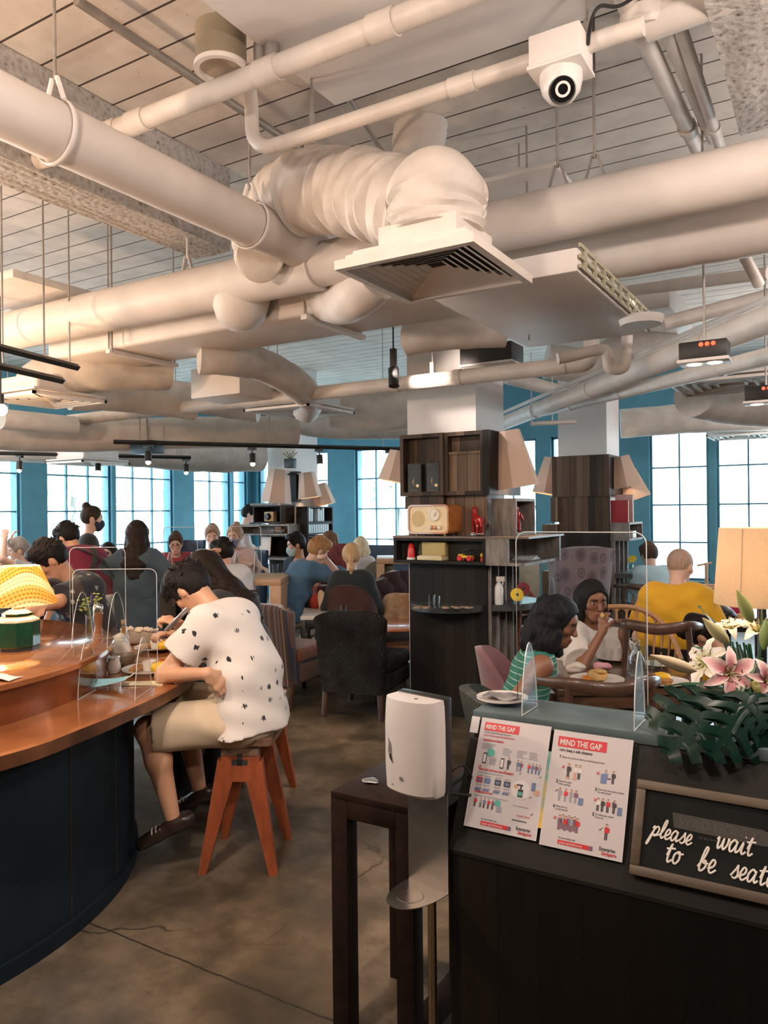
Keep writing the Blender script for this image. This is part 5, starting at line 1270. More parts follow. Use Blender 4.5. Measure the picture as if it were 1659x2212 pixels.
def pillar3():
 d0 = 10.9; K3 = pt(640, 1108, d0); X3, Y3 = K3.x, K3.y
 bm = B(); xa = pty(579, 1100, Y3 + .05).x; yb = ptx(687, 1100, X3 - .05).y; box(bm, (xa, Y3 + .05, 0), (X3 - .05, min(yb, Y3 + .75), CEIL)); obj('pillar', bm, WHITEP, kind='structure', label='far white square pillar at left', smooth=0)
 e = thing('display_shelf', (X3, Y3, 0), 0, 'far dark shelf unit with cubbies round the left pillar', 'shelf')
 def gx(px): return pty(px, 1100, Y3).x
 def gz(py): return pty(600, py, Y3).z
 bm = B(); box(bm, (gx(622), Y3 - .02, gz(1085)), (X3 + .02, Y3 + .1, gz(1020))); obj('cladding', bm, BOARDD, e, W=True, smooth=0)
 bm = B(); box(bm, (gx(568), Y3 - .28, gz(1092)), (gx(632), Y3 + .04, gz(1087))); obj('shelf_board', bm, EDGEW, e, W=True, smooth=0)
 for a, b_, t, b2, m_ in ((572, 632, 1092, 1130, BOARDD), (540, 648, 1132, 1155, EDGEW), (585, 648, 1155, 1202, BOARDD)):
  bm = B(); shell(bm, (gx(a), Y3 - .26, gz(b2)), (gx(b_), Y3 + .04, gz(t)), .02); obj('cubby', bm, m_, e, W=True, smooth=0)
 for z0_, z1_ in ((1130, 1095), (1155, 1130), (1200, 1157)):
  bm = B(); shell(bm, (X3, Y3 + .0, gz(z0_)), (X3 + .20, Y3 + .62, gz(z1_)), .02, '+x'); obj('cubby', bm, BOARDD, e, W=True, smooth=0)
 bm = B(); box(bm, (gx(582), Y3, 0), (X3, Y3 + .6, gz(1205))); obj('base_cladding', bm, BOARDD, e, W=True, smooth=0)
 bm = B(); box(bm, (gx(560), Y3 - .3, gz(1206)), (X3 + .2, Y3 + .6, gz(1202))); obj('counter_board', bm, EDGEW, e, W=True, smooth=0)
 PB = M('pale_spine', (.60, .68, .70), (.5, .58, .6))
 n = 0
 for row, (zt, zb, k0) in enumerate(((1098, 1130, 7), (1133, 1155, 9))):
  for k in range(k0):
   z = gz(zb) + .021; y = Y3 + .04 + k * .055
   if row == 0 and k in (2, 3): continue
   bm = B(); box(bm, (X3 + .05, y, z), (X3 + .19, y + .045, z + (.13 if row else (.2 - .02 * (k % 3)))), .003); obj('book', bm, PB, label=('pale book in the upper right cubby of the far pillar shelf', 'pale book in the lower right cubby of the far pillar shelf')[row], cat='book', group=('pale books in the upper far cubby', 'pale books in the lower far cubby')[row], smooth=0)
 q = V(gx(596), Y3 - .12, gz(1130) + .021); e2 = thing('camera_ornament', q, 0, 'small brass vintage camera in the far pillar cubby', 'ornament'); bm = B(); box(bm, (-.09, -.05, 0), (.09, .05, .15), .02); obj('body', bm, M('brass_tin', (.45, .34, .2), metal=.4), e2); bm = B(); lathe(bm, [(0, .05), (.04, .05), (.05, 0)], 16, frame(V(0, -.05, .075), (1, 0, 0), (0, 0, 1), (0, -1, 0))); obj('lens', bm, BLK, e2)
 q = V(gx(612), Y3 - .1, gz(1155) + .021); e2 = thing('toy_car', q, 0, 'small brown toy car in the far pillar cubby', 'toy car'); bm = B(); box(bm, (-.12, -.04, .02), (.12, .04, .06), .01); box(bm, (-.05, -.035, .06), (.07, .035, .10), .012); obj('car_body', bm, M('toy_brown', (.3, .15, .08)), e2)
 for x in (-.07, .07): bm = B(); lathe(bm, [(0, -.01), (.025, -.01), (.025, .01), (0, .01)], 14, T(x, -.04, .025) @ Rx(PI / 2)); obj('wheel', bm, BLK, e2)
 q = V(gx(596), Y3 - .26, gz(1202) + .0); q.z = gz(1201) + .022; e2 = thing('picture_frame', q, .1, 'white framed card standing on the far pillar counter', 'frame'); bm = B(); box(bm, (-.09, -.012, 0), (.09, .012, .30), .004, mx=Rx(-.15)); obj('frame', bm, PANEL, e2); bm = B(); box(bm, (-.065, -.015, .03), (.065, -.012, .27), mx=Rx(-.15)); obj('card', bm, M('pale_card', (.62, .58, .58)), e2)
 q = pt(627, 1000, d0 - .25); e2 = thing('hanging_pot', q, 0, 'small dark pot with spikes fixed on the far white pillar', 'plant pot'); bm = B(); box(bm, (-.075, -.05, -.07), (.075, .05, .06), .01); obj('pot', bm, M('dark_teal_box', (.02, .05, .07)), e2)
 bm = B()
 for k in range(5): tube(bm, [(0, 0, .05), (-.12 + k * .06, 0, .14 + .02 * (k % 2))], .006, 5)
 obj('spike', bm, M('stem_green', (.10, .22, .05)), e2)
 lampshade(600, 1050, 10.5, .21, .135, .46, 6, 'left lampshade of the three on the far pillar', 6, 7, .2, V(.25, .1, 0))
 lampshade(666, 1048, 10.9, .17, .11, .36, -7, 'middle lampshade of the three on the far pillar', 6, 7, .2, V(-.2, .1, 0))
 lampshade(697, 1068, 11.3, .16, .10, .32, -14, 'right lampshade of the three on the far pillar', 6, 7, .2, V(-.25, .1, 0))
horse(); figures(); pillar2(); pillar3()
# ================================================================ round island bar
BC = cw(-2.5, 3.3); ZLO, ZUP = .84, 1.0
COPPER = M('copper_resin_top', (.50, .19, .065), (.30, .105, .035), rough=.16, metal=.35, scale=3.5, coat=.6, bmp=.03, bscale=6)
COPSIDE = M('copper_edge', (.24, .10, .045), (.10, .045, .025), rough=.3, metal=.5, scale=6)
BARB = M('navy_panel', (.010, .020, .028), (.007, .013, .019), rough=.6, scale=4, spec=.15)
e = thing('island_bar', BC, 0, 'round copper topped island bar with a raised inner ledge', 'bar counter')
R1, R2, RB_ = 1.545, 1.26, 1.345
OUT = cr([cw(*p_) - BC for p_ in ((-3.4, 2.0), (-2.5, 1.72), (-1.7, 1.93), (-1.23, 2.46), (-1.09, 2.78), (-1.01, 3.05), (-.95, 3.31), (-.92, 3.6), (-.95, 4.0), (-1.05, 4.38), (-1.3, 4.68), (-1.7, 4.82), (-2.5, 4.86), (-3.5, 4.6), (-4.0, 3.3))], 7, True)
def ringband(levels):
 bm = B(); rg = []
 for k_, z_ in levels: rg.append([bm.verts.new((p_ * k_ if k_ <= 1 and k_ > .9 else p_.normalized() * k_ * 1.0) + V(0, 0, z_)) for p_ in OUT])
 for A_, C_ in zip(rg[:-1], rg[1:]):
  for i in range(len(OUT)): bm.faces.new((A_[i], A_[(i + 1) % len(OUT)], C_[(i + 1) % len(OUT)], C_[i]))
 return bm
obj('counter_top', ringband([(R2 - .40, ZLO), (.995, ZLO), (1.0, ZLO - .008)]), COPPER, e)
obj('counter_edge', ringband([(1.0, ZLO - .008), (1.0, ZLO - .055), (.99, ZLO - .062), (.86, ZLO - .062)]), COPSIDE, e)
bm = B(); lathe(bm, [(R2 - .035, ZLO), (R2 - .035, ZUP - .028)], 96); obj('riser_panel', bm, M('copper_riser', (.30, .095, .035), (.20, .06, .02), rough=.22, metal=.45, scale=4), e)
bm = B(); lathe(bm, [(0, ZUP), (R2 - .006, ZUP), (R2, ZUP - .005), (R2, ZUP - .024), (R2 - .006, ZUP - .028), (R2 - .1, ZUP - .028)], 96); obj('ledge_top', bm, COPPER, e)
bm = B(); lathe(bm, [(RB_, .06), (RB_, ZLO - .06)], 96); lathe(bm, [(RB_ + .015, 0), (RB_ + .015, .06), (RB_, .06)], 96); obj('base_panel', bm, BARB, e)
for k in range(24):
 a = 2 * PI * k / 24; bm = B(); tube(bm, [(RB_ * math.cos(a), RB_ * math.sin(a), .06), (RB_ * math.cos(a), RB_ * math.sin(a), ZLO - .06)], .004, 6); obj('panel_joint', bm, BLK, e)
def lo(px, py): return ptz(px, py, ZLO)
def hi_(px, py): return ptz(px, py, ZUP)
# ---------------------------------------------------------------- lamp on the ledge
q = hi_(38, 1402); e = thing('table_lamp', q, heading(0), 'lamp with a green faceted base and yellow feather patterned shade on the bar', 'lamp')
lampq = q
GREEN = M('green_glaze', (.006, .055, .028), (.004, .04, .02), rough=.12, coat=.8); CRM = M('cream_glaze', (.70, .60, .44), rough=.2, coat=.4)
bm = B(); lathe(bm, [(0, .012), (.088, .012), (.094, .02), (.094, .125), (.088, .132)], mx=Rz(.39), sides=8); obj('base_body', bm, GREEN, e, smooth=15)
bm = B(); lathe(bm, [(0, 0), (.090, 0), (.090, .012), (0, .012)], mx=Rz(.39), sides=8); obj('base_foot', bm, BLK, e, smooth=15)
bm = B(); lathe(bm, [(.094, .128), (.090, .136), (.064, .150), (.060, .152)], mx=Rz(.39), sides=8); obj('shoulder_band', bm, CRM, e, smooth=15)
bm = B(); lathe(bm, [(.062, .150), (.064, .162), (.060, .164)], mx=Rz(.39), sides=8); obj('lid_band', bm, GREEN, e, smooth=15)
bm = B(); lathe(bm, [(.061, .163), (.035, .178), (.022, .18), (.022, .196), (.016, .200), (.016, .215), (0, .215)], mx=Rz(.39), sides=8); obj('lid_top', bm, CRM, e, smooth=15)
def feather():
 m = bpy.data.materials.new('feather_shade'); m.use_nodes = True; nt = m.node_tree; nt.nodes.clear()
 o = nd(nt, 'ShaderNodeOutputMaterial'); d = nd(nt, 'ShaderNodeBsdfDiffuse'); t = nd(nt, 'ShaderNodeBsdfTranslucent'); mx = nd(nt, 'ShaderNodeMixShader'); mx.inputs[0].default_value = .55
 v = coords(nt); sp = nd(nt, 'ShaderNodeSeparateXYZ'); lk(nt, v, sp.inputs[0])
 ang = mth(nt, 'ARCTAN2', sp.outputs[1], sp.outputs[0]); z = sp.outputs[2]
 u = mth(nt, 'MULTIPLY', ang, 9.0); w = mth(nt, 'ADD', mth(nt, 'MULTIPLY', z, 55), mth(nt, 'MULTIPLY', mth(nt, 'SINE', mth(nt, 'MULTIPLY', ang, 2.0)), 2.2))
 row = mth(nt, 'FLOOR', w); fu = mth(nt, 'SUBTRACT', mth(nt, 'FRACT', mth(nt, 'ADD', u, mth(nt, 'MULTIPLY', row, .5))), .5)
 sc = mth(nt, 'ADD', mth(nt, 'FRACT', w), mth(nt, 'MULTIPLY', mth(nt, 'MULTIPLY', fu, fu), 2.4))
 band = mth(nt, 'ADD', mth(nt, 'MULTIPLY', mth(nt, 'SINE', mth(nt, 'MULTIPLY', row, .95)), .5), .5)
 c1 = ramp(nt, sc, ((.05, (.20, .06, .012)), (.30, (.60, .30, .06)), (.75, (.84, .62, .24)), (1.0, (.72, .46, .12))))
 c2 = ramp(nt, sc, ((.05, (.30, .11, .02)), (.25, (.85, .70, .42)), (1.0, (.92, .84, .64))))
 col = mixc(nt, ramp(nt, band, ((.35, 0.0), (.65, 1.0))), c1, c2)
 lk(nt, col, d.inputs[0]); lk(nt, col, t.inputs[0]); lk(nt, d.outputs[0], mx.inputs[1]); lk(nt, t.outputs[0], mx.inputs[2]); lk(nt, mx.outputs[0], o.inputs[0]); return m
bm = B(); lathe(bm, [(.172, .205), (.095, .375)], 40); bmesh.ops.solidify(bm, geom=bm.faces[:], thickness=.002); obj('lamp_shade', bm, feather(), e)
bm = B(); ball(bm, (0, 0, .28), .025, u=10, v=8); tube(bm, [(0, 0, .21), (0, 0, .26)], .012, 8); obj('bulb', bm, BULB, e)
lamp('table_lamp_bulb', 'POINT', q + V(0, 0, .315), 11, (1, .88, .66), .03)
# ---------------------------------------------------------------- ledge and counter things
q = hi_(213, 1383); e = thing('pepper_mill', q, 0, 'tall brown wooden pepper mill with a steel cap on the bar ledge', 'pepper mill')
bm = B(); lathe(bm, [(0, 0), (.024, 0), (.025, .02), (.019, .055), (.017, .075), (.022, .11), (.024, .128), (.022, .135)], 24); obj('mill_body', bm, wood('mill_wood', (.16, .05, .022), (.30, .11, .05), 3, (8, 8, 1), .22, coat=.5), e)
bm = B(); lathe(bm, [(.0225, .134), (.024, .145), (.023, .166), (.018, .172), (.006, .173), (.006, .180), (0, .181)], 24); obj('steel_cap', bm, M('brushed_steel', (.55, .52, .50), rough=.25, metal=1), e)
q = hi_(194, 1378); e = thing('flower_vase', q, 0, 'clear glass vase with yellow and purple flower sprigs beside the pepper mill', 'vase')
GLc = glass('clear_glass', (.93, .96, .96), .8, .5)
bm = B(); lathe(bm, [(0, .003), (.020, .003), (.021, .02), (.018, .09), (.021, .115), (.019, .115), (.016, .09), (.018, .012), (0, .012)], 20); obj('glass_vase', bm, GLc, e)
bm = B(); rnd = random.Random(3)
tips = []
for k in range(9):
 a = rnd.uniform(0, 6.28); r = rnd.uniform(.01, .05); t = V(r * math.cos(a), r * math.sin(a), rnd.uniform(.15, .215)); tips.append(t); tube(bm, cr([V(0, 0, .02), V(.005, 0, .1), t], 4), .0016, 5)
obj('stems', bm, M('stem_green', (.10, .22, .05)), e)
bm = B()
for t in tips:
 for k in range(5): ball(bm, t + V(rnd.uniform(-.018, .018), rnd.uniform(-.018, .018), rnd.uniform(-.05, .01)), (.011, .006, .004), mx=None, u=7, v=5)
obj('leaves', bm, M('sprig_leaves', (.30, .38, .06), (.50, .46, .05), scale=60), e)
bm = B()
for k in range(10): ball(bm, (.018 + .002 * (k % 2), 0, .165 + k * .0055), (.0055, .0055, .0045), u=7, v=5)
obj('purple_spike', bm, M('lavender_purple', (.09, .03, .20)), e)
def crumple(name, q, r, seed, mat, label, cat, hgt=1.0):
 bm = B(); bmesh.ops.create_icosphere(bm, subdivisions=4, radius=1); rnd = random.Random(seed); D = [(Vector((rnd.gauss(0, 1), rnd.gauss(0, 1), rnd.gauss(0, 1))).normalized(), rnd.uniform(-.25, .2)) for _ in range(26)]
 for v in bm.verts:
  d = v.co.normalized(); s = 1 + sum(w * max(0, d.dot(n)) ** 7 for n, w in D); v.co = Vector((d.x * r[0] * s, d.y * r[1] * s, max(d.z * s, -.8) * r[2]))
 z0 = min(v.co.z for v in bm.verts); return obj(name, bm, mat, label=label, cat=cat, smooth=28) if not bmesh.ops.transform(bm, matrix=T(q + V(0, 0, -z0)), verts=bm.verts[:]) else None
PAPER = M('white_bag_film', (.80, .74, .68), (.70, .64, .58), rough=.35, scale=9)
crumple('plastic_bag', lo(256, 1418), (.075, .05, .07), 5, PAPER, 'crumpled white carrier bag on the bar behind the sauce bottle', 'bag')
q = lo(268, 1412); e = thing('sauce_bottle', q, 0, 'small glass bottle of orange-brown sauce standing before the carrier bag', 'bottle')
bm = B(); lathe(bm, [(0, .003), (.024, .003), (.025, .015), (.025, .085), (.013, .125), (.012, .15), (.0, .15)], 22); obj('sauce_fill', bm, M('amber_sauce', (.50, .22, .06), (.42, .17, .04), rough=.25), e)
bm = B(); lathe(bm, [(0, 0), (.026, 0), (.0275, .01), (.0275, .087), (.0155, .128), (.0145, .168)], 22); obj('glass_wall', bm, GLc, e); bm = B(); lathe(bm, [(0, .16), (.013, .16), (.014, .185), (0, .186)], 16); obj('bottle_cap', bm, wood('cork', (.45, .25, .12), (.55, .34, .18)), e)
q = lo(249, 1412); e = thing('water_glass', q, heading(180), 'printed glass tumbler of water left of the sauce bottle', 'glass')
bm = B(); lathe(bm, [(0, .003), (.029, .003), (.033, .11), (.031, .11), (.027, .012), (0, .012)], 24); obj('glass_wall', bm, GLc, e); bm = B(); textm(bm, 'made', .016, frame(V(.022, .0335, .03), (-1, 0, 0), (0, 0, 1), (0, 1, 0))); obj('printed_word', bm, BLK, e, smooth=0)
q = lo(246, 1454); e = thing('milk_jug', q, heading(90), 'small white milk jug on the lower counter', 'jug')
WCER = M('white_ceramic', (.76, .72, .68), (.72, .68, .64), rough=.15, coat=.5)
bm = B(); lathe(bm, [(0, .002), (.026, .002), (.033, .02), (.031, .045), (.025, .065), (.028, .078), (.025, .078), (.022, .064), (.029, .02), (0, .01)], 28)
for v in bm.verts:
 if v.co.z > .06 and v.co.x > .018: v.co.x += (v.co.z - .06) * .6
obj('jug_body', bm, WCER, e)
q = lo(218, 1452); bm = B(); lathe(bm, [(0, .002), (.026, .002), (.028, .03), (.024, .075), (.019, .082), (0, .084)], 24, T(q)); obj('salt_shaker', bm, M('beige_ceramic', (.42, .34, .28), rough=.3), label='beige salt shaker left of the white milk jug', cat='shaker')
q = lo(270, 1438); e = thing('coffee_cup', q, heading(90), 'wide grey-green stoneware cup between the jug and the plate', 'cup')
bm = B(); lathe(bm, [(0, .003), (.03, .003), (.052, .028), (.060, .058), (.056, .058), (.048, .03), (.02, .012), (0, .012)], 32); obj('cup_body', bm, M('stoneware', (.30, .24, .17), (.24, .20, .14), rough=.35), e)
bm = B(); tube(bm, cr([V(.054, 0, .05), V(.08, 0, .052), V(.083, 0, .03), V(.05, 0, .022)], 5), .005, 8); obj('cup_handle', bm, M('stoneware', (.30, .24, .17)), e)
EGG = M('scrambled_egg', (.80, .50, .03), (.72, .42, .02), rough=.4, scale=40, bmp=.6, bscale=60); TOM = M('baked_tomato', (.40, .06, .02), (.30, .10, .03), rough=.4, scale=30); BRN = M('hash_brown', (.42, .20, .06), (.28, .12, .03), scale=40, bmp=.5)
def lump(bm, c, r, seed, mi=0):
 rnd = random.Random(seed); vs_ = ball(bm, c, r, u=18, v=12, mi=mi)
 for v in vs_: v.co += Vector((rnd.uniform(-1, 1), rnd.uniform(-1, 1), rnd.uniform(-1, 1))) * min(r) * .14
def plate(q, r, label, ramek=True, group='breakfast plates on the bar', foods=True, yaw=0):
 e = thing('dinner_plate', q, yaw, label, 'plate', group)
 bm = B(); lathe(bm, [(0, .004), (r * .6, .004), (r * .72, .008), (r, .020), (r, .024), (r * .7, .013), (r * .6, .009), (0, .009)], 40); obj('plate', bm, WCER, e)
 if foods:
  bm = B(); lump(bm, (r * .36, -r * .1, .026), (r * .34, r * .28, .026), 1); lump(bm, (r * .52, -.01, .03), (r * .2, r * .18, .022), 2); obj('scrambled_egg', bm, EGG, e)
  bm = B(); lump(bm, (r * .28, r * .36, .03), (r * .22, r * .18, .024), 3); lump(bm, (r * .55, r * .38, .028), (r * .16, r * .14, .018), 4); obj('baked_tomato', bm, TOM, e)
  bm = B(); lump(bm, (-r * .45, r * .0, .022), (r * .2, r * .3, .016), 5); lump(bm, (-r * .6, -r * .2, .018), (r * .12, r * .1, .012), 6); obj('hash_brown', bm, BRN, e)
 if ramek:
  bm = B(); lathe(bm, [(0, .0), (.030, 0), (.034, .045), (.031, .045), (.028, .008), (0, .03)], 24, T(-r * .05, 0, .010)); obj('ramekin', bm, WCER, e)
 return e
plate(lo(326, 1452), .135, 'breakfast plate with scrambled eggs beside the man\'s elbow', yaw=heading(0))
plate(lo(340, 1404) + V(.0, .0, 0), .125, 'breakfast plate with scrambled eggs further back, before the woman', yaw=heading(0))
q = lo(300, 1392); e = thing('clutch_bag', q, heading(8), 'grey clutch bag with a fluffy top edge lying behind the plates', 'bag')
bm = B(); box(bm, (-.10, -.03, 0), (.10, .035, .085), .022, 4); obj('bag_body', bm, M('taupe_suede', (.34, .27, .21), (.27, .21, .16), rough=.8, scale=20), e)
bm = B(); rnd = random.Random(9)
for k in range(60): ball(bm, (rnd.uniform(-.10, .10), rnd.uniform(-.03, .035), .086 + rnd.uniform(-.004, .008)), .010, u=7, v=5)
obj('fluffy_edge', bm, M('cream_fleece', (.70, .58, .46), rough=.9), e)
# face mask lying on the counter
q = lo(225, 1487); e = thing('face_mask', q, heading(-5), 'pale blue surgical mask lying on the counter', 'face mask')
bm = B(); MB_ = M('mask_blue', (.28, .56, .64), (.36, .64, .70), rough=.7, scale=3)
def mk(u, v): x = -.10 + .20 * u; return V(x, -.04 + .08 * v, .012 + .035 * math.sin(PI * min(1, max(0, v))) * (1.1 - u) + .03 * (1 - u) * 0 + .03 * u * u + .004 * math.sin(v * 18))
sheet(bm, mk, 16, 14, thick=.0015); obj('mask_cloth', bm, MB_, e, smooth=60)
for s_, x in ((0, -.1), (1, .1)):
 bm = B(); tube(bm, cr([mk(s_, .05), V(x * 1.25, -.02, .03 + .03 * s_), V(x * 1.3, .02, .03 + .03 * s_), mk(s_, .95)], 6), .002, 6); obj('ear_loop', bm, WCER, e)
q = lo(310, 1478); bm = B(); sheet(bm, lambda u, v: V(-.09 + .18 * u, -.035 + .07 * v, .004 + .008 * math.sin(3 * u + 1) * math.sin(PI * v) + .003 * math.sin(8 * v)), 14, 8, thick=.004); bmesh.ops.transform(bm, matrix=T(q) @ Rz(heading(-4)), verts=bm.verts[:]); obj('paper_napkin', bm, M('cream_paper', (.74, .66, .46), (.70, .62, .42), rough=.7), label='folded cream paper sleeve lying in front of the plate', cat='napkin', smooth=60)
q = hi_(2, 1468); bm = B(); sheet(bm, lambda u, v: V(-.06 + .12 * u, -.04 + .08 * v, .006 + .02 * math.sin(PI * u) * math.sin(PI * v + .5)), 10, 8, thick=.003); bmesh.ops.transform(bm, matrix=T(q) @ Rz(.4), verts=bm.verts[:]); obj('paper_napkin', bm, PAPER, label='white paper napkin on the ledge at the left edge', cat='napkin', smooth=60)
q = lo(205, 1462); crumple('tissue', lo(178, 1470), (.035, .03, .022), 8, PAPER, 'crumpled tissue on the lower counter left of the mask', 'tissue')
# ---------------------------------------------------------------- clear acrylic screens on feet
AC = glass('acrylic_sheet', (.955, .97, .97), .35, .35); ACE = M('acrylic_edge', (.72, .76, .77), rough=.2, spec=.8)
def rrect(w, h, r=.03, n=6):
 P = [(-w / 2, 0), (w / 2, 0)]
 for cx, cz, a in ((w / 2 - r, h - r, 0), (-w / 2 + r, h - r, PI / 2)):
  for k in range(n + 1): P.append((cx + r * math.cos(a + PI / 2 * k / n), cz + r * math.sin(a + PI / 2 * k / n)))
 return P
def screen(q, yaw, w, h, label, group=None, foot_h=.24, foot_d=.2, ft=(-.33, .33), edge=.0014):
 e = thing('acrylic_screen', q, yaw, label, 'screen', group)
 mx = frame(V(0, 0, .03), (1, 0, 0), (0, 0, 1), (0, -1, 0)); P = rrect(w, h)
 bm = B(); prism(bm, P, -.002, .002, mx); obj('clear_sheet', bm, AC, e, smooth=0)
 bm = B(); tube(bm, [mx @ V(*p, 0) for p in P], edge, 6, closed=True); obj('sheet_edge', bm, ACE, e)
 for x in ft:
  n = 14; Q = [(-foot_d / 2, 0), (foot_d / 2, 0)] + [(foot_d * .5 * math.cos(PI / 2 * k / n) ** 1.0 * (1 - .25 * k / n), foot_h * math.sin(PI / 2 * k / n)) for k in range(1, n + 1)] + [(-foot_d * .5 * math.cos(PI / 2 * k / n) * (1 - .25 * k / n), foot_h * math.sin(PI / 2 * k / n)) for k in range(n - 1, 0, -1)]
  mf = frame(V(w * x, 0, .002), (0, -1, 0), (0, 0, 1), (1, 0, 0))
  bm = B(); prism(bm, Q, -.002, .002, mf); f = obj('screen_foot', bm, AC, e, smooth=0)
  bm = B(); tube(bm, [mf @ V(*p, 0) for p in Q], edge, 6, closed=True); obj('foot_edge', bm, ACE, f)
 return e
a, b_ = lo(170, 1500), lo(312, 1500)
mid = (a + b_) / 2
# seen slightly from its end: a sheet across the counter, standing between the two seats
screen(pt(253, 1502, 2.93) * 1.0 - V(0, 0, 0) if False else V(*(lo(250, 1500)).xy, ZLO), heading(2), 0.36, .50, 'nearer clear acrylic screen standing on the lower bar counter', 'clear acrylic screens on the bar')
screen(V(*hi_(212, 1392).xy, ZUP), heading(6), .27, .42, 'farther clear acrylic screen standing across the bar ledge', 'clear acrylic screens on the bar', ft=(-.28, .34))
# ================================================================ reception desk at the front right
ZT = 1.04; yD = ptz(1040, 1535, ZT).y; xD = ptz(1022, 1533, ZT).x
DW = planks('charcoal_boards', ((0, (.003, .003, .0025)), (.5, (.007, .006, .005)), (1, (.016, .012, .009))), .11, axis=0)
DT = M('zinc_top', (.12, .17, .18), (.085, .12, .13), rough=.3, scale=5)
e = thing('reception_desk', (xD, yD, 0), 0, 'dark wooden reception desk with a sloping front at the lower right', 'desk')
SL = .165; DZ = .33                           # the slope runs SL forward over DZ down
XE = xD + 2.6
bm = B(); box(bm, (xD - .0, yD - .005, ZT - .03), (XE, yD + .20, ZT), .004); obj('desk_top', bm, DT, e, W=True)
bm = B(); t0 = V(xD + .004, yD - .004, ZT - .004); n_s = V(0, -DZ, SL).normalized()
pts = [(yD, ZT - .031), (yD - SL * 1.0, ZT - DZ * 1.0), (yD - SL * 1.0, ZT - DZ * 1.0 - .01), (yD + .03, ZT - DZ * 1.0 - .01), (yD + .03, ZT - .031)]
prism(bm, [(p[0], p[1]) for p in pts], 0, XE - xD, frame(V(xD, 0, 0), (0, 1, 0), (0, 0, 1), (1, 0, 0))); obj('sloping_panel', bm, M('smoked_panel', (.018, .018, .015), (.013, .013, .011), rough=.4, scale=5, spec=.2), e, W=True, smooth=0)
bm = B(); box(bm, (xD + .002, yD - SL * .985, 0), (XE, yD + .18, ZT - DZ * 1.0 - .012)); box(bm, (xD + .02, yD + .035, ZT - DZ * 1.0 - .012), (XE, yD + .18, ZT - .03)); obj('desk_body', bm, DW, e, W=True, smooth=0)
bm = B(); box(bm, (xD, yD + .20, .60), (XE, yD + .55, .63)); obj('lower_shelf', bm, DW, e, W=True, smooth=0)
# clear rail of the sloping panel at its left end
AC = glass('acrylic_sheet', (.955, .97, .97), .35, .35)
O_ = V(0, yD - .001, ZT - .0); NS = V(0, -DZ, SL).normalized(); DS = V(0, -SL, -DZ).normalized()
def sp_(px, py): return ptp(px, py, O_ + NS * .004, NS)
def slope_frame(o, lift=0): return frame(o + NS * lift, (1, 0, 0), -DS, NS)
PAPW = M('laminated_paper', (.56, .53, .54), (.53, .50, .51), rough=.3, scale=3); RED_ = M('poster_red', (.62, .03, .04), rough=.4); INK = M('poster_ink', (.05, .045, .05), rough=.6); TEALI = M('poster_teal', (.10, .42, .36), rough=.6); GREY_ = M('poster_grey', (.33, .33, .38), rough=.6); SKI = M('poster_skin', (.62, .36, .26)); BLU_ = M('poster_blue', (.14, .20, .36)); PLUM = M('poster_plum', (.20, .09, .14)); WHT = M('poster_white', (.72, .70, .70))
PM = [INK, RED_, WHT, TEALI, GREY_, SKI, BLU_, PLUM]
def quad(bm, x0, y0, x1, y1, mx, mi, z=.0004):
 vs_ = [bm.verts.new(mx @ V(x, y, z)) for x, y in ((x0, y0), (x1, y0), (x1, y1), (x0, y1))]; f = bm.faces.new(vs_); f.material_index = mi
def disc(bm, cx, cy, r, mx, mi, z=.0005, n=14, sy=1.0):
 f = bm.faces.new([bm.verts.new(mx @ V(cx + r * math.cos(2 * PI * k / n), cy + sy * r * math.sin(2 * PI * k / n), z)) for k in range(n)]); f.material_index = mi
def wee(bm, x, y, h, mx, shirt, legs):
 """a small printed pictogram of a standing figure"""
 disc(bm, x, y + h * .92, h * .085, mx, 5); quad(bm, x - h * .12, y + h * .45, x + h * .12, y + h * .82, mx, shirt); quad(bm, x - h * .09, y, x - h * .01, y + h * .46, mx, legs); quad(bm, x + .01 * h, y, x + h * .09, y + h * .46, mx, legs)
 disc(bm, x, y + h * .97, h * .085, mx, 0, .0004); quad(bm, x + h * .12, y + h * .5, x + h * .2, y + h * .78, mx, shirt)
def tick(bm, x, y, s, mx, bad):
 if bad:
  for a in (1, -1): tube(bm, [mx @ V(x - s, y - s * a, .0006), mx @ V(x + s, y + s * a, .0006)], s * .25, 4, mi=1)
 else: tube(bm, [mx @ V(x - s, y, .0006), mx @ V(x - s * .2, y - s, .0006), mx @ V(x + s * 1.3, y + s, .0006)], s * .2, 4, mi=0)
def lines(bm, x, y, w, n, mx, mi=4, st=.0045, seed=0):
 r = random.Random(seed)
 for k in range(n): quad(bm, x, y - k * st, x + w * r.uniform(.6, 1), y - k * st + .0016, mx, mi)
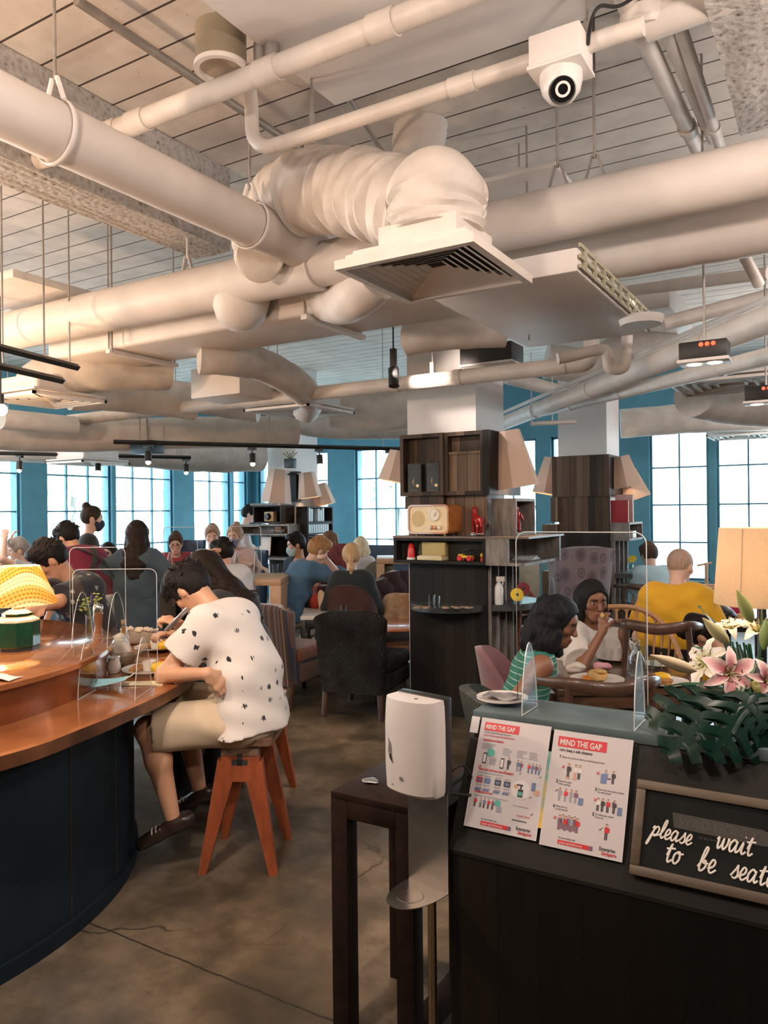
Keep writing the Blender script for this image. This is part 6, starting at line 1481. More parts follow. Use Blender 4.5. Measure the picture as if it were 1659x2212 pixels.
def poster(tl, w, h, label, kind):
 o = tl + DS * h; mx = slope_frame(o, .0024); th = .0
 e = thing('notice_poster', o, 0, label, 'poster')
 bm = B(); prism(bm, [(0, 0), (w, 0), (w, h), (0, h)], 0, .0008, mx); obj('paper_sheet', bm, PAPW, e, W=True, smooth=0)
 bm = B(); mb = mx @ T(0, 0, .0011); m2 = mx @ T(0, h, .0011) @ Matrix.Diagonal((1, .925, 1, 1)) @ T(0, -h, 0)
 def tx(s, x, y, sz, mi=0, bold=0, sx=.8, mm=None): textm(bm, s, sz, (mm or m2) @ T(x, y, .0006), mi, .0001, sx=sx, bold=bold)
 if kind == 1:
  quad(bm, .012, h - .036, .112, h - .012, m2, 1); tx('MIND THE GAP', .016, h - .031, .0185, 2, .0004, .66)
  tx('A Guide on Safe Distancing Measures at', .013, h - .043, .006, 0); tx('Food & Beverage Establishments', .013, h - .052, .0085, 1)
  tx('QUEUE MANAGEMENT', .013, h - .066, .0075, 1, .0002); tx('TABLE AND SEATING ARRANGEMENT', .013, h - .150, .0075, 1, .0002); tx('COMMUNICATION', .013, h - .213, .0075, 1, .0002)
  for k, x in enumerate((.013, .075, .115, .150)): lines(bm, x, h - .075 - .006 * (k > 0), .042 if k == 0 else .028, 4 + (k > 0), m2, 4, seed=k)
  disc(bm, .042, h - .098, .012, m2, 3); box(bm, (.022, h - .13, .0), (.032, h - .10, .0008), mx=m2, mi=0); quad(bm, .0235, h - .127, .0305, h - .104, m2, 2, .0012)
  for x in (.044, .050, .056): wee(bm, x, h - .132, .024, m2, 4, 4)
  tick(bm, .018, h - .140, .003, m2, True)
  box(bm, (.073, h - .137, 0), (.083, h - .108, .0008), mx=m2, mi=0); quad(bm, .0745, h - .134, .0815, h - .112, m2, 2, .0012); wee(bm, .096, h - .137, .032, m2, 0, 0)
  wee(bm, .122, h - .137, .030, m2, 6, 4); wee(bm, .131, h - .137, .028, m2, 7, 6)
  for x, c in ((.153, 1), (.163, 6), (.173, 7), (.182, 4)): wee(bm, x, h - .137, .026, m2, c, 6)
  for x in (.09, .132, .187): tick(bm, x, h - .142, .0025, m2, False)
  lines(bm, .013, h - .157, .08, 1, m2)
  for k, x in enumerate((.013, .036, .066, .092)):
   quad(bm, x, h - .185, x + .018, h - .170, m2, (1, 6, 0, 0)[k]); quad(bm, x + .003, h - .182, x + .015, h - .174, m2, 6, .0006)
   for dx in (0, .006, .012): disc(bm, x + .003 + dx, h - .165, .0022, m2, 4); disc(bm, x + .003 + dx, h - .1905, .0022, m2, 4)
   for dx in (0, .006, .012): disc(bm, x + .002 + dx, h - .204, .0032, m2, 6); disc(bm, x + .005 + dx, h - .199, .0026, m2, 4)
  disc(bm, .140, h - .185, .026, m2, 2, .0002); box(bm, (.133, h - .205, .0), (.147, h - .184, .0008), mx=m2, mi=0); box(bm, (.138, h - .184, 0), (.142, h - .174, .0008), mx=m2, mi=0); box(bm, (.128, h - .175, 0), (.145, h - .171, .0008), mx=m2, mi=0); quad(bm, .134, h - .201, .146, h - .191, m2, 3, .0012); disc(bm, .126, h - .178, .006, m2, 5)
  box(bm, (.168, h - .182, 0), (.178, h - .160, .0008), mx=m2 , mi=6); disc(bm, .183, h - .186, .008, m2, 5); tick(bm, .168, h - .200, .003, m2, False)
  lines(bm, .013, h - .221, .1, 1, m2); lines(bm, .125, h - .230, .045, 1, m2); tick(bm, .178, h - .243, .003, m2, False)
  for x, c in ((.020, 1), (.036, 4), (.046, 6), (.058, 1), (.070, 7)): wee(bm, x, h - .252, .026, m2, c, 0)
  disc(bm, .083, h - .232, .009, m2, 3); box(bm, (.082, h - .255, 0), (.096, h - .240, .0008), mx=m2, mi=4)
  tx('PLEASE QUEUE', .140, h - .256, .0065, 1); quad(bm, .128, h - .268, .168, h - .2655, m2, 0)
 else:
  quad(bm, .014, h - .044, .140, h - .016, m2, 1); tx('MIND THE GAP', .019, h - .039, .0225, 2, .0005, .70)
  tx("Let's keep a safe distance", .020, h - .056, .0105, 0, .0002)
  tx('1', .022, h - .075, .012, 0, .0004); tx('Please do not sit or stand on marked spaces/seats', .029, h - .074, .0068, 0)
  tick(bm, .036, h - .098, .0035, m2, True); tick(bm, .125, h - .100, .0035, m2, True)
  for x, c, l in ((.050, 0, 0), (.068, 2, 5), (.078, 2, 0)): wee(bm, x, h - .125, .036, m2, c, l)
  for x in (.05, .068): disc(bm, x, h - .126, .006, m2, 5, sy=.4)
  box(bm, (.133, h - .124, 0), (.148, h - .100, .0008), mx=m2, mi=6); wee(bm, .144, h - .122, .032, m2, 4, 6); wee(bm, .163, h - .122, .032, m2, 0, 0); quad(bm, .149, h - .112, .158, h - .109, m2, 0)
  tx('2', .022, h - .142, .012, 0, .0004); tx('Stand 1m apart', .029, h - .139, .0068, 0); tx('when queuing', .029, h - .146, .0068, 0); tick(bm, .026, h - .162, .0035, m2, False)
  for x, c in ((.035, 4), (.050, 1), (.064, 4), (.076, 7)): wee(bm, x, h - .188, .032, m2, c, 4)
  box(bm, (.084, h - .190, 0), (.096, h - .172, .0008), mx=m2, mi=6)
  tx('3', .122, h - .146, .012, 0, .0004); tx('Have only one person queue', .129, h - .143, .0068, 0); tx('for each group', .129, h - .150, .0068, 0); tick(bm, .126, h - .169, .0035, m2, True)
  for x, c in ((.133, 2), (.144, 0), (.157, 1), (.172, 0)): wee(bm, x, h - .196, .032, m2, c, 0)
  tick(bm, .168, h - .168, .003, m2, False); box(bm, (.181, h - .198, 0), (.192, h - .178, .0008), mx=m2, mi=6)
  tx('4', .022, h - .208, .012, 0, .0004); tx('Please do not', .029, h - .205, .0068, 0); tx('crowd around', .029, h - .212, .0068, 0); tick(bm, .031, h - .233, .0035, m2, True)
  for k in range(7): wee(bm, .043 + k * .0075, h - .262 + (k % 2) * .003, .036, m2, (7, 4, 1, 6, 4, 7, 1)[k], 7)
  tx('5', .122, h - .210, .012, 0, .0004); tx('Do takeaway orders', .129, h - .207, .0068, 0); tx('if you can', .129, h - .214, .0068, 0); tick(bm, .145, h - .239, .0035, m2, False); wee(bm, .160, h - .264, .038, m2, 1, 0)
 quad(bm, .045, .010, w * .60, .020, mb, 1); tx('go.gov.sg/safedistancing', .049, .0125, .0075, 2, 0, mm=mb); quad(bm, w * .60, .010, w * .65, .020, mb, 7)
 tx('For more details visit', .045, .0235, .0062, 0, mm=mb); tx('Enterprise', w - .056, .0165, .0115, 0, .0002, mm=mb); tx('Singapore', w - .050, .007, .0115, 1, .0002, mm=mb)
 obj('printed_text', bm, PM, e, W=True, smooth=0)
 bm = B()
 P = [(0, 0), (w, 0), (w, h), (0, h)]; tube(bm, [mx @ V(*p, .0006) for p in P], .0007, 4, closed=True); obj('laminate_edge', bm, M('clear_film_edge', (.8, .8, .8), rough=.15), e, W=True)
p1 = sp_(1043, 1550); p2 = sp_(1199, 1576)
poster(p1, .198, .285, 'left laminated notice poster with green bubbles on the sloping desk front', 1)
poster(p2, .203, .285, 'right laminated notice poster with five numbered rules, beside the chalkboard', 2)
bm = B(); q = sp_(1022, 1543); mx = slope_frame(q + DS * .05, .0024); prism(bm, [(0, 0), (.024, 0), (.024, .045), (0, .045)], 0, .0008, mx); obj('sticker', bm, PAPW, label='small white sticker at the top left corner of the sloping panel', cat='sticker', smooth=0)
bm = B(); q = sp_(1192, 1650); mx = slope_frame(q + DS * .16, .0018); prism(bm, [(-.02, 0), (.03, 0), (.03, .19), (-.02, .19)], 0, .0008, mx); obj('flyer', bm, M('yellow_flyer', (.70, .42, .05), (.05, .30, .32), scale=9, rough=.4), label='yellow flyer showing between the two notice posters', cat='flyer', smooth=0)
# chalkboard
tl = sp_(1380, 1684); h = .215; w = .46; o = tl + DS * h; mx = slope_frame(o, .0024)
e = thing('chalkboard_sign', o, 0, 'wood framed chalkboard asking guests to wait to be seated', 'sign')
FRW = wood('frame_wood', (.06, .042, .028), (.12, .085, .055), 3, (2, 9, 9), .5); t = .022
for lo_, hi2 in (((0, 0), (w, t)), ((0, h - t), (w, h)), ((0, t), (t, h - t)), ((w - t, t), (w, h - t))):
 bm = B(); box(bm, (*lo_, 0), (*hi2, .016), .003, mx=mx); obj('frame_rail', bm, FRW, e, W=True)
bm = B(); box(bm, (t, t, 0), (w - t, h - t, .008), mx=mx); obj('board', bm, M('chalkboard_black', (.007, .008, .008), (.014, .015, .015), rough=.7, scale=6, spec=.1), e, W=True, smooth=0)
bm = B(); prism(bm, [(.085, .153), (.275, .150), (.30, .142), (.30, .118), (.275, .116), (.09, .120)], .0082, .0088, mx); obj('ghost_banner', bm, M('chalk_ghost', (.035, .032, .026)), e, W=True, smooth=0)
bm = B(); textm(bm, 'WILD HONEY', .027, mx @ T(.10, .126, .0092), 0, .0001); textm(bm, 'all day breakfasts', .009, mx @ T(.145, .106, .0092), 0, .0001); obj('faded_lettering', bm, M('chalk_faded', (.06, .055, .045)), e, W=True, smooth=0)
# brush script strokes on a unit of x-height 1
SCR = {
 'p': ([[(0, .75), (.15, 1), (.12, .3), (-.08, -.75), (-.2, -.8), (-.12, -.4), (.12, .5), (.4, 1), (.6, .75), (.5, .25), (.25, .15), (.3, .05), (.7, .25)]], .72),
 'l': ([[(0, .2), (.3, .8), (.42, 1.6), (.3, 1.75), (.2, 1.3), (.15, .4), (.28, 0), (.5, .2)]], .5),
 'e': ([[(0, .25), (.35, .5), (.42, .85), (.25, .98), (.08, .6), (.12, .15), (.3, 0), (.6, .3)]], .6),
 'a': ([[(.5, .8), (.3, 1), (.05, .6), (.08, .1), (.28, .05), (.5, .6), (.55, .95), (.5, .3), (.6, .02), (.8, .25)]], .8),
 's': ([[(0, .15), (.3, .75), (.38, 1.05), (.42, .7), (.5, .3), (.35, 0), (.1, .08)], [(.42, .12), (.62, .2)]], .6),
 'w': ([[(0, .75), (.12, .98), (.12, .3), (.22, .03), (.42, .4), (.5, .95), (.5, .3), (.62, .03), (.85, .5), (.85, .98), (.95, .75)]], 1.0),
 'i': ([[(0, .25), (.2, .95), (.16, .25), (.28, .0), (.5, .25)], [(.26, 1.35), (.30, 1.42)]], .48),
 't': ([[(.1, .5), (.3, 1.5), (.2, .4), (.3, .0), (.55, .25)], [(-.05, 1.02), (.62, 1.15)]], .58),
 'o': ([[(.35, .98), (.08, .7), (.08, .15), (.3, .02), (.5, .4), (.42, .95), (.3, .85), (.55, .8), (.72, .9)]], .7),
 'b': ([[(0, .25), (.3, 1), (.42, 1.65), (.28, 1.75), (.16, 1.0), (.14, .1), (.35, .02), (.55, .4), (.45, .8), (.3, .6), (.7, .6)]], .72),
 'd': ([[(.5, .8), (.3, 1), (.05, .6), (.08, .1), (.28, .05), (.5, .6), (.66, 1.7), (.5, .3), (.6, .02), (.8, .25)]], .8)}
def script(bm, s, x, y, sz, mx, r=.0021, slant=.18):
 for ch in s:
  if ch == ' ': x += .55 * sz; continue
  st, adv = SCR[ch]
  for P in st: tube(bm, [mx @ V(x + (p.x + slant * p.y) * sz, y + p.y * sz, .0092) for p in cr([V(a, b_, 0) for a, b_ in P], 5)], r, 6, flat=None)
  x += adv * sz
bm = B(); mr = mx @ T(.0, 0, 0)
script(bm, 'please', .036, .094, .0235, mr @ Matrix.Rotation(-.05, 4, 'Z')); script(bm, 'wait', .178, .098, .0265, mr @ Matrix.Rotation(-.03, 4, 'Z'), .0023)
script(bm, 'to', .072, .046, .028, mr @ Matrix.Rotation(-.04, 4, 'Z'), .0024); script(bm, 'be', .143, .046, .029, mr @ Matrix.Rotation(-.04, 4, 'Z'), .0024); script(bm, 'seated', .212, .048, .027, mr @ Matrix.Rotation(-.04, 4, 'Z'), .0023)
obj('chalk_writing', bm, M('white_chalk_paint', (.78, .74, .68), rough=.8), e, W=True)
# ---------------------------------------------------------------- on the desk top
q = ptz(1085, 1517, ZT); e = thing('side_plate', q, 0, 'small white plate with a folded dark cloth on the desk corner', 'plate')
bm = B(); lathe(bm, [(0, .004), (.05, .004), (.075, .014), (.075, .018), (.05, .009), (0, .009)], 36); obj('plate', bm, WCER, e)
bm = B(); sheet(bm, lambda u, v: V(-.05 + .1 * u, -.03 + .06 * v, .022 + .006 * math.sin(7 * u) * math.sin(5 * v + 1)), 14, 10, thick=.004); obj('folded_cloth', bm, M('dark_cloth', (.10, .10, .12), (.38, .36, .36), scale=18, rough=.9), e, smooth=60)
# acrylic screen on the desk
xa, xb = ptz(1127, 1545, ZT), ptz(1362, 1580, ZT)
e = screen(V((xa.x + xb.x) / 2, yD + .055, ZT), 0, xb.x - xa.x + .06, .47, 'wide clear acrylic screen standing on the reception desk', None, .19, .12, (-.40, .44), .0016)
# big linen lamp at the right edge
q = ptz(1640, 1560, ZT) + V(.05, .16, 0); q = pt(1645, 1300, 2.05); q.z = ZT
e = thing('table_lamp', q, 0, 'table lamp with a big cream drum shade behind the lilies', 'lamp')
shq = q
zs0, zs1 = pt(1600, 1305, 2.05).z - ZT, pt(1600, 1140, 2.05).z - ZT
bm = B(); lathe(bm, [(.118, zs0), (.103, zs1)], 48); bmesh.ops.solidify(bm, geom=bm.faces[:], thickness=.002); obj('lamp_shade', bm, shade_mat('cream_drum_shade', (.80, .66, .50), .6), e)
bm = B(); tube(bm, [(-.04, -.1125, zs0), (-.034, -.099, zs1)], .0012, 4); obj('shade_seam', bm, M('seam_tan', (.5, .38, .24)), e)
bm = B(); lathe(bm, [(0, 0), (.05, 0), (.05, .015), (.02, .03), (.012, .06), (.012, zs0 + .06), (0, zs0 + .06)], 20); obj('lamp_stem', bm, BLK, e)
bm = B(); ball(bm, (0, 0, zs0 + .09), .026, u=12, v=8); obj('bulb', bm, BULB, e)
lamp('desk_lamp_bulb', 'POINT', q + V(0, 0, (zs0 + zs1) / 2), 6.5, (1, .80, .60), .03)
# ---------------------------------------------------------------- lilies and monstera in a glass bowl
q = ptz(1600, 1585, ZT) + V(.02, .03, 0); e = thing('flower_arrangement', q, 0, 'bouquet of pink and white lilies with monstera leaves in a glass bowl on the desk', 'flowers')
vq = q
bm = B(); lathe(bm, [(0, .0024), (.06, .0024), (.085, .03), (.088, .06), (.075, .09), (.066, .10), (.063, .10), (.072, .088), (.084, .06), (.08, .033), (.055, .008), (0, .008)], 36); obj('glass_bowl', bm, glass('clear_glass', (.93, .96, .96)), e)
def toC(px, py, d): return pt(px, py, d) - vq
LILY = None
def lily_mats(pink):
 n = 'lily_pink' if pink else 'lily_white'
 if n in _MC: return _MC[n]
 m, nt, b = _mat(n); _MC[n] = m; a = nd(nt, 'ShaderNodeAttribute', attribute_name='Col'); lk(nt, a.outputs[0], b.inputs['Base Color']); b.inputs['Roughness'].default_value = .5
 return m
def petal(bm, mx, L, w, bend, cl, col, ruf=.0, seed=0):
 """one petal along +y of mx, curling back by bend"""
 nu, nv = 6, 10; rnd = random.Random(seed); ph = rnd.uniform(0, 6)
 g = []
 for j in range(nv + 1):
  t = j / nv; a = -.9 + (bend + .9) * t ** 1.3; row = []
  for i in range(nu + 1):
   s = i / nu * 2 - 1; ww = w * (math.sin(PI * min(1, t * .93 + .05)) ** .75) * (1 - .25 * t)
   y = L * (t - .12 * t * t * max(bend, 0)); z = -.42 * L * max(bend, 0) * t ** 2.2 + L * .32 * math.sin(PI * t * .6) * (1 if bend > 0 else .4)
   v = bm.verts.new(mx @ V(s * ww, y, z + .10 * L * abs(s) ** 2 * (1 - t) + ruf * math.sin(t * 22 + ph + s) * abs(s) ** 3))
   c = col(t, abs(s)); v[cl] = (*c, 1); row.append(v)
  g.append(row)
 for j in range(nv):
  for i in range(nu): bm.faces.new((g[j][i], g[j][i + 1], g[j + 1][i + 1], g[j + 1][i]))
def lerp(a, b_, t): return tuple(x + (y - x) * max(0, min(1, t)) for x, y in zip(a, b_))
def lily(px, py, d, r, aim, pink, label, roll=0, opened=.75):
 c = toC(px, py, d); z = (aim).normalized(); x = z.orthogonal().normalized(); mx = frame(c, x, z.cross(x), z) @ Rz(roll)
 bm = B(); cl = bm.verts.layers.float_color.new('Col')
 def col(t, s):
  base = (.78, .70, .66); 
  if pink: base = lerp((.50, .07, .13), (.74, .48, .46), t * 1.15); base = lerp(base, (.80, .68, .62), (s - .35) * 1.7); base = lerp((.25, .10, .04), base, t * 6)
  else: base = lerp((.55, .50, .18), (.80, .73, .66), t * 2.2); base = lerp((.62, .56, .30), base, s * 4)
  return base
 for k in range(6): petal(bm, mx @ Rz(k * PI / 3 + (.06 if k % 2 else 0)), r * (1 if k % 2 else .96), r * (.27 if k % 2 else .19), opened, cl, col, r * .03, k + int(px))
 f = obj('lily_flower', bm, lily_mats(pink), e, smooth=80); f['label'] = label
 bm = B()
 for k in range(6):
  a = k * PI / 3 + .3; t = mx @ V(r * .27 * math.cos(a), r * .27 * math.sin(a), r * .42); tube(bm, cr([mx @ V(0, 0, 0), mx @ V(r * .08 * math.cos(a), r * .08 * math.sin(a), r * .25), t], 4), r * .012, 5)
 tube(bm, [mx @ V(0, 0, 0), mx @ V(0, 0, r * .5)], r * .018, 6); obj('stamen', bm, M('stamen_green', (.48, .50, .22)), f)
 bm = B()
 for k in range(6):
  a = k * PI / 3 + .3; ball(bm, (0, 0, 0), (r * .022, r * .075, r * .022), mx=mx @ T(r * .27 * math.cos(a), r * .27 * math.sin(a), r * .43) @ Rz(a), u=8, v=6)
 obj('anther', bm, M('anther_brown', (.10, .025, .012)), f)
def bud(p0, p1, r, c0, label):
 bm = B(); a, b_ = toC(*p0), toC(*p1); n = 12; rs = [max(.0015, r * math.sin(PI * (k / n) ** .8) ** .8) for k in range(n + 1)]
 rg = tube(bm, [a + (b_ - a) * (k / n) for k in range(n + 1)], rs, 18)
 for i, ring in enumerate(rg):
  for k, v in enumerate(ring):
   cpt = a + (b_ - a) * (i / n); v.co = cpt + (v.co - cpt) * (1 - .16 * abs(math.cos(1.5 * 2 * PI * k / 18)) ** 6)
 o = obj('lily_bud', bm, M('bud_%d' % int(c0[0] * 100), c0, tuple(x * .75 for x in c0), rough=.45, scale=8, stretch=(1, 1, .3)), e, smooth=60); o['label'] = label
tocam = (-FW)
lily(1575, 1455, 1.88, .078, tocam + UP * .25 - R0 * .15, True, 'large pink lily facing forward in the middle of the bouquet', .25, .85)
lily(1650, 1468, 1.86, .060, tocam + UP * .1 + R0 * .3, True, 'pink lily cut by the right edge', .6, .95)
lily(1530, 1435, 2.02, .085, -R0 * 1.0 + UP * .55 + tocam * .25, False, 'white lily opening to the left', .2, .45)
lily(1635, 1370, 2.02, .085, UP * .8 + tocam * .3 + R0 * .2, False, 'white lily behind at the top right', 0, .8)
lily(1580, 1360, 2.10, .070, UP * 1 + tocam * .2 - R0 * .3, False, 'white lily at the back of the bouquet', .5, .8)
bud((1625, 1345, 1.95), (1592, 1275, 1.92), .016, (.42, .46, .16), 'tall green lily bud at the top')
bud((1575, 1392, 1.95), (1518, 1335, 1.92), .016, (.60, .56, .28), 'cream bud leaning left below the tall bud')
bud((1505, 1450, 1.95), (1405, 1415, 1.92), .0165, (.66, .55, .36), 'long cream bud pointing left')
bud((1650, 1405, 1.9), (1655, 1335, 1.88), .013, (.28, .38, .12), 'green bud at the right edge')
bud((1628, 1470, 1.86), (1640, 1500, 1.84), .012, (.40, .38, .10), 'small drooping yellow-green bud')
LEAF = M('monstera_leaf', (.006, .030, .019), (.004, .020, .015), rough=.32, scale=10, spec=.25)
LEAF2 = M('lily_leaf', (.02, .09, .035), (.012, .06, .03), rough=.4, scale=9)
def monstera(base, tip, w, up, lobes, label, mat=LEAF):
 a, b_ = toC(*base), toC(*tip); ax = b_ - a; L = ax.length; y = ax.normalized(); x = y.cross(Vector(up)).normalized(); z = x.cross(y)
 bm = B(); n = 80; cen = []
 for sg in (-1, 1):
  prev = None
  for k in range(n + 1):
   t = k / n; env = (math.sin(PI * min(1, t * .86 + .11)) ** .7) * w * (1 - .15 * t)
   ph = (t * lobes + (.25 if sg > 0 else 0)) % 1; cut = 1.0 if ph > .36 or t < .06 or t > .95 else .20
   xx = env * cut; sag = -.25 * L * t * t
   c = bm.verts.new(a + y * (L * t) + z * (sag + .0)); m_ = bm.verts.new(a + y * (L * t + xx * .22) + x * (sg * xx * .5) + z * (sag + .10 * xx)); o = bm.verts.new(a + y * (L * t + xx * .5) + x * (sg * xx) + z * (sag - .12 * xx))
   if prev: bm.faces.new((prev[0], c, m_, prev[1])); bm.faces.new((prev[1], m_, o, prev[2]))
   prev = (c, m_, o)
 bmesh.ops.remove_doubles(bm, verts=bm.verts[:], dist=1e-5)
 bmesh.ops.recalc_face_normals(bm, faces=bm.faces[:]); bmesh.ops.solidify(bm, geom=bm.faces[:], thickness=.0008)
 o = obj('monstera_leaf', bm, mat, e, smooth=60)
 if label: o['label'] = label
 bm = B(); tube(bm, [V(0, 0, .05), (V(0, 0, .1) + a) / 2 + V(0, 0, .03), a], .003, 6); obj('leaf_stalk', bm, LEAF2, o)
upv = UP * .75 + tocam * .65
monstera((1590, 1500, 1.88), (1450, 1605, 1.80), .085, upv, 5, 'large monstera leaf hanging to the lower left')
monstera((1580, 1500, 1.9), (1405, 1535, 1.90), .075, upv, 5, 'monstera leaf reaching to the left')
monstera((1620, 1500, 1.84), (1560, 1620, 1.74), .075, tocam + UP * .4, 5, 'monstera leaf hanging over the bowl')
monstera((1640, 1495, 1.84), (1668, 1640, 1.76), .08, tocam + UP * .4, 6, 'monstera leaf at the right edge')
monstera((1600, 1490, 1.86), (1660, 1560, 1.78), .09, tocam + UP * .6, 5, 'dark leaf in front of the bowl')
for (p0, p1, w, lab) in (((1560, 1480, 1.92), (1440, 1465, 1.95), .022, 'narrow leaf on the left'), ((1600, 1440, 2.0), (1530, 1300, 2.05), .02, 'narrow leaf at the back'), ((1560, 1420, 2.0), (1500, 1385, 2.05), .025, 'small leaf behind the white lily'), ((1640, 1430, 1.95), (1655, 1300, 1.98), .018, 'narrow leaf at top right'), ((1600, 1500, 1.84), (1640, 1420, 1.9), .03, 'leaf among the lilies')):
 monstera(p0, p1, w, upv, .001, lab, LEAF2)
bm = B()
for k in range(14):
 a = k * 2.4; tube(bm, [V(.03 * math.cos(a), .03 * math.sin(a), .012), V(-.02 * math.cos(a + .6), -.02 * math.sin(a + .6), .10), V(-.03 * math.cos(a) - .03, -.02 * math.sin(a), .22)], .0028, 6)
obj('stems', bm, LEAF2, e)
# ---------------------------------------------------------------- hand sanitiser on its steel stand, and the dark side table
ZS = .75; c0 = ptz(714, 1708, ZS); EB = wood('espresso_wood', (.010, .006, .005), (.022, .013, .010), 3, (6, 6, 6), .5)
EB.node_tree.nodes['Principled BSDF'].inputs['Specular IOR Level'].default_value = .12
tx0, ty0 = c0.x, c0.y; tw, td, lt = .285, .40, .058
e = thing('side_table', (tx0, ty0, 0), 0, 'narrow dark wooden side table carrying the hand sanitiser dispenser', 'table')
bm = B(); box(bm, (tx0, ty0, ZS - .022), (tx0 + tw, ty0 + td, ZS), .0024); obj('table_top', bm, EB, e, W=True)
for x in (tx0, tx0 + tw - lt):
 for y in (ty0, ty0 + td - lt): bm = B(); box(bm, (x, y, 0), (x + lt, y + lt, ZS - .022), .002); obj('leg', bm, EB, e, W=True)
for lo_, hi2 in (((tx0 + lt, ty0, ZS - .075), (tx0 + tw - lt, ty0 + lt, ZS - .022)), ((tx0 + lt, ty0 + td - lt, ZS - .075), (tx0 + tw - lt, ty0 + td, ZS - .022)), ((tx0, ty0 + lt, ZS - .075), (tx0 + lt, ty0 + td - lt, ZS - .022)), ((tx0 + tw - lt, ty0 + lt, ZS - .075), (tx0 + tw, ty0 + td - lt, ZS - .022)), ((tx0 + tw - lt, ty0 + lt, .03), (tx0 + tw, ty0 + td - lt, .09))):
 bm = B(); box(bm, lo_, hi2, .002); obj('rail', bm, EB, e, W=True)
q = ptz(800, 1690, ZS); crumple('sachet', q + V(0, .0, .001), (.03, .02, .006), 4, M('silver_film', (.3, .32, .34), rough=.2, metal=.7), 'small crumpled silver sachet on the side table', 'sachet')
STEEL = M('brushed_steel', (.55, .52, .50), (.48, .45, .43), rough=.28, metal=1.0); STEELD = M('dull_steel', (.30, .29, .28), (.25, .24, .23), rough=.38, metal=.9)
dx_ = (R0 * .74 - FW * .67).normalized(); dn_ = V(-dx_.y, dx_.x, 0) * -1            # plate direction and the way the dispenser faces
if dn_.dot(FW) > 0: dn_ = -dn_
pc = cw((917 - 829.5) / F * 2.06, 2.06, 0)
e = thing('sanitiser_dispenser', pc, 0, 'white automatic hand sanitiser dispenser with drip tray on a steel stand', 'dispenser')
fm = lambda: frame(pc, dx_, -dn_, UP)     # local: x along plate, y backwards, z up
pw = .068
zt_ = .99; ztray = pt(917, 1915, 2.06).z
bm = B(); box(bm, (-pw, -.0015, ztray), (pw, .0015, zt_ - .02), mx=fm()); obj('back_plate', bm, STEELD, e, W=True, smooth=0)
bm = B(); tube(bm, [fm() @ V(.0, .014, 0), fm() @ V(.0, .014, zt_ - .1)], .012, 14); obj('stand_pole', bm, M('brass_steel', (.45, .36, .26), rough=.3, metal=1), e, W=True)
bm = B(); lathe(bm, [(0, 0), (.10, 0), (.10, .008), (0, .008)], 36, fm() @ T(0, .014, 0)); obj('stand_foot', bm, STEELD, e, W=True)
bm = B(); n = 40
R_ = []
for k in range(n + 1):
 a = PI * k / n; R_.append((-pw * math.cos(a) * 1.0, -.01 - .135 * math.sin(a) ** .8))
top_ = [(-pw, 0)] + R_ + [(pw, 0)]
vs_t = prism(bm, top_, 0, .0018, fm() @ T(0, 0, ztray) @ Rx(math.radians(0)))
obj('drip_tray', bm, STEEL, e, W=True, smooth=30)
bm = B(); lathe(bm, [(.030, .0022), (.034, .0030), (.036, .0022)], 28, fm() @ T(0, -.075, ztray)); obj('tray_rim', bm, STEEL, e, W=True)
bm = B(); lathe(bm, [(0, -.012), (.02, -.011), (.031, .002)], 28, fm() @ T(0, -.075, ztray)); obj('tray_well', bm, STEELD, e, W=True)
fD = lambda: fm() @ T(-.012, 0, .857) @ Matrix.Diagonal((.91, .91, .885, 1)) @ T(0, 0, -.775)
zb_ = .775
bw, bh = .092, .285
def body(u, v):
 """front skin of the dispenser"""
 a = PI * u; return None
bm = B(); outl = [(-bw, .0), (-bw, -.035)] + [(-bw * math.cos(PI * k / 16) , -.035 - .055 * math.sin(PI * k / 16) ** .75) for k in range(1, 16)] + [(bw, -.035), (bw, .0)]
levels = [(0, .93), (.012, .97), (.08, 1.0), (.20, 1.0), (.262, .975), (.282, .95)]
rings = []
for z, s in levels: rings.append([bm.verts.new(fD() @ V(p[0] * s, p[1] * (s if p[1] < -.036 else 1) - .012 - (.012 if z == 0 else 0) * (p[1] < -.036) * -1, zb_ + z + (.02 * (-p[1] / .09) * 0))) for p in outl])
for A_, C_ in zip(rings[:-1], rings[1:]):
 for k in range(len(outl)): bm.faces.new((A_[k], A_[(k + 1) % len(outl)], C_[(k + 1) % len(outl)], C_[k]))
bm.faces.new(rings[0][::-1]); bm.faces.new(rings[-1]); obj('cover', bm, M('gloss_white_plastic', (.64, .60, .575), (.62, .58, .555), rough=.28), e, W=True, smooth=35)
bm = B(); box(bm, (-bw * .99, -.014, zb_ + .0), (bw * .99, .022, zb_ + bh + .002), .006, mx=fD()); obj('back_shell', bm, M('black_plastic', (.015, .016, .018), rough=.4), e, W=True)
def onface(x, z, lift=.001):
 k = x / bw; a = math.acos(max(-1, min(1, -k))); return V(x, -.035 - .055 * math.sin(a) ** .75 - .012 - lift, zb_ + z)
bm = B(); P = [(-.012, .135), (.004, .120), (.007, .100), (.004, .080), (.012, .062), (-.003, .075), (-.012, .095), (-.008, .118)]
vv = [fD() @ onface(-.045 + p[0], p[1] + .03) for p in P]; bm.faces.new([bm.verts.new(v) for v in vv]); obj('level_window', bm, M('window_grey', (.22, .20, .20), rough=.2), e, W=True, smooth=0)
bm = B(); P = [(.004, .090), (.007, .084), (.012, .062), (-.003, .075), (-.004, .086)]; bm.faces.new([bm.verts.new(fD() @ onface(-.045 + p[0], p[1] + .03, .0016)) for p in P]); obj('level_liquid', bm, BLK, e, W=True, smooth=0)
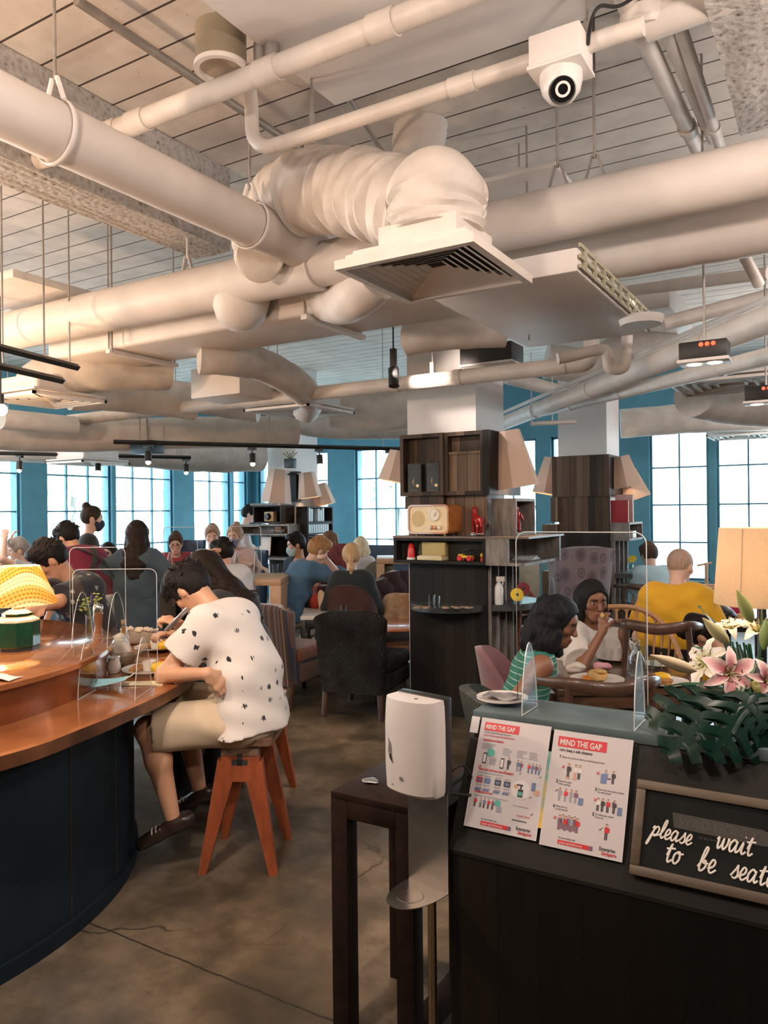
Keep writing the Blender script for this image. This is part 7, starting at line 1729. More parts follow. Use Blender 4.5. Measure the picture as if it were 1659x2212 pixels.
for (x, z, r) in ((.0, .055, .006), (-.036, .03, .0024)):
 c = onface(x, z); bm = B(); lathe(bm, [(0, .001), (r, .001), (r, 0)], 16, fD() @ frame(c, (1, 0, 0), (0, 0, 1), (0, -1, 0))); obj('sensor_dot', bm, M('window_grey', (.22, .20, .20)), e, W=True)
bm = B(); lathe(bm, [(0, .001), (.006, .001), (.006, 0)], 14, fD() @ T(.015, -.05, zb_ + .282)); obj('key_lock', bm, STEELD, e, W=True)
bm = B(); box(bm, (-.02, .030, zb_ + .14), (.075, .032, zb_ + .275), mx=fD() @ Rz(-.05)); obj('red_card', bm, M('red_white_card', (.62, .12, .14), (.75, .65, .65), scale=20), e, W=True, smooth=0)
bm = B(); tube(bm, cr([fD() @ V(.07, .03, zb_ + .05), fD() @ V(.09, .07, zb_ + .07), fD() @ V(.10, .10, zb_ + .03), fD() @ V(.08, .12, zb_ - .015), fD() @ V(.11, .08, zb_ - .018), fD() @ V(.06, .05, zb_ - .018)], 6), .0035, 6); obj('power_cable', bm, BLK, e, W=True)
# ================================================================ chairs, stools and tables
def stripe_mat():
 m, nt, b = _mat('striped_upholstery'); v = coords(nt); sp = nd(nt, 'ShaderNodeSeparateXYZ'); lk(nt, v, sp.inputs[0])
 s = mth(nt, 'FRACT', mth(nt, 'DIVIDE', mth(nt, 'ADD', sp.outputs[0], 5), .17))
 r = nd(nt, 'ShaderNodeValToRGB'); r.color_ramp.interpolation = 'CONSTANT'; lk(nt, s, r.inputs[0]); el = r.color_ramp.elements
 st = ((0, (.045, .022, .016)), (.12, (.14, .085, .055)), (.20, (.025, .03, .05)), (.30, (.10, .05, .035)), (.42, (.03, .02, .02)), (.50, (.17, .11, .075)), (.56, (.04, .025, .02)), (.68, (.02, .025, .055)), (.76, (.12, .065, .045)), (.88, (.05, .03, .022)))
 while len(el) < len(st): el.new(.5)
 for e_, (p, c) in zip(el, st): e_.position = p; e_.color = (*c, 1)
 lk(nt, r.outputs[0], b.inputs['Base Color']); b.inputs['Roughness'].default_value = .85; b.inputs['Sheen Weight'].default_value = .3
 bump(nt, b, noise(nt, v, 300, 2), .2, .002); return m
def scroll_mat(name, c0, c1, c2, scale=9):
 """woven scroll and meander pattern"""
 m, nt, b = _mat(name); v = coords(nt)
 mp = nd(nt, 'ShaderNodeMapping'); lk(nt, v, mp.inputs[0]); mp.inputs['Rotation'].default_value = (0, .78, 0); mp.inputs['Scale'].default_value = (scale, 0.001, scale)
 sp = nd(nt, 'ShaderNodeSeparateXYZ'); lk(nt, mp.outputs[0], sp.inputs[0])
 fx_ = mth(nt, 'SUBTRACT', mth(nt, 'FRACT', sp.outputs[0]), .5); fz_ = mth(nt, 'SUBTRACT', mth(nt, 'FRACT', sp.outputs[2]), .5)
 r = mth(nt, 'MAXIMUM', mth(nt, 'ABSOLUTE', fx_), mth(nt, 'ABSOLUTE', fz_)); a = mth(nt, 'ARCTAN2', fz_, fx_)
 w = mth(nt, 'SINE', mth(nt, 'ADD', mth(nt, 'MULTIPLY', r, 38), a)); k = mth(nt, 'GREATER_THAN', w, .35)
 f = ramp(nt, noise(nt, v, 4, 3), ((.35, 0.0), (.6, 1.0)))
 lk(nt, mixc(nt, mth(nt, 'MULTIPLY', k, f), mixc(nt, noise(nt, v, 7), c0, c2), c1), b.inputs['Base Color']); b.inputs['Roughness'].default_value = .85; b.inputs['Specular IOR Level'].default_value = .15
 bump(nt, b, k, .2, .002); return m
def paisley_mat():
 m, nt, b = _mat('paisley_upholstery'); v = coords(nt, (1, 1, .72)); vo = nd(nt, 'ShaderNodeTexVoronoi'); lk(nt, v, vo.inputs['Vector']); vo.inputs['Scale'].default_value = 8.5; vo.inputs['Randomness'].default_value = .45
 c = ramp(nt, vo.outputs[0], ((.0, (.15, .115, .15)), (.28, (.18, .14, .17)), (.30, (.32, .26, .29)), (.36, (.15, .115, .15)), (.42, (.31, .25, .28))))
 lk(nt, c, b.inputs['Base Color']); b.inputs['Roughness'].default_value = .85; return m
STRIPE = stripe_mat(); SCROLL = scroll_mat('dark_scroll_upholstery', (.004, .005, .006), (.040, .047, .045), (.014, .008, .007), 11)
LEGW = wood('dark_leg_wood', (.03, .016, .010), (.075, .04, .025), 3, (8, 8, 1.5), .4)
def armchair(X, d, phi, mat, label, w=.56, hb=.84, group=None, seatmat=None, zs=.40):
 e = thing('armchair', cw(X, d, 0), heading(phi), label, 'chair', group)
 bm = B(); th = .13; n = 10
 def back(u, v):
  a = u * 2 * PI; hw = w / 2 * (.86 + .14 * v ** 1.2); x = math.cos(a); y = math.sin(a); k = .35
  sx = math.copysign(abs(x) ** k, x) * hw; sy = math.copysign(abs(y) ** k, y) * th / 2
  top = .03 * math.sin(PI * (x * .5 + .5)) * v - .02 * v * (1 - abs(x)) * 0
  bulge = 1 - .35 * max(0, (v - .93) / .07) ** 2
  return V(sx * bulge, -.24 - .09 * v + sy * bulge + .03 * (abs(x) ** 2) * v, .20 + (hb - .20) * v - .03 * v * abs(x) ** 3)
 rg = []
 for j in range(n + 5):
  v = j / (n) * .93 if j <= n else .93 + .07 * math.sin((j - n) / 4 * PI / 2)
  rg.append([bm.verts.new(back(k / 32, v)) for k in range(32)])
 for A_, C_ in zip(rg[:-1], rg[1:]):
  for k in range(32): bm.faces.new((A_[k], A_[(k + 1) % 32], C_[(k + 1) % 32], C_[k]))
 bm.faces.new(rg[0][::-1]); bm.faces.new(rg[-1]); obj('backrest', bm, mat, e, smooth=60)
 bm = B(); box(bm, (-w * .47, -.20, .20), (w * .47, .34, zs - .08), .03, 3); obj('seat_base', bm, mat, e)
 bm = B(); box(bm, (-w * .48, -.19, zs - .09), (w * .48, .36, zs + .03), .05, 4); obj('seat', bm, seatmat or mat, e, smooth=60)
 for x in (-1, 1):
  for y in (-.25, .28): bm = B(); tube(bm, [(x * w * .40, y - (.03 if y < 0 else 0), 0), (x * w * .38, y, .21)], [.020, .032], 8); obj('leg', bm, LEGW, e)
 return e
armchair(-.82, 6.55, 28, STRIPE, 'brown and navy striped armchair seen from behind, left of the dark patterned one', .50, .86, 'upholstered armchairs in the middle', M('rust_seat', (.20, .075, .04), (.14, .05, .03), rough=.9, sheen=.3), .45)
armchair(-.17, 6.22, 20, SCROLL, 'dark scroll patterned armchair seen from behind, in the middle of the floor', .60, .84, 'upholstered armchairs in the middle', None, .43)
# ---------------------------------------------------------------- bar stools
SEATW = wood('stool_seat_wood', (.10, .055, .035), (.20, .12, .08), 3, (2, 9, 9), .35); STW = wood('stool_leg_wood', (.19, .042, .014), (.33, .085, .03), 3, (7, 7, 1.5), .4)
def stool(X, d, phi, label, h=.585):
 e = thing('bar_stool', cw(X, d, 0), heading(phi), label, 'stool', 'wooden stools at the island bar')
 bm = B(); tube(bm, [(0, 0, h - .035), (0, 0, h - .03), (0, 0, h - .006), (0, 0, h)], [.145, .15, .15, .146], 4); bm.free()
 bm = B(); box(bm, (-.15, -.15, h - .032), (.15, .15, h), .03, 4); obj('seat', bm, SEATW, e)
 zt = h - .032; zc = h - .19
 for s in (-1, 1):                       # two A-shaped trestle sides with a cross cut in the apron
  P = lambda x, z, o=0: V(x, s * (.112 + (zt - z) * .135) + o, z)
  bm = B()
  for o0, o1 in ((-.016, .016),):
   A = [P(x, z) for x, z in ((-.085, zt - .045), (.085, zt - .045), (.105, zc), (-.105, zc))]
   vs_ = [[bm.verts.new(p + V(0, o, 0)) for p in A] for o in (o0, o1)]
   bm.faces.new(vs_[0]); bm.faces.new(vs_[1][::-1])
   for i in range(4): bm.faces.new((vs_[0][i], vs_[0][(i + 1) % 4], vs_[1][(i + 1) % 4], vs_[1][i]))
  obj('apron', bm, STW, e, smooth=0)
  bm = B(); y = P(0, zt - .075)
  for w_, h_ in ((.012, .038), (.036, .013)): box(bm, (y.x - w_, y.y - .018, y.z - h_), (y.x + w_, y.y + .018, y.z + h_))
  obj('cross_cutout', bm, DARK, e, smooth=0)
  bm = B(); A = [P(x, z) for x, z in ((-.082, zt), (.082, zt), (.085, zt - .045), (-.085, zt - .045))]
  vs_ = [[bm.verts.new(p + V(0, o, 0)) for p in A] for o in (-.02, .02)]
  bm.faces.new(vs_[0]); bm.faces.new(vs_[1][::-1])
  for i in range(4): bm.faces.new((vs_[0][i], vs_[0][(i + 1) % 4], vs_[1][(i + 1) % 4], vs_[1][i]))
  obj('top_rail', bm, SEATW, e, smooth=0)
  for q in (-1, 1):
   bm = B(); A = [P(x * q, z) for x, z in ((.105, zc + .08), (.03, zc), (.140, 0), (.172, 0))]
   A = [P(q * .100, zc + .10), P(q * .032, zc + .0), P(q * .142, 0), P(q * .176, 0)]
   vs_ = [[bm.verts.new(p + V(0, o, 0)) for p in A] for o in (-.017, .017)]
   bm.faces.new(vs_[0]); bm.faces.new(vs_[1][::-1])
   for i in range(4): bm.faces.new((vs_[0][i], vs_[0][(i + 1) % 4], vs_[1][(i + 1) % 4], vs_[1][i]))
   obj('leg', bm, STW, e, smooth=0)
 return e
stool(-.655, 3.60, 3, 'reddish wooden stool with a cross cutout under the man in the printed T-shirt')
stool(-.72, 4.32, 5, 'wooden stool half hidden behind the man, under the long-haired woman at the bar')
# ---------------------------------------------------------------- tables
DKW = wood('dark_table_wood', (.07, .034, .02), (.15, .075, .045), 3, (2, 10, 10), .25, coat=.3); OAK = wood('pale_oak', (.44, .27, .15), (.60, .40, .25), 3, (2, 10, 10), .45); ORW = wood('orange_table_wood', (.34, .10, .03), (.52, .19, .07), 3, (2, 10, 10), .25, coat=.4); REDW = wood('reddish_wood', (.17, .05, .028), (.28, .10, .06), 3, (2, 10, 10), .3)
WTOP = M('pale_table_top', (.62, .62, .62), rough=.3)
def table(X, d, phi, w, dp, z, label, top, legm, leg=.05, slab=False, th=.035, round_=False, cat='table', pedestal=False, inset=0):
 e = thing('dining_table', cw(X, d, 0), heading(phi), label, cat)
 bm = B()
 if round_: lathe(bm, [(0, z - th), (w / 2 - .01, z - th), (w / 2, z - th + .01), (w / 2, z - .006), (w / 2 - .006, z), (0, z)], 40)
 else: box(bm, (-w / 2, -dp / 2, z - th), (w / 2, dp / 2, z), .006)
 obj('table_top', bm, top, e)
 if pedestal:
  bm = B(); tube(bm, [(0, 0, .02), (0, 0, z - th)], .035, 14); obj('pedestal', bm, legm, e); bm = B(); lathe(bm, [(0, 0), (.22, 0), (.22, .015), (.05, .03), (0, .03)], 28); obj('foot_plate', bm, legm, e); return e
 if slab:
  for s in (-1, 1): bm = B(); box(bm, (s * w / 2 - (leg if s > 0 else 0), -dp / 2, 0), (s * w / 2 + (leg if s < 0 else 0), dp / 2, z - th), .004); obj('leg', bm, legm, e)
 else:
  for sx in (-1, 1):
   for sy in (-1, 1):
    x = sx * (w / 2 - leg / 2 - .01 - inset); y = sy * (dp / 2 - leg / 2 - .01 - inset); bm = B(); box(bm, (x - leg / 2, y - leg / 2, 0), (x + leg / 2, y + leg / 2, z - th), .003); obj('leg', bm, legm, e)
  for s in (-1, 1):
   bm = B(); box(bm, (-w / 2 + leg + .01 + inset, s * (dp / 2 - .03 - inset) - .01, z - th - .07), (w / 2 - leg - .01 - inset, s * (dp / 2 - .03 - inset) + .01, z - th), .002); obj('apron', bm, legm, e)
 return e
TZ = .69
table(1.28, 4.33, 0, .82, .86, TZ, 'dark wooden dining table where the two women eat', DKW, DKW, .06)
table(-1.63, 7.62, 2, 1.34, .80, .98, 'high pale oak communal table behind the bar', OAK, OAK, .10, True, .06)
table(.22, 8.9, 0, .62, .7, 1.08, 'high pale oak table left of the radio pillar', OAK, OAK, .09, True, .06)
et = table(.10, 6.72, -12, .52, .60, .62, 'low orange wooden table with a black frame beside the radio pillar', ORW, BLK, .035, False, .025)
bm = B(); box(bm, (-.22, -.26, .40), (.22, .26, .42), .003); obj('lower_shelf', bm, ORW, et)
table(-.46, 7.22, 0, .62, .5, .66, 'pale topped table behind the dark patterned armchair', WTOP, BLK, .035)
table(-.72, 8.05, 0, .62, .5, .74, 'small red edged table between the blue-shirted man and the blonde woman', M('red_lacquer_top', (.45, .03, .03), rough=.25), BLK, .03)
table(1.55, 6.9, -10, .62, .55, .75, 'reddish wooden table in front of the paisley wing chair', REDW, REDW, .045)
table(2.75, 6.25, 0, 1.0, .7, .75, 'table before the man in yellow with bags on it', DKW, BLK, .04)
table(3.2, 7.9, 0, 1.0, .7, .76, 'pale far table by the right windows with a wooden tray', WTOP, BLK, .04)
table(-3.9, 8.7, 10, 1.1, .7, .75, 'far pale table by the left windows where the girl sits', WTOP, BLK, .04)
# horseshoe back chair
def horseshoe(X, d, phi, zr, label, mat, zs=.44, w=.54, tilt=0):
 e = thing('wooden_chair', cw(X, d, 0), heading(phi), label, 'chair', 'dark wooden chairs with curved top rails')
 bm = B(); box(bm, (-.23, -.22, zs - .03), (.23, .24, zs), .02, 3); obj('seat', bm, mat, e)
 P = cr([(-w / 2 - .01, .10, zr - .045), (-w / 2 + .005, -.08, zr - .015), (-w * .32, -.225, zr + .005), (0, -.275, zr - .012), (w * .32, -.225, zr + .005), (w / 2 - .005, -.08, zr - .015), (w / 2 + .01, .10, zr - .045)], 7)
 N = len(P); bm = B(); tube(bm, P, [.013 + .013 * math.sin(PI * i / (N - 1)) ** 2 for i in range(N)], 10, flat=(1.25, .55)); obj('top_rail', bm, mat, e)
 for s in (-1, 1):
  bm = B(); tube(bm, [(s * .20, -.20, 0), (s * .20, -.20, zs), (s * w * .33, -.222, zr)], [.017, .021, .017], 8); obj('leg', bm, mat, e)
  bm = B(); tube(bm, [(s * .21, .21, 0), (s * .215, .21, zs), (s * w * .49, .07, zr - .04)], [.016, .020, .013], 8); obj('leg', bm, mat, e)
 bm = B(); tube(bm, cr([(-.21, -.205, zs + .12), (0, -.235, zs + .115), (.21, -.205, zs + .12)], 5), .014, 8, flat=(1.2, .6)); obj('lower_rail', bm, mat, e)
 return e
DCW = wood('chair_dark_wood', (.05, .025, .016), (.11, .055, .035), 3, (6, 6, 2), .35, coat=.2)
horseshoe(.98, 3.58, 0, .835, 'brown wooden chair with a curved rail standing before the dining table, nearest', DCW)
horseshoe(1.63, 4.62, 18, .93, 'dark wooden chair with a curved rail in front of the man in yellow', DCW, .45, .5)
horseshoe(1.38, 6.3, 60, .83, 'reddish wooden chair with a curved rail by the gerbera vase', REDW, .44, .5)
horseshoe(2.72, 8.25, 10, .80, 'far dark wooden chair behind the man in the pale blue shirt', DCW, .44, .5)
# rattan chair
RAT = M('rattan_cane', (.52, .30, .15), (.40, .21, .10), rough=.45, scale=30)
e = thing('rattan_chair', cw(1.60, 5.05, 0), heading(172), 'cane rattan chair with looped spindles beside the woman in white', 'chair')
zt = .93; bm = B()
P = cr([(-.30, .12, .62), (-.31, -.08, .80), (-.20, -.22, zt - .02), (0, -.26, zt), (.20, -.22, zt - .02), (.31, -.08, .80), (.30, .12, .62)], 6)
tube(bm, P, .017, 10); obj('top_rail', bm, RAT, e)
Q = cr([(-.27, .20, .45), (-.27, -.06, .45), (-.16, -.16, .45), (0, -.19, .45), (.16, -.16, .45), (.27, -.06, .45), (.27, .20, .45)], 6)
bm = B(); tube(bm, Q + [Q[0]], .014, 8); sheet(bm, lambda u, v: V(-.26 + .52 * u, -.17 + .37 * v, .455), 4, 4, thick=.01); obj('seat', bm, RAT, e)
for i in range(3, len(P) - 3, 2):
 a, b_ = P[i], Q[i]; bm = B(); tube(bm, [b_, b_ + (a - b_) * .55, a], .0075, 6); obj('spindle', bm, RAT, e)
 if i + 2 < len(P) - 2:
  c = P[i + 2]; bm = B(); m_ = (a + c) / 2; b0, b1 = a + (Q[i] - a) * .45, c + (Q[i + 2] - c) * .45
  tube(bm, cr([b0, a + V(0, 0, -.05), m_ + V(0, 0, -.012), c + V(0, 0, -.05), b1], 5), .007, 6); obj('loop', bm, RAT, e)
for x in (-.22, .22):
 for y in (-.12, .17): bm = B(); tube(bm, [(x * 1.1, y * 1.2, 0), (x, y, .45)], .014, 8); obj('leg', bm, RAT, e)
# shells: bucket, tub, wing, sofa
def shell_chair(name, X, d, phi, label, mat, w, hb, zs, th=.04, wrap=.75, taper=.0, cat='chair', group=None, legm=None, flare=.05, front=.05):
 """seat with a back that wraps round"""
 e = thing(name, cw(X, d, 0), heading(phi), label, cat, group)
 bm = B(); nu, nv = 30, 10
 def f(u, v):
  a = -PI / 2 + (u * 2 - 1) * PI * wrap * .62; s = abs(u * 2 - 1)
  top = zs + (hb - zs) * (1 - .55 * s ** 2.6 * (wrap > .6)) ; r = w / 2 * (.86 + (.14 + taper) * v)
  return V(r * math.cos(a), r * math.sin(a) * .95 - flare * v * (1 - s), zs - .06 + (top - zs + .06) * v)
 g = [[bm.verts.new(f(i / nu, j / nv)) for j in range(nv + 1)] for i in range(nu + 1)]
 for i in range(nu):
  for j in range(nv): bm.faces.new((g[i][j], g[i + 1][j], g[i + 1][j + 1], g[i][j + 1]))
 bmesh.ops.recalc_face_normals(bm, faces=bm.faces[:]); bmesh.ops.solidify(bm, geom=bm.faces[:], thickness=th); obj('backrest', bm, mat, e, smooth=60)
 bm = B(); lathe(bm, [(0, zs - .09), (w * .42, zs - .09), (w * .45, zs - .05), (w * .44, zs - .01), (w * .36, zs + .02), (0, zs + .03)], 32, Matrix.Diagonal((1, 1.0, 1, 1))); obj('seat', bm, mat, e, smooth=60)
 for x in (-1, 1):
  for y in (-1, 1): bm = B(); tube(bm, [(x * w * .38, y * w * .36, 0), (x * w * .28, y * w * .28, zs - .08)], [.012, .02], 8); obj('leg', bm, legm or LEGW, e)
 return e
shell_chair('bucket_chair', -.30, 7.30, 14, 'brown leather bucket chair under the blonde woman in black', M('brown_leather', (.075, .035, .03), (.055, .026, .022), rough=.4), .50, .93, .46, .03, .75)
shell_chair('tub_chair', .66, 3.72, 95, 'grey patterned tub chair under the woman in the teal top', scroll_mat('grey_scroll_upholstery', (.06, .07, .07), (.13, .145, .13), (.045, .05, .05), 14), .54, .74, .36, .05, .8)
shell_chair('tub_chair', .78, 4.45, 110, 'dull pink tub chair showing behind the woman in the teal top', M('pink_velvet', (.20, .09, .10), (.16, .07, .08), rough=.8, sheen=.4), .46, .80, .42, .04, .7)
shell_chair('bucket_chair', -.10, 8.5, -165, 'grey woven shell chair at the high oak table', M('grey_weave', (.30, .31, .27), (.20, .21, .18), rough=.8, scale=60), .46, 1.05, .55, .03, .7)
shell_chair('bucket_chair', 1.68, 8.1, 100, 'pink shell chair behind the radio pillar', M('salmon_shell', (.50, .14, .12), rough=.5), .42, .82, .45, .02, .7)
for i, (X, d, phi, lab) in enumerate(((-1.32, 6.95, -5, 'dark wire chair under the woman in white with her back turned'), (-2.25, 6.9, 5, 'dark stool chair half hidden behind the bar at the oak table'))):
 e = thing('wire_chair', cw(X, d, 0), heading(phi), lab, 'chair', 'dark wire chairs at the oak table'); zs = .66
 bm = B(); box(bm, (-.2, -.19, zs - .03), (.2, .2, zs), .03, 3); obj('seat', bm, BLK, e)
 for x in (-.2, -.1, 0, .1, .2): bm = B(); tube(bm, [(x, -.19, zs), (x * 1.05, -.24, zs + .26)], .006, 6); obj('back_wire', bm, BLK, e)
 bm = B(); tube(bm, [(-.22, -.24, zs + .26), (0, -.26, zs + .27), (.22, -.24, zs + .26)], .008, 6); obj('back_rail', bm, BLK, e)
 for x in (-.19, .19):
  for y in (-.18, .19): bm = B(); tube(bm, [(x * 1.15, y * 1.1, 0), (x, y, zs)], .010, 6); obj('leg', bm, BLK, e)
shell_chair('bucket_chair', 2.03, 5.36, 28, 'dark shell chair under the man in yellow', BLK, .46, .66, .37, .02, .5)
shell_chair('bucket_chair', 2.22, 4.43, -60, 'low plum shell chair behind the lilies', M('plum_shell', (.10, .04, .06)), .44, .5, .2, .02, .5)
# paisley wing chair
e = thing('wing_chair', cw(1.79, 7.25, 0), heading(-8), 'high wing chair in mauve paisley seen from behind, before the right pillar', 'chair'); PAIS = paisley_mat()
bm = B(); n = 14
def wing(u, v): hw = (.17 + .115 * v ** .8) if v < .93 else .285 * (1 - .5 * (v - .93)); return V((u * 2 - 1) * hw, -.26 - .10 * v + .09 * abs(u * 2 - 1) ** 3, .26 + 1.0 * v - .02 * abs(u * 2 - 1) ** 4)
sheet(bm, wing, 16, n, thick=.10); obj('backrest', bm, PAIS, e, smooth=60)
for s in (-1, 1):
 bm = B(); sheet(bm, lambda u, v: V(s * (.17 + .115 * v ** .8 + .02 * u), -.18 - .10 * v + .22 * u * (1 - .3 * v), .36 + .88 * v * (1 - .12 * u)), 6, 10, thick=.05); obj('wing_side', bm, PAIS, e, smooth=60)
bm = B(); box(bm, (-.27, -.28, .24), (.27, .30, .46), .05, 4); obj('seat', bm, PAIS, e, smooth=60)
for x in (-.22, .22):
 for y in (-.22, .24): bm = B(); tube(bm, [(x, y, 0), (x, y, .26)], [.018, .026], 8); obj('leg', bm, LEGW, e)
# tufted maroon settee
MAR = M('maroon_velvet', (.040, .010, .014), (.026, .007, .010), rough=.7, sheen=.4)
e = thing('settee', cw(.44, 7.85, 0), heading(150), 'dark maroon buttoned settee with an arched back left of the radio pillar', 'sofa')
bm = B(); W_ = .62
def arch(u, v):
 x = (u * 2 - 1); top = .64 + .34 * max(0, math.cos((x - .25) * 1.5)) ** 2.0
 b_ = .018 * math.cos(x * 26) * math.cos(v * 16 + (0 if int(v * 5) % 2 else .5))
 return V(x * W_, -.36 + b_ + .06 * v * -1, .26 + (top - .26) * v)
sheet(bm, arch, 46, 20, thick=.12); obj('backrest', bm, MAR, e, smooth=60)
bm = B(); box(bm, (-W_, -.34, .2), (W_, .30, .42), .05, 4); obj('seat', bm, MAR, e, smooth=60)
for s in (-1, 1): bm = B(); tube(bm, [(s * W_, -.3, .5), (s * W_, .0, .52), (s * W_, .26, .48)], .07, 12); obj('armrest', bm, MAR, e, smooth=60)
for x in (-.55, .55):
 for y in (-.28, .24): bm = B(); tube(bm, [(x, y, 0), (x, y, .22)], .022, 8); obj('leg', bm, LEGW, e)
q = pt(866, 1318, 7.45); bm = B(); bmesh.ops.create_uvsphere(bm, u_segments=24, v_segments=16, radius=1)
for v in bm.verts: x, y, z = v.co; v.co = Vector((math.copysign(abs(x) ** .5, x) * .2, y * .07 * (1 - .5 * max(abs(x), abs(z)) ** 6), math.copysign(abs(z) ** .5, z) * .17))
bmesh.ops.transform(bm, matrix=T(q) @ Rz(heading(20)) @ Rx(-.3), verts=bm.verts[:]); obj('cushion', bm, M('beige_print_cushion', (.52, .36, .22), (.25, .14, .08), rough=.85, scale=7), label='beige printed cushion on the maroon settee', cat='cushion', smooth=60)
# red flowered high-back chair, navy banquette and navy chairs
e = thing('high_back_chair', cw(-.72, 8.95, 0), heading(200), 'high-back chair in red flowered fabric behind the red edged table', 'chair'); RF = M('red_flower_fabric', (.22, .035, .03), (.06, .012, .014), rough=.8, scale=16)
bm = B(); sheet(bm, lambda u, v: V((u * 2 - 1) * .21 * (1 - .1 * v ** 6), -.22 - .12 * v, .4 + .82 * v), 10, 12, thick=.07); obj('backrest', bm, RF, e, smooth=60)
bm = B(); mx = frame(V(.06, -.21, 1.02), (1, 0, 0), (0, 0, 1), (0, 1, 0))
for k in range(8): ball(bm, (.035, 0, 0), (.03, .013, .012), mx=mx @ Rz(k * PI / 4), u=8, v=6)
obj('flower_print', bm, M('tan_flower', (.60, .26, .10)), e); bm = B(); box(bm, (-.22, -.22, .28), (.22, .24, .45), .04, 3); obj('seat', bm, RF, e)
for x in (-.18, .18):
 for y in (-.18, .2): bm = B(); tube(bm, [(x, y, 0), (x, y, .3)], .018, 8); obj('leg', bm, LEGW, e)
NAVY = M('navy_leather', (.015, .04, .085), (.012, .03, .065), rough=.5)
for X, d, ph, w, lab in ((.05, 11.2, 180 + 31, 2.2, 'long navy banquette under the far windows left of the radio pillar'), (-3.6, 10.4, 90 + 31, 2.0, 'navy banquette under the left windows')):
 e = thing('banquette', cw(X, d, 0), heading(ph), lab, 'bench'); bm = B(); box(bm, (-w / 2, -.30, 0), (w / 2, .25, .44), .04, 3); obj('seat', bm, NAVY, e); bm = B(); box(bm, (-w / 2, -.42, .0), (w / 2, -.30, 1.1), .04, 3); obj('backrest', bm, NAVY, e)
shell_chair('bucket_chair', -2.35, 9.1, 170, 'tall navy chair behind the boy in red', NAVY, .55, 1.28, .5, .04, .5)
shell_chair('bucket_chair', -1.62, 9.2, 185, 'navy chair behind the woman in the blue mask', NAVY, .5, 1.15, .5, .04, .5)
# ---------------------------------------------------------------- things on the tables
GLc = glass('clear_glass', (.93, .96, .96), .8, .5)
def tbl(px, py, z=TZ): return ptz(px, py, z)
def dish(q, r, label, cat='plate', sy=1.0, yaw=0, group=None, mat=None):
 e = thing('dinner_plate', q, yaw, label, cat, group); bm = B(); lathe(bm, [(0, .003), (r * .6, .003), (r, .018), (r, .021), (r * .62, .008), (0, .008)], 36, Matrix.Diagonal((1, sy, 1, 1))); obj('plate', bm, mat or WCER, e); return e
GP = 'plates on the women\'s table'
e = dish(tbl(1325, 1428), .115, 'oval white plate with a red smear before the woman in white', sy=.7, group=GP)
bm = B(); lump(bm, (.06, -.02, .016), (.018, .014, .007), 3); obj('tomato_piece', bm, M('red_plastic', (.65, .02, .02)), e)
e = dish(tbl(1290, 1473), .14, 'white plate with a bun and orange sauce behind the nearest chair rail', group=GP)
bm = B(); lump(bm, (.0, 0, .035), (.055, .05, .03), 3); lump(bm, (.02, -.01, .06), (.035, .03, .012), 4); obj('bun', bm, M('toasted_bun', (.62, .33, .10), (.75, .50, .20), scale=30), e)
bm = B(); lump(bm, (-.045, -.03, .02), (.03, .025, .014), 5); obj('orange_sauce', bm, M('orange_sauce', (.70, .22, .02)), e)
crumple('paper_napkin', tbl(1243, 1452), (.055, .05, .03), 21, PAPER, 'crumpled white napkin at the left end of the women\'s table', 'napkin')
crumple('paper_napkin', tbl(1300, 1448) , (.05, .035, .03), 22, M('pink_napkin_paper', (.62, .26, .34), (.70, .40, .46), rough=.8), 'pink crumpled napkin between the two plates', 'napkin')
e = dish(tbl(1432, 1478), .13, 'white plate with toast and egg at the right of the women\'s table', group=GP)
bm = B(); lump(bm, (-.01, .02, .035), (.045, .035, .022), 3); obj('scrambled_egg', bm, EGG, e); bm = B(); lump(bm, (-.05, .0, .03), (.025, .025, .02), 4); obj('baked_tomato', bm, TOM, e)
bm = B()
for k in range(3): box(bm, (-.06, -.07, .012 + k * .008), (.05, -.02, .019 + k * .008), .003, mx=Rz(.1 * k))
obj('toast', bm, BRN, e)
e = dish(tbl(1420, 1440), .09, 'small white side plate near the carafe', group=GP)
q = tbl(1375, 1462); e = thing('water_carafe', q, 0, 'glass water carafe with a swing stopper on the women\'s table', 'carafe')
bm = B(); lathe(bm, [(0, .004), (.045, .004), (.048, .02), (.044, .10), (.024, .14), (.022, .165), (.028, .18), (.026, .18), (.019, .165), (.021, .14), (.040, .10), (.043, .02), (0, .014)], 28); obj('glass_wall', bm, GLc, e)
bm = B(); lathe(bm, [(0, .016), (.041, .02), (.040, .09), (0, .09)], 28); obj('water', bm, glass('water_fill', (.90, .94, .95), .3, .4), e)
for i, (px, py) in enumerate(((1402, 1447), (1418, 1458), (1398, 1492), (1385, 1425))):
 q = tbl(px, py); bm = B(); lathe(bm, [(0, .003), (.027, .003), (.033, .085), (.031, .085), (.025, .010), (0, .010)], 22, T(q)); obj('tumbler', bm, GLc, label=('tumbler directly right of the carafe', 'tumbler before the small side plate', 'tumbler at the near edge of the women\'s table', 'tumbler behind the carafe')[i], cat='glass', group='tumblers on the women\'s table')
q = tbl(1352, 1412); e = thing('wire_basket', q, .2, 'small wire basket with yellow fruit before the rattan chair', 'basket')
bm = B()
for k in range(12):
 a = 2 * PI * k / 12; tube(bm, [(.045 * math.cos(a), .045 * math.sin(a), .004), (.085 * math.cos(a), .085 * math.sin(a), .085)], .0022, 5)
tube(bm, [(.085 * math.cos(2 * PI * k / 24), .085 * math.sin(2 * PI * k / 24), .085) for k in range(24)], .003, 6, closed=True); tube(bm, [(.045 * math.cos(2 * PI * k / 24), .045 * math.sin(2 * PI * k / 24), .004) for k in range(24)], .003, 6, closed=True); obj('wire_frame', bm, M('pale_wire', (.6, .5, .38), metal=.4), e)
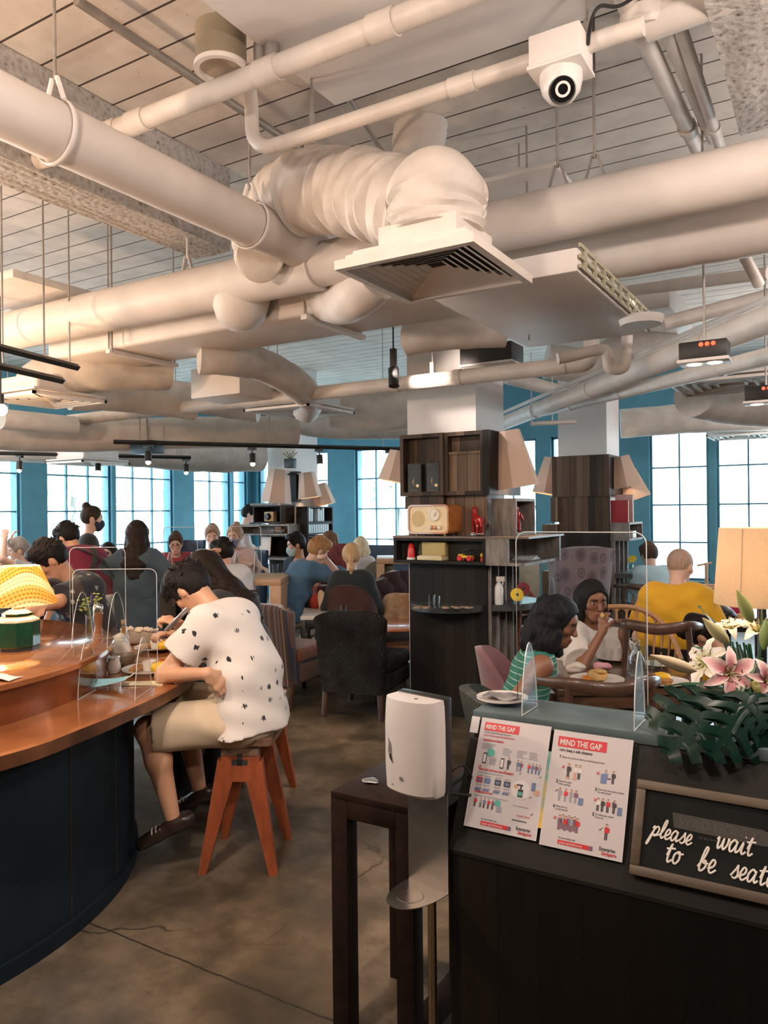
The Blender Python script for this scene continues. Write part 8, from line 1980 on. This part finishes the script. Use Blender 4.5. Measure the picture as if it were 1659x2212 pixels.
for i, (x, y) in enumerate(((-.025, .0), (.03, .01))):
 bm = B(); ball(bm, q + V(x, y, .045), (.033, .033, .030)); obj('lemon', bm, M('lemon_skin', (.78, .55, .10), rough=.4), label=('left yellow fruit in the wire basket', 'right yellow fruit in the wire basket')[i], cat='fruit', group='yellow fruit in the basket')
q = tbl(1300, 1512); e = thing('serving_tray', V(q.x, q.y, .52), heading(5), 'dim tray with cutlery showing through the nearest chair', 'tray')
bpy.data.objects.remove(e)
# communal table: screens, plates, glasses
CZ = .98
screen(cw(-1.38, 7.68, CZ), heading(4), .30, .46, 'clear acrylic screen on the oak table beside the masked woman', 'clear acrylic screens on the oak table', edge=.003)
screen(cw(-2.02, 7.62, CZ), heading(4), .34, .46, 'clear acrylic screen on the oak table before the boy in red', 'clear acrylic screens on the oak table', edge=.003)
e = dish(ptz(392, 1245, CZ), .14, 'white plate before the boy in red'); e = dish(ptz(350, 1248, CZ), .10, 'small white plate at the left end of the oak table')
q = ptz(595, 1238, CZ); bm = B(); lathe(bm, [(0, .003), (.03, .003), (.036, .09), (.033, .09), (.027, .01), (0, .01)], 18, T(q)); obj('tumbler', bm, GLc, label='tumbler at the right end of the oak table', cat='glass')
q = cw(-1.57, 7.8, CZ); bm = B(); lathe(bm, [(0, .003), (.035, .003), (.045, .08), (0, .08)], 18, T(q)); obj('cup', bm, M('plum_cup', (.20, .02, .06)), label='dark red drink before the masked woman', cat='cup')
# pale table behind the armchair, red edged table, far tables
q = ptz(742, 1330, .66); bm = B(); lathe(bm, [(0, .003), (.032, .003), (.038, .10), (.035, .10), (.028, .01), (0, .01)], 20, T(q)); obj('tumbler', bm, GLc, label='water tumbler above the back of the dark patterned armchair', cat='glass')
q = ptz(757, 1332, .66); bm = B(); box(bm, q + V(-.04, -.03, 0), q + V(.04, .03, .04), .01); obj('pink_box', bm, M('pink_card', (.65, .30, .38)), label='small pink box beside the tumbler on the pale table', cat='box')
q = ptz(720, 1318, .66); bm = B(); lathe(bm, [(0, 0), (.03, 0), (.035, .03), (0, .035)], 16, T(q)); obj('sauce_pot', bm, M('plum_cup', (.20, .02, .06)), label='small dark red pot left of the tumbler on the pale table', cat='pot')
q = ptz(700, 1268, .74); dish(q, .10, 'white plate on the red edged table'); q = ptz(715, 1266, .74); bm = B(); lathe(bm, [(0, .003), (.05, .003), (.055, .07), (0, .07)], 16, T(q)); obj('glass_bowl', bm, GLc, label='glass bowl on the red edged table', cat='bowl')
e = thing('red_bag', pt(680, 1300, 7.75), heading(0), 'red drawstring bag hanging from the red edged table', 'bag'); bm = B(); lump(bm, (0, 0, 0), (.05, .04, .07), 7); obj('bag_body', bm, M('red_cloth', (.55, .05, .03), rough=.8), e); bm = B(); tube(bm, cr([V(-.02, 0, .06), V(-.01, 0, .16), V(.01, 0, .16), V(.02, 0, .06)], 5), .006, 6); obj('strap', bm, M('red_cloth', (.55, .05, .03)), e)
crumple('tote_bag', pt(700, 1330, 7.5), (.07, .06, .13), 31, M('beige_cloth', (.60, .45, .30), rough=.9), 'beige cloth bag hanging beside the red drawstring bag', 'bag')
q = ptz(1566, 1335, .75) + V(0, .15, 0); e = thing('cap', q, heading(20), 'crimson cap lying on the table right of the man in yellow', 'cap'); bm = B(); lathe(bm, [(.10, 0), (.105, .03), (.08, .07), (0, .085)], 24, Matrix.Diagonal((1.15, .9, 1, 1))); obj('crown_panel', bm, M('crimson_cloth', (.42, .015, .06), rough=.8), e); bm = B(); lathe(bm, [(.10, .002), (.17, .004), (.17, .008), (.10, .01)], 24, None, 0, .3, PI - .3); obj('brim', bm, M('crimson_cloth', (.42, .015, .06)), e)
crumple('handbag', ptz(1545, 1352, .75) + V(0, .1, 0), (.13, .09, .08), 41, M('black_leather', (.012, .012, .014), rough=.4), 'black bag on the table below the crimson cap', 'bag')
crumple('bread_roll', ptz(1585, 1350, .75) + V(.05, .1, 0), (.07, .05, .04), 43, M('toasted_bun', (.62, .33, .10), (.75, .50, .20)), 'bread roll beside the black bag', 'bread')
q = ptz(1530, 1285, .76); e = thing('wooden_tray', q, heading(8), 'honey wooden tray on the far pale table', 'tray'); bm = B(); box(bm, (-.26, -.17, 0), (.26, .17, .012), .003); obj('tray_base', bm, OAK, e)
for lo_, hi2 in (((-.26, -.17, .012), (.26, -.15, .09)), ((-.26, .15, .012), (.26, .17, .09)), ((-.26, -.15, .012), (-.24, .15, .09)), ((.24, -.15, .012), (.26, .15, .09))): bm = B(); box(bm, lo_, hi2, .002); obj('tray_side', bm, OAK, e)
e = dish(ptz(1478, 1293, .76), .15, 'white plate on the far pale table left of the tray')
q = ptz(1215, 1303, .75); e = dish(q, .11, 'plate with leftovers on the reddish table'); bm = B(); lump(bm, (0, 0, .02), (.05, .03, .02), 4); obj('leftovers', bm, BRN, e)
screen(cw(1.35, 6.95, .75), heading(-5), .5, .5, 'clear acrylic screen on the reddish table', None, edge=.003)
q = pt(1526, 1235, 8.6); e = thing('coat_stand', V(q.x, q.y, 0), 0, 'pale slender tripod stand before the right window', 'stand'); bm = B(); tube(bm, [(0, 0, 0), (0, 0, q.z + .1)], .02, 8); obj('post', bm, OAK, e); bm = B(); tube(bm, [R0 * -.1 + V(0, 0, q.z + .07), R0 * .06 + V(0, 0, q.z + .1)], .012, 6); obj('cross_bar', bm, OAK, e)
# ================================================================ guests and staff
def W_(px, py, d): return ('w', pt(px, py, d))
def DR(X, d, z=0): return ('w', (R0 * X + FW * d + UP * z).normalized())
BLKHAIR = (.010, .008, .008)
def dots_mat(name, base, dot, scale, th=.12, dot2=None):
 m, nt, b = _mat(name); v = coords(nt); vo = nd(nt, 'ShaderNodeTexVoronoi'); lk(nt, v, vo.inputs['Vector']); vo.inputs['Scale'].default_value = scale; vo.inputs['Randomness'].default_value = .25
 wv = nd(nt, 'ShaderNodeTexWave'); lk(nt, v, wv.inputs[0]); wv.inputs['Scale'].default_value = scale * 2.2; wv.inputs['Distortion'].default_value = 3
 k = mth(nt, 'LESS_THAN', mth(nt, 'ADD', vo.outputs[0], mth(nt, 'MULTIPLY', wv.outputs[1], .10)), th)
 c = mixc(nt, noise(nt, v, 3), base, tuple(x * .93 for x in base)); lk(nt, mixc(nt, k, c, dot), b.inputs['Base Color']); b.inputs['Roughness'].default_value = .85; b.inputs['Sheen Weight'].default_value = .15
 return m
def cloth(name, c, c2=None, scale=5, sheen=.1): return M(name, c, c2 or tuple(x * .9 for x in c), rough=.85, scale=scale, sheen=sheen, bmp=.08, bscale=300)
SHOE = M('dark_leather_shoe', (.018, .011, .009), (.03, .016, .012), rough=.35)
# ---- the man on the near stool
# seat top .585; he leans over the counter with his left forearm drawn back to his lap
p = person('man in a printed white T-shirt and khaki shorts hunched on the near stool', cw(-.63, 3.62, 0), -72, .575, .99, 9, 34, 52, 8, 0, 'tan', ('tufty', BLKHAIR),
 dict(mat=dots_mat('printed_tee', (.70, .66, .62), (.02, .02, .025), 15, .235), sleeve=.62, flare=.022, hem=-.065, loose=.022, wr=.0045, fr=20, name='t_shirt'), dict(mat=cloth('khaki_cotton', (.62, .50, .35), (.55, .44, .31)), kind='shorts', len=.95, loose=.016),
 dict(mat=SHOE, lace=M('pale_lace', (.45, .40, .34)), dir=(DR(-.93, -.12, -.42), DR(-.85, .1, -.4))),
 hands=(W_(448, 1455, 3.37), W_(392, 1352, 3.62)), hdir=(DR(.5, .25, -.55), DR(-.75, .1, .35)), hnrm=(DR(-.3, .5, -.3), DR(-.2, .2, -.8)), curl=(.6, 1.2), elbow=(DR(-.35, -.5, -1), DR(-.6, .7, -.9)),
 feet=(W_(372, 1762, 3.46), W_(430, 1700, 3.72)), knees=(DR(-1, -.25, .7), DR(-1, .2, .7)), res=.0062, glasses=M('dark_metal_frame', (.01, .01, .012), rough=.3, metal=.5), wide=1.02)
w0 = p['w'] @ p['WR'][1]
bm = B(); a = (p['w'].to_3x3() @ (p['WR'][1] - p['EL'][1])).normalized(); u = a.orthogonal().normalized(); v_ = a.cross(u); c = w0 - a * .03
tube(bm, [c + (u * math.cos(t * PI / 10) + v_ * math.sin(t * PI / 10)) * .032 for t in range(20)], .006, 6, closed=True, flat=(.6, 1)); wt = obj('wristwatch', bm, M('steel_strap', (.5, .46, .40), metal=.9, rough=.3), label='steel wristwatch on the raised wrist of the man in the printed T-shirt', cat='watch')
q = pt(383, 1338, 3.56); bm = B(); box(bm, (-.035, -.004, -.072), (.035, .004, .072), .003, mx=T(q) @ frame(V(0, 0, 0), FW, R0, UP) @ Ry(.2) @ Rx(-.75)); obj('phone', bm, M('phone_silver', (.55, .56, .58), rough=.2, metal=.6), label='phone held up by the man in the printed T-shirt', cat='phone')
# ---- the woman beside him
person('woman with long black hair and black trousers sitting behind the man at the bar', cw(-.74, 4.32, 0), -75, .585, .97, 16, 18, 38, -5, 0, 'tan', ('verylong', (.014, .009, .007)), dict(mat=cloth('black_top', (.02, .02, .022)), sleeve=.55, loose=.012), dict(mat=cloth('black_trousers', (.012, .012, .013)), kind='trousers', loose=.02), dict(mat=SHOE),
 hands=(W_(415, 1380, 3.95), W_(375, 1370, 4.15)), curl=(.7, .9), feet=(W_(395, 1760, 4.1), W_(440, 1740, 4.3)), res=.009, female=True)
# ---- floral shirt man at the far side of the bar
person('man in a navy floral shirt bending over the far side of the bar', cw(-1.98, 5.18, 0), 215, .58, 1.02, 12, 16, 40, 30, 0, 'tan', ('short', BLKHAIR), dict(mat=dots_mat('navy_floral', (.008, .011, .022), (.36, .33, .28), 15, .27), sleeve=.9, loose=.03, wr=.005), dict(mat=cloth('dark_trousers', (.02, .02, .025)), kind='trousers'), None,
 hands=(W_(25, 1335, 4.35), W_(60, 1340, 4.30)), elbow=(DR(.8, .2, -.5), DR(-.5, .2, -.5)), res=.009, legs=True)
# ---- staff
p = person('waiter in a maroon T-shirt with black apron straps and a face mask', cw(-2.36, 6.25, 0), -55, None, .95, 26, 16, 30, -10, 0, 'tan', ('short', BLKHAIR), dict(mat=cloth('maroon_tee', (.20, .012, .045), (.15, .01, .035)), sleeve=.6, loose=.025, hem=.02, wr=.005), dict(mat=cloth('black_trousers', (.012, .012, .013)), kind='trousers'), dict(mat=SHOE),
 hands=(None, V(.22, .16, .78)), res=.009, mask=M('white_mask', (.62, .62, .64), rough=.8))
e = p['e']; bm = B()
a, b_, c = p['sh'][0], p['sh'][1], p['s1']
for q0, q1 in ((a + V(.07, -.02, .09), c + V(.12, -.15, .05)), (b_ + V(-.07, -.02, .09), c + V(-.12, -.15, .05))):
 m_ = (q0 + q1) / 2 + V(0, -.10, .04); tube(bm, cr([q0 + V(0, .05, 0), q0 + V(0, -.05, .0), m_, q1], 5), .022, 8, flat=(.22, 1))
obj('apron_strap', bm, cloth('black_strap', (.012, .012, .014)), e)
g = Sdf(.010, wrinkle(.004, 18)); P0 = p['P0']; g.cone(P0 + V(0, 0, .10), P0 + V(0, .02, -.42), .135, .165, .05, 1.45, V(1, 0, 0), 3); link('apron', g.mesh('apron', None, 1), cloth('white_apron', (.66, .62, .56)), e)
person('waitress with a hair bun, dark mask and black clothes standing by the left windows', cw(-3.02, 7.75, 0), 70, None, .98, 3, 4, 6, 0, 0, 'fair', ('bun', (.03, .02, .014)), dict(mat=cloth('black_top', (.02, .02, .022)), sleeve=.6), dict(mat=cloth('black_trousers', (.012, .012, .013)), kind='trousers'), dict(mat=SHOE), res=.012, female=True, mask=M('dark_mask', (.02, .03, .06), rough=.8))
p = person('standing woman with very long dark hair in a slate blue dress, seen from behind', cw(-2.05, 6.35, 0), -8, None, .90, 2, 5, 8, -12, 0, 'tan', ('verylong', (.016, .010, .008)), dict(mat=cloth('slate_dress_cloth', (.045, .075, .10), (.035, .06, .085)), sleeve=1.05, loose=.02, hem=-.02, name='dress_top', wr=.005), dict(mat=cloth('slate_dress_cloth', (.045, .075, .10)), kind='skirt', len=.50, flare=.05, name='dress_skirt', loose=.02), dict(mat=SHOE), hands=(V(-.17, .16, 1.02), V(.16, .16, 1.02)), elbow=(DR(-1, -.4, -.4), DR(1, -.4, -.4)), res=.010, female=True)
person('waiter with a black cap and pale shirt standing in the glare by the far pillar', cw(-2.2, 11.7, 0), 80, None, 1.0, 6, 8, 14, 0, 0, 'fair', ('short', BLKHAIR), dict(mat=cloth('pale_pink_shirt', (.66, .52, .50)), sleeve=1.4), dict(mat=cloth('grey_trousers', (.15, .16, .2)), kind='trousers'), None, res=.014, hands=(V(-.1, .35, 1.02), V(.1, .35, 1.05)))
# ---- oak table
person('boy in a red T-shirt and glasses cutting food at the oak table', cw(-2.23, 8.25, 0), 168, .64, .86, 10, 10, 18, 0, 0, 'fair', ('short', (.05, .03, .02)), dict(mat=cloth('red_tee', (.30, .025, .035)), sleeve=.55, loose=.02), dict(mat=cloth('dark_trousers', (.02, .02, .025)), kind='trousers'), None, hands=(W_(350, 1238, 7.8), W_(385, 1232, 7.8)), res=.010, glasses=M('red_frame', (.35, .03, .03), rough=.4))
bm = B(); tube(bm, [pt(372, 1228, 7.78), pt(400, 1220, 7.78)], .006, 6); obj('table_knife', bm, STEEL, label='knife in the hand of the boy in red', cat='cutlery')
person('woman in a white shirt with a dark ponytail seen from behind at the oak table', cw(-1.38, 6.98, 0), -38, .50, .97, 8, 14, 12, -25, 0, 'tan', ('short', BLKHAIR), dict(mat=cloth('white_shirt', (.68, .66, .66), (.60, .58, .59)), sleeve=1.3, loose=.03, wr=.006), dict(mat=cloth('dark_trousers', (.02, .02, .025)), kind='trousers'), dict(mat=SHOE), hands=(W_(452, 1195, 7.0), None), elbow=(DR(-.6, .2, -1), None), curl=(1.0, .5), res=.009, female=True)
person('woman with a blue mask in a pale pink top at the oak table', cw(-1.60, 8.45, 0), 190, .62, .95, 6, 8, 8, 0, 0, 'fair', ('bun', (.30, .20, .14)), dict(mat=cloth('pink_top', (.62, .46, .44)), sleeve=.8, loose=.02), dict(mat=cloth('dark_trousers', (.02, .02, .025)), kind='trousers'), None, res=.011, female=True, mask=M('blue_mask', (.16, .18, .30), (.25, .26, .38), scale=60, rough=.8), hands=(W_(548, 1225, 8.1), W_(570, 1228, 8.1)))
person('man in a pale mint shirt leaning beside the masked woman', cw(-1.95, 8.75, 0), 170, .60, .97, 8, 8, 10, 0, 0, 'fair', ('short', (.30, .22, .18)), dict(mat=cloth('mint_shirt', (.50, .62, .62)), sleeve=.7), dict(mat=cloth('dark_trousers', (.02, .02, .025)), kind='trousers'), None, res=.013)
person('girl with long black hair in a black top eating at the far left table', cw(-3.20, 8.95, 0), 165, .46, .92, 8, 8, 12, 15, 0, 'fair', ('long', BLKHAIR), dict(mat=cloth('black_top', (.02, .02, .022)), sleeve=.5), dict(mat=cloth('dark_trousers', (.02, .02, .025)), kind='trousers'), None, hands=(W_(240, 1222, 8.7), W_(225, 1240, 8.7)), res=.012, female=True)
person('grey-haired guest reaching out an arm at the far left edge', cw(-3.85, 8.5, 0), -120, .46, 1.0, 10, 10, 10, 0, 0, 'fair', ('short', (.22, .20, .19)), dict(mat=cloth('pale_grey_shirt', (.45, .47, .5)), sleeve=.6), dict(mat=cloth('dark_trousers', (.02, .02, .025)), kind='trousers'), None, hands=(W_(10, 1165, 8.3), W_(20, 1172, 8.4)), res=.013)
# ---- middle tables
person('sandy-haired man in a blue long-sleeved shirt bending over his plate', cw(-1.00, 7.75, 0), 62, .48, 1.06, 22, 18, 26, 5, 0, 'fair', ('short', (.30, .16, .07)), dict(mat=cloth('denim_blue', (.055, .13, .22), (.045, .11, .19)), sleeve=1.35, loose=.025, wr=.006), dict(mat=cloth('beige_trousers', (.50, .42, .33)), kind='shorts', len=.95), dict(mat=SHOE), hands=(W_(697, 1250, 7.75), W_(708, 1212, 7.55)), elbow=(DR(-.2, -.4, -1), DR(.2, .6, -.6)), curl=(.9, 1.3), res=.009)
person('man with black hair and a pale mask sitting behind the blue-shirted man', cw(-.94, 8.9, 0), -150, .46, 1.0, 5, 8, 10, 40, 0, 'tan', ('short', BLKHAIR), dict(mat=cloth('navy_top', (.03, .05, .09)), sleeve=.6), dict(mat=cloth('dark_trousers', (.02, .02, .025)), kind='trousers'), None, res=.012, mask=M('pale_blue_mask', (.45, .60, .65), rough=.8))
person('blonde woman with a ponytail in a black top, seen from behind', cw(-.32, 7.32, 0), 2, .40, 1.0, 6, 8, 6, 0, 0, 'fair', ('ponytail', (.42, .28, .15)), dict(mat=cloth('black_jumper', (.010, .018, .022)), sleeve=1.5, loose=.02, hem=-.06), dict(mat=cloth('dark_trousers', (.02, .02, .025)), kind='trousers'), None, res=.009, female=True, hands=(V(-.2, .32, .72), V(.2, .32, .72)))
person('young woman with light brown hair at a far table left of the radio pillar', cw(-.62, 10.2, 0), -140, .48, .98, 8, 8, 12, 20, 0, 'fair', ('long', (.14, .08, .05)), dict(mat=cloth('pale_pink_shirt', (.66, .52, .50)), sleeve=.5), dict(mat=cloth('dark_trousers', (.02, .02, .025)), kind='trousers'), None, res=.014, female=True)
person('blond child in white seen from behind at a far table', cw(-.32, 9.6, 0), 15, .50, .88, 5, 8, 8, 0, 0, 'fair', ('bob', (.60, .48, .32)), dict(mat=cloth('white_shirt', (.68, .66, .66)), sleeve=.5), dict(mat=cloth('dark_trousers', (.02, .02, .025)), kind='trousers'), None, res=.013)
# ---- right side
p = person('woman with dark curly hair in a sleeveless teal striped top at the dining table', cw(.64, 3.80, 0), 92, .34, .96, 10, 16, 20, 24, 0, 'brown', ('curly', (.008, .008, .011)), None, dict(mat=cloth('dark_trousers', (.02, .02, .025)), kind='trousers'), None,
 hands=(W_(1235, 1512, 4.1), W_(1200, 1530, 3.62)), elbow=(DR(-.3, .5, -1), DR(-.3, -.3, -1)), curl=(.6, .6), res=.0065, female=True)
def teal_stripes():
 m, nt, b = _mat('teal_stripes'); v = coords(nt); sp = nd(nt, 'ShaderNodeSeparateXYZ'); lk(nt, v, sp.inputs[0])
 z = mth(nt, 'ADD', sp.outputs[2], mth(nt, 'MULTIPLY', mth(nt, 'SINE', mth(nt, 'MULTIPLY', sp.outputs[1], 14)), .006)); k = mth(nt, 'LESS_THAN', mth(nt, 'FRACT', mth(nt, 'DIVIDE', z, .030)), .15)
 lk(nt, mixc(nt, k, (.025, .17, .13), (.34, .50, .42)), b.inputs['Base Color']); b.inputs['Roughness'].default_value = .85; return m
e = p['e']; g = Sdf(.007, wrinkle(.003, 22, 4)); X_ = V(1, 0, 0); t = .013
g.cone(p['P0'] - V(0, 0, .05), p['s1'], .112 + t, .092 + t, .05, 1.42, X_); g.cone(p['s1'], p['s2'], .092 + t, .094 + t, .05, 1.44, X_); g.cone(p['sh'][0] + V(.055, 0, 0), p['sh'][1] - V(.055, 0, 0), .064 + t, .064 + t, .05)
nb = p['s3']; g.cone(nb + V(0, .015, -.01), nb + V(0, .03, .2), .066, .085, .012, mode='-'); link('sleeveless_top', g.mesh('sleeveless_top', None, 1), teal_stripes(), e)
person('woman with shoulder-length dark hair in a white blouse lifting food to her mouth', cw(1.22, 4.80, 0), 158, .30, .97, 6, 10, 8, 12, 0, 'brown', ('long', (.009, .008, .009)), dict(mat=cloth('white_blouse', (.70, .66, .62), (.62, .58, .55)), sleeve=.85, loose=.03, wr=.005), dict(mat=cloth('dark_trousers', (.02, .02, .025)), kind='trousers'), None,
 hands=(W_(1345, 1375, 4.55), W_(1302, 1362, 4.48)), elbow=(DR(.5, -.1, -1), DR(-.5, -.5, -1)), hdir=(DR(.05, -.1, 1), DR(.05, .15, 1)), hnrm=(DR(-.6, -.5, 0), DR(.5, .5, .1)), curl=(1.0, 1.3), res=.0065, female=True)
q = pt(1301, 1330, 4.46); bm = B(); ball(bm, q, (.012, .012, .016), u=10, v=8); obj('bread_bite', bm, M('toasted_bun', (.62, .33, .10), (.75, .50, .20)), label='piece of bread held at the mouth of the woman in white', cat='food')
p = person('bald man in a yellow T-shirt sitting with his back turned by the right windows', cw(2.05, 5.42, 0), 28, .38, 1.05, 5, 10, 16, 22, 0, 'fair', ('buzz', (.36, .25, .19)), dict(mat=cloth('yellow_tee', (.72, .40, .015), (.64, .34, .012)), sleeve=.75, loose=.035, hem=-.06, wr=.006), dict(mat=cloth('blue_jeans', (.07, .11, .18)), kind='trousers'), dict(mat=SHOE), hands=(V(-.26, .25, .70), V(.28, .32, .74)), res=.008, wide=.98, belly=.10)
bm = B(); nb = p['s3']; tube(bm, [nb + V(.068 * math.cos(a), .062 * math.sin(a) + .01, .012 * math.sin(a) * -2 + .012) for a in [2 * PI * k / 20 for k in range(20)]], .005, 6, closed=True); obj('lanyard', bm, M('red_cord', (.40, .02, .02)), p['e'])
person('man in a pale blue shirt with his back turned at the far right table', cw(2.90, 8.22, 0), -5, .34, 1.0, 6, 12, 18, 0, 0, 'fair', ('short', (.05, .035, .025)), dict(mat=cloth('pale_blue_shirt', (.42, .60, .68), (.36, .54, .62)), sleeve=.7, loose=.03), dict(mat=cloth('blue_jeans', (.07, .11, .18)), kind='trousers'), None, res=.011)
person('boy with dark hair bending down left of the man in the pale blue shirt', cw(2.58, 8.7, 0), -20, .45, .88, 10, 20, 38, 0, 0, 'fair', ('short', (.03, .022, .018)), dict(mat=cloth('white_shirt', (.68, .66, .66)), sleeve=.6), dict(mat=cloth('dark_trousers', (.02, .02, .025)), kind='trousers'), None, res=.013)
person('guest in a beige shirt half hidden behind the radio pillar', cw(1.42, 8.1, 0), -20, .45, 1.0, 5, 8, 10, 0, 0, 'fair', ('short', (.04, .03, .025)), dict(mat=cloth('beige_linen', (.52, .44, .34)), sleeve=.7, loose=.03), dict(mat=cloth('dark_trousers', (.02, .02, .025)), kind='trousers'), None, res=.013)
person('dark-haired guest bending low behind the lilies', cw(2.20, 4.45, 0), -60, .20, .95, 20, 20, 45, 0, 0, 'mid', ('short', BLKHAIR), dict(mat=cloth('plum_top', (.08, .03, .05)), sleeve=.6), dict(mat=cloth('dark_trousers', (.02, .02, .025)), kind='trousers'), None, res=.010)
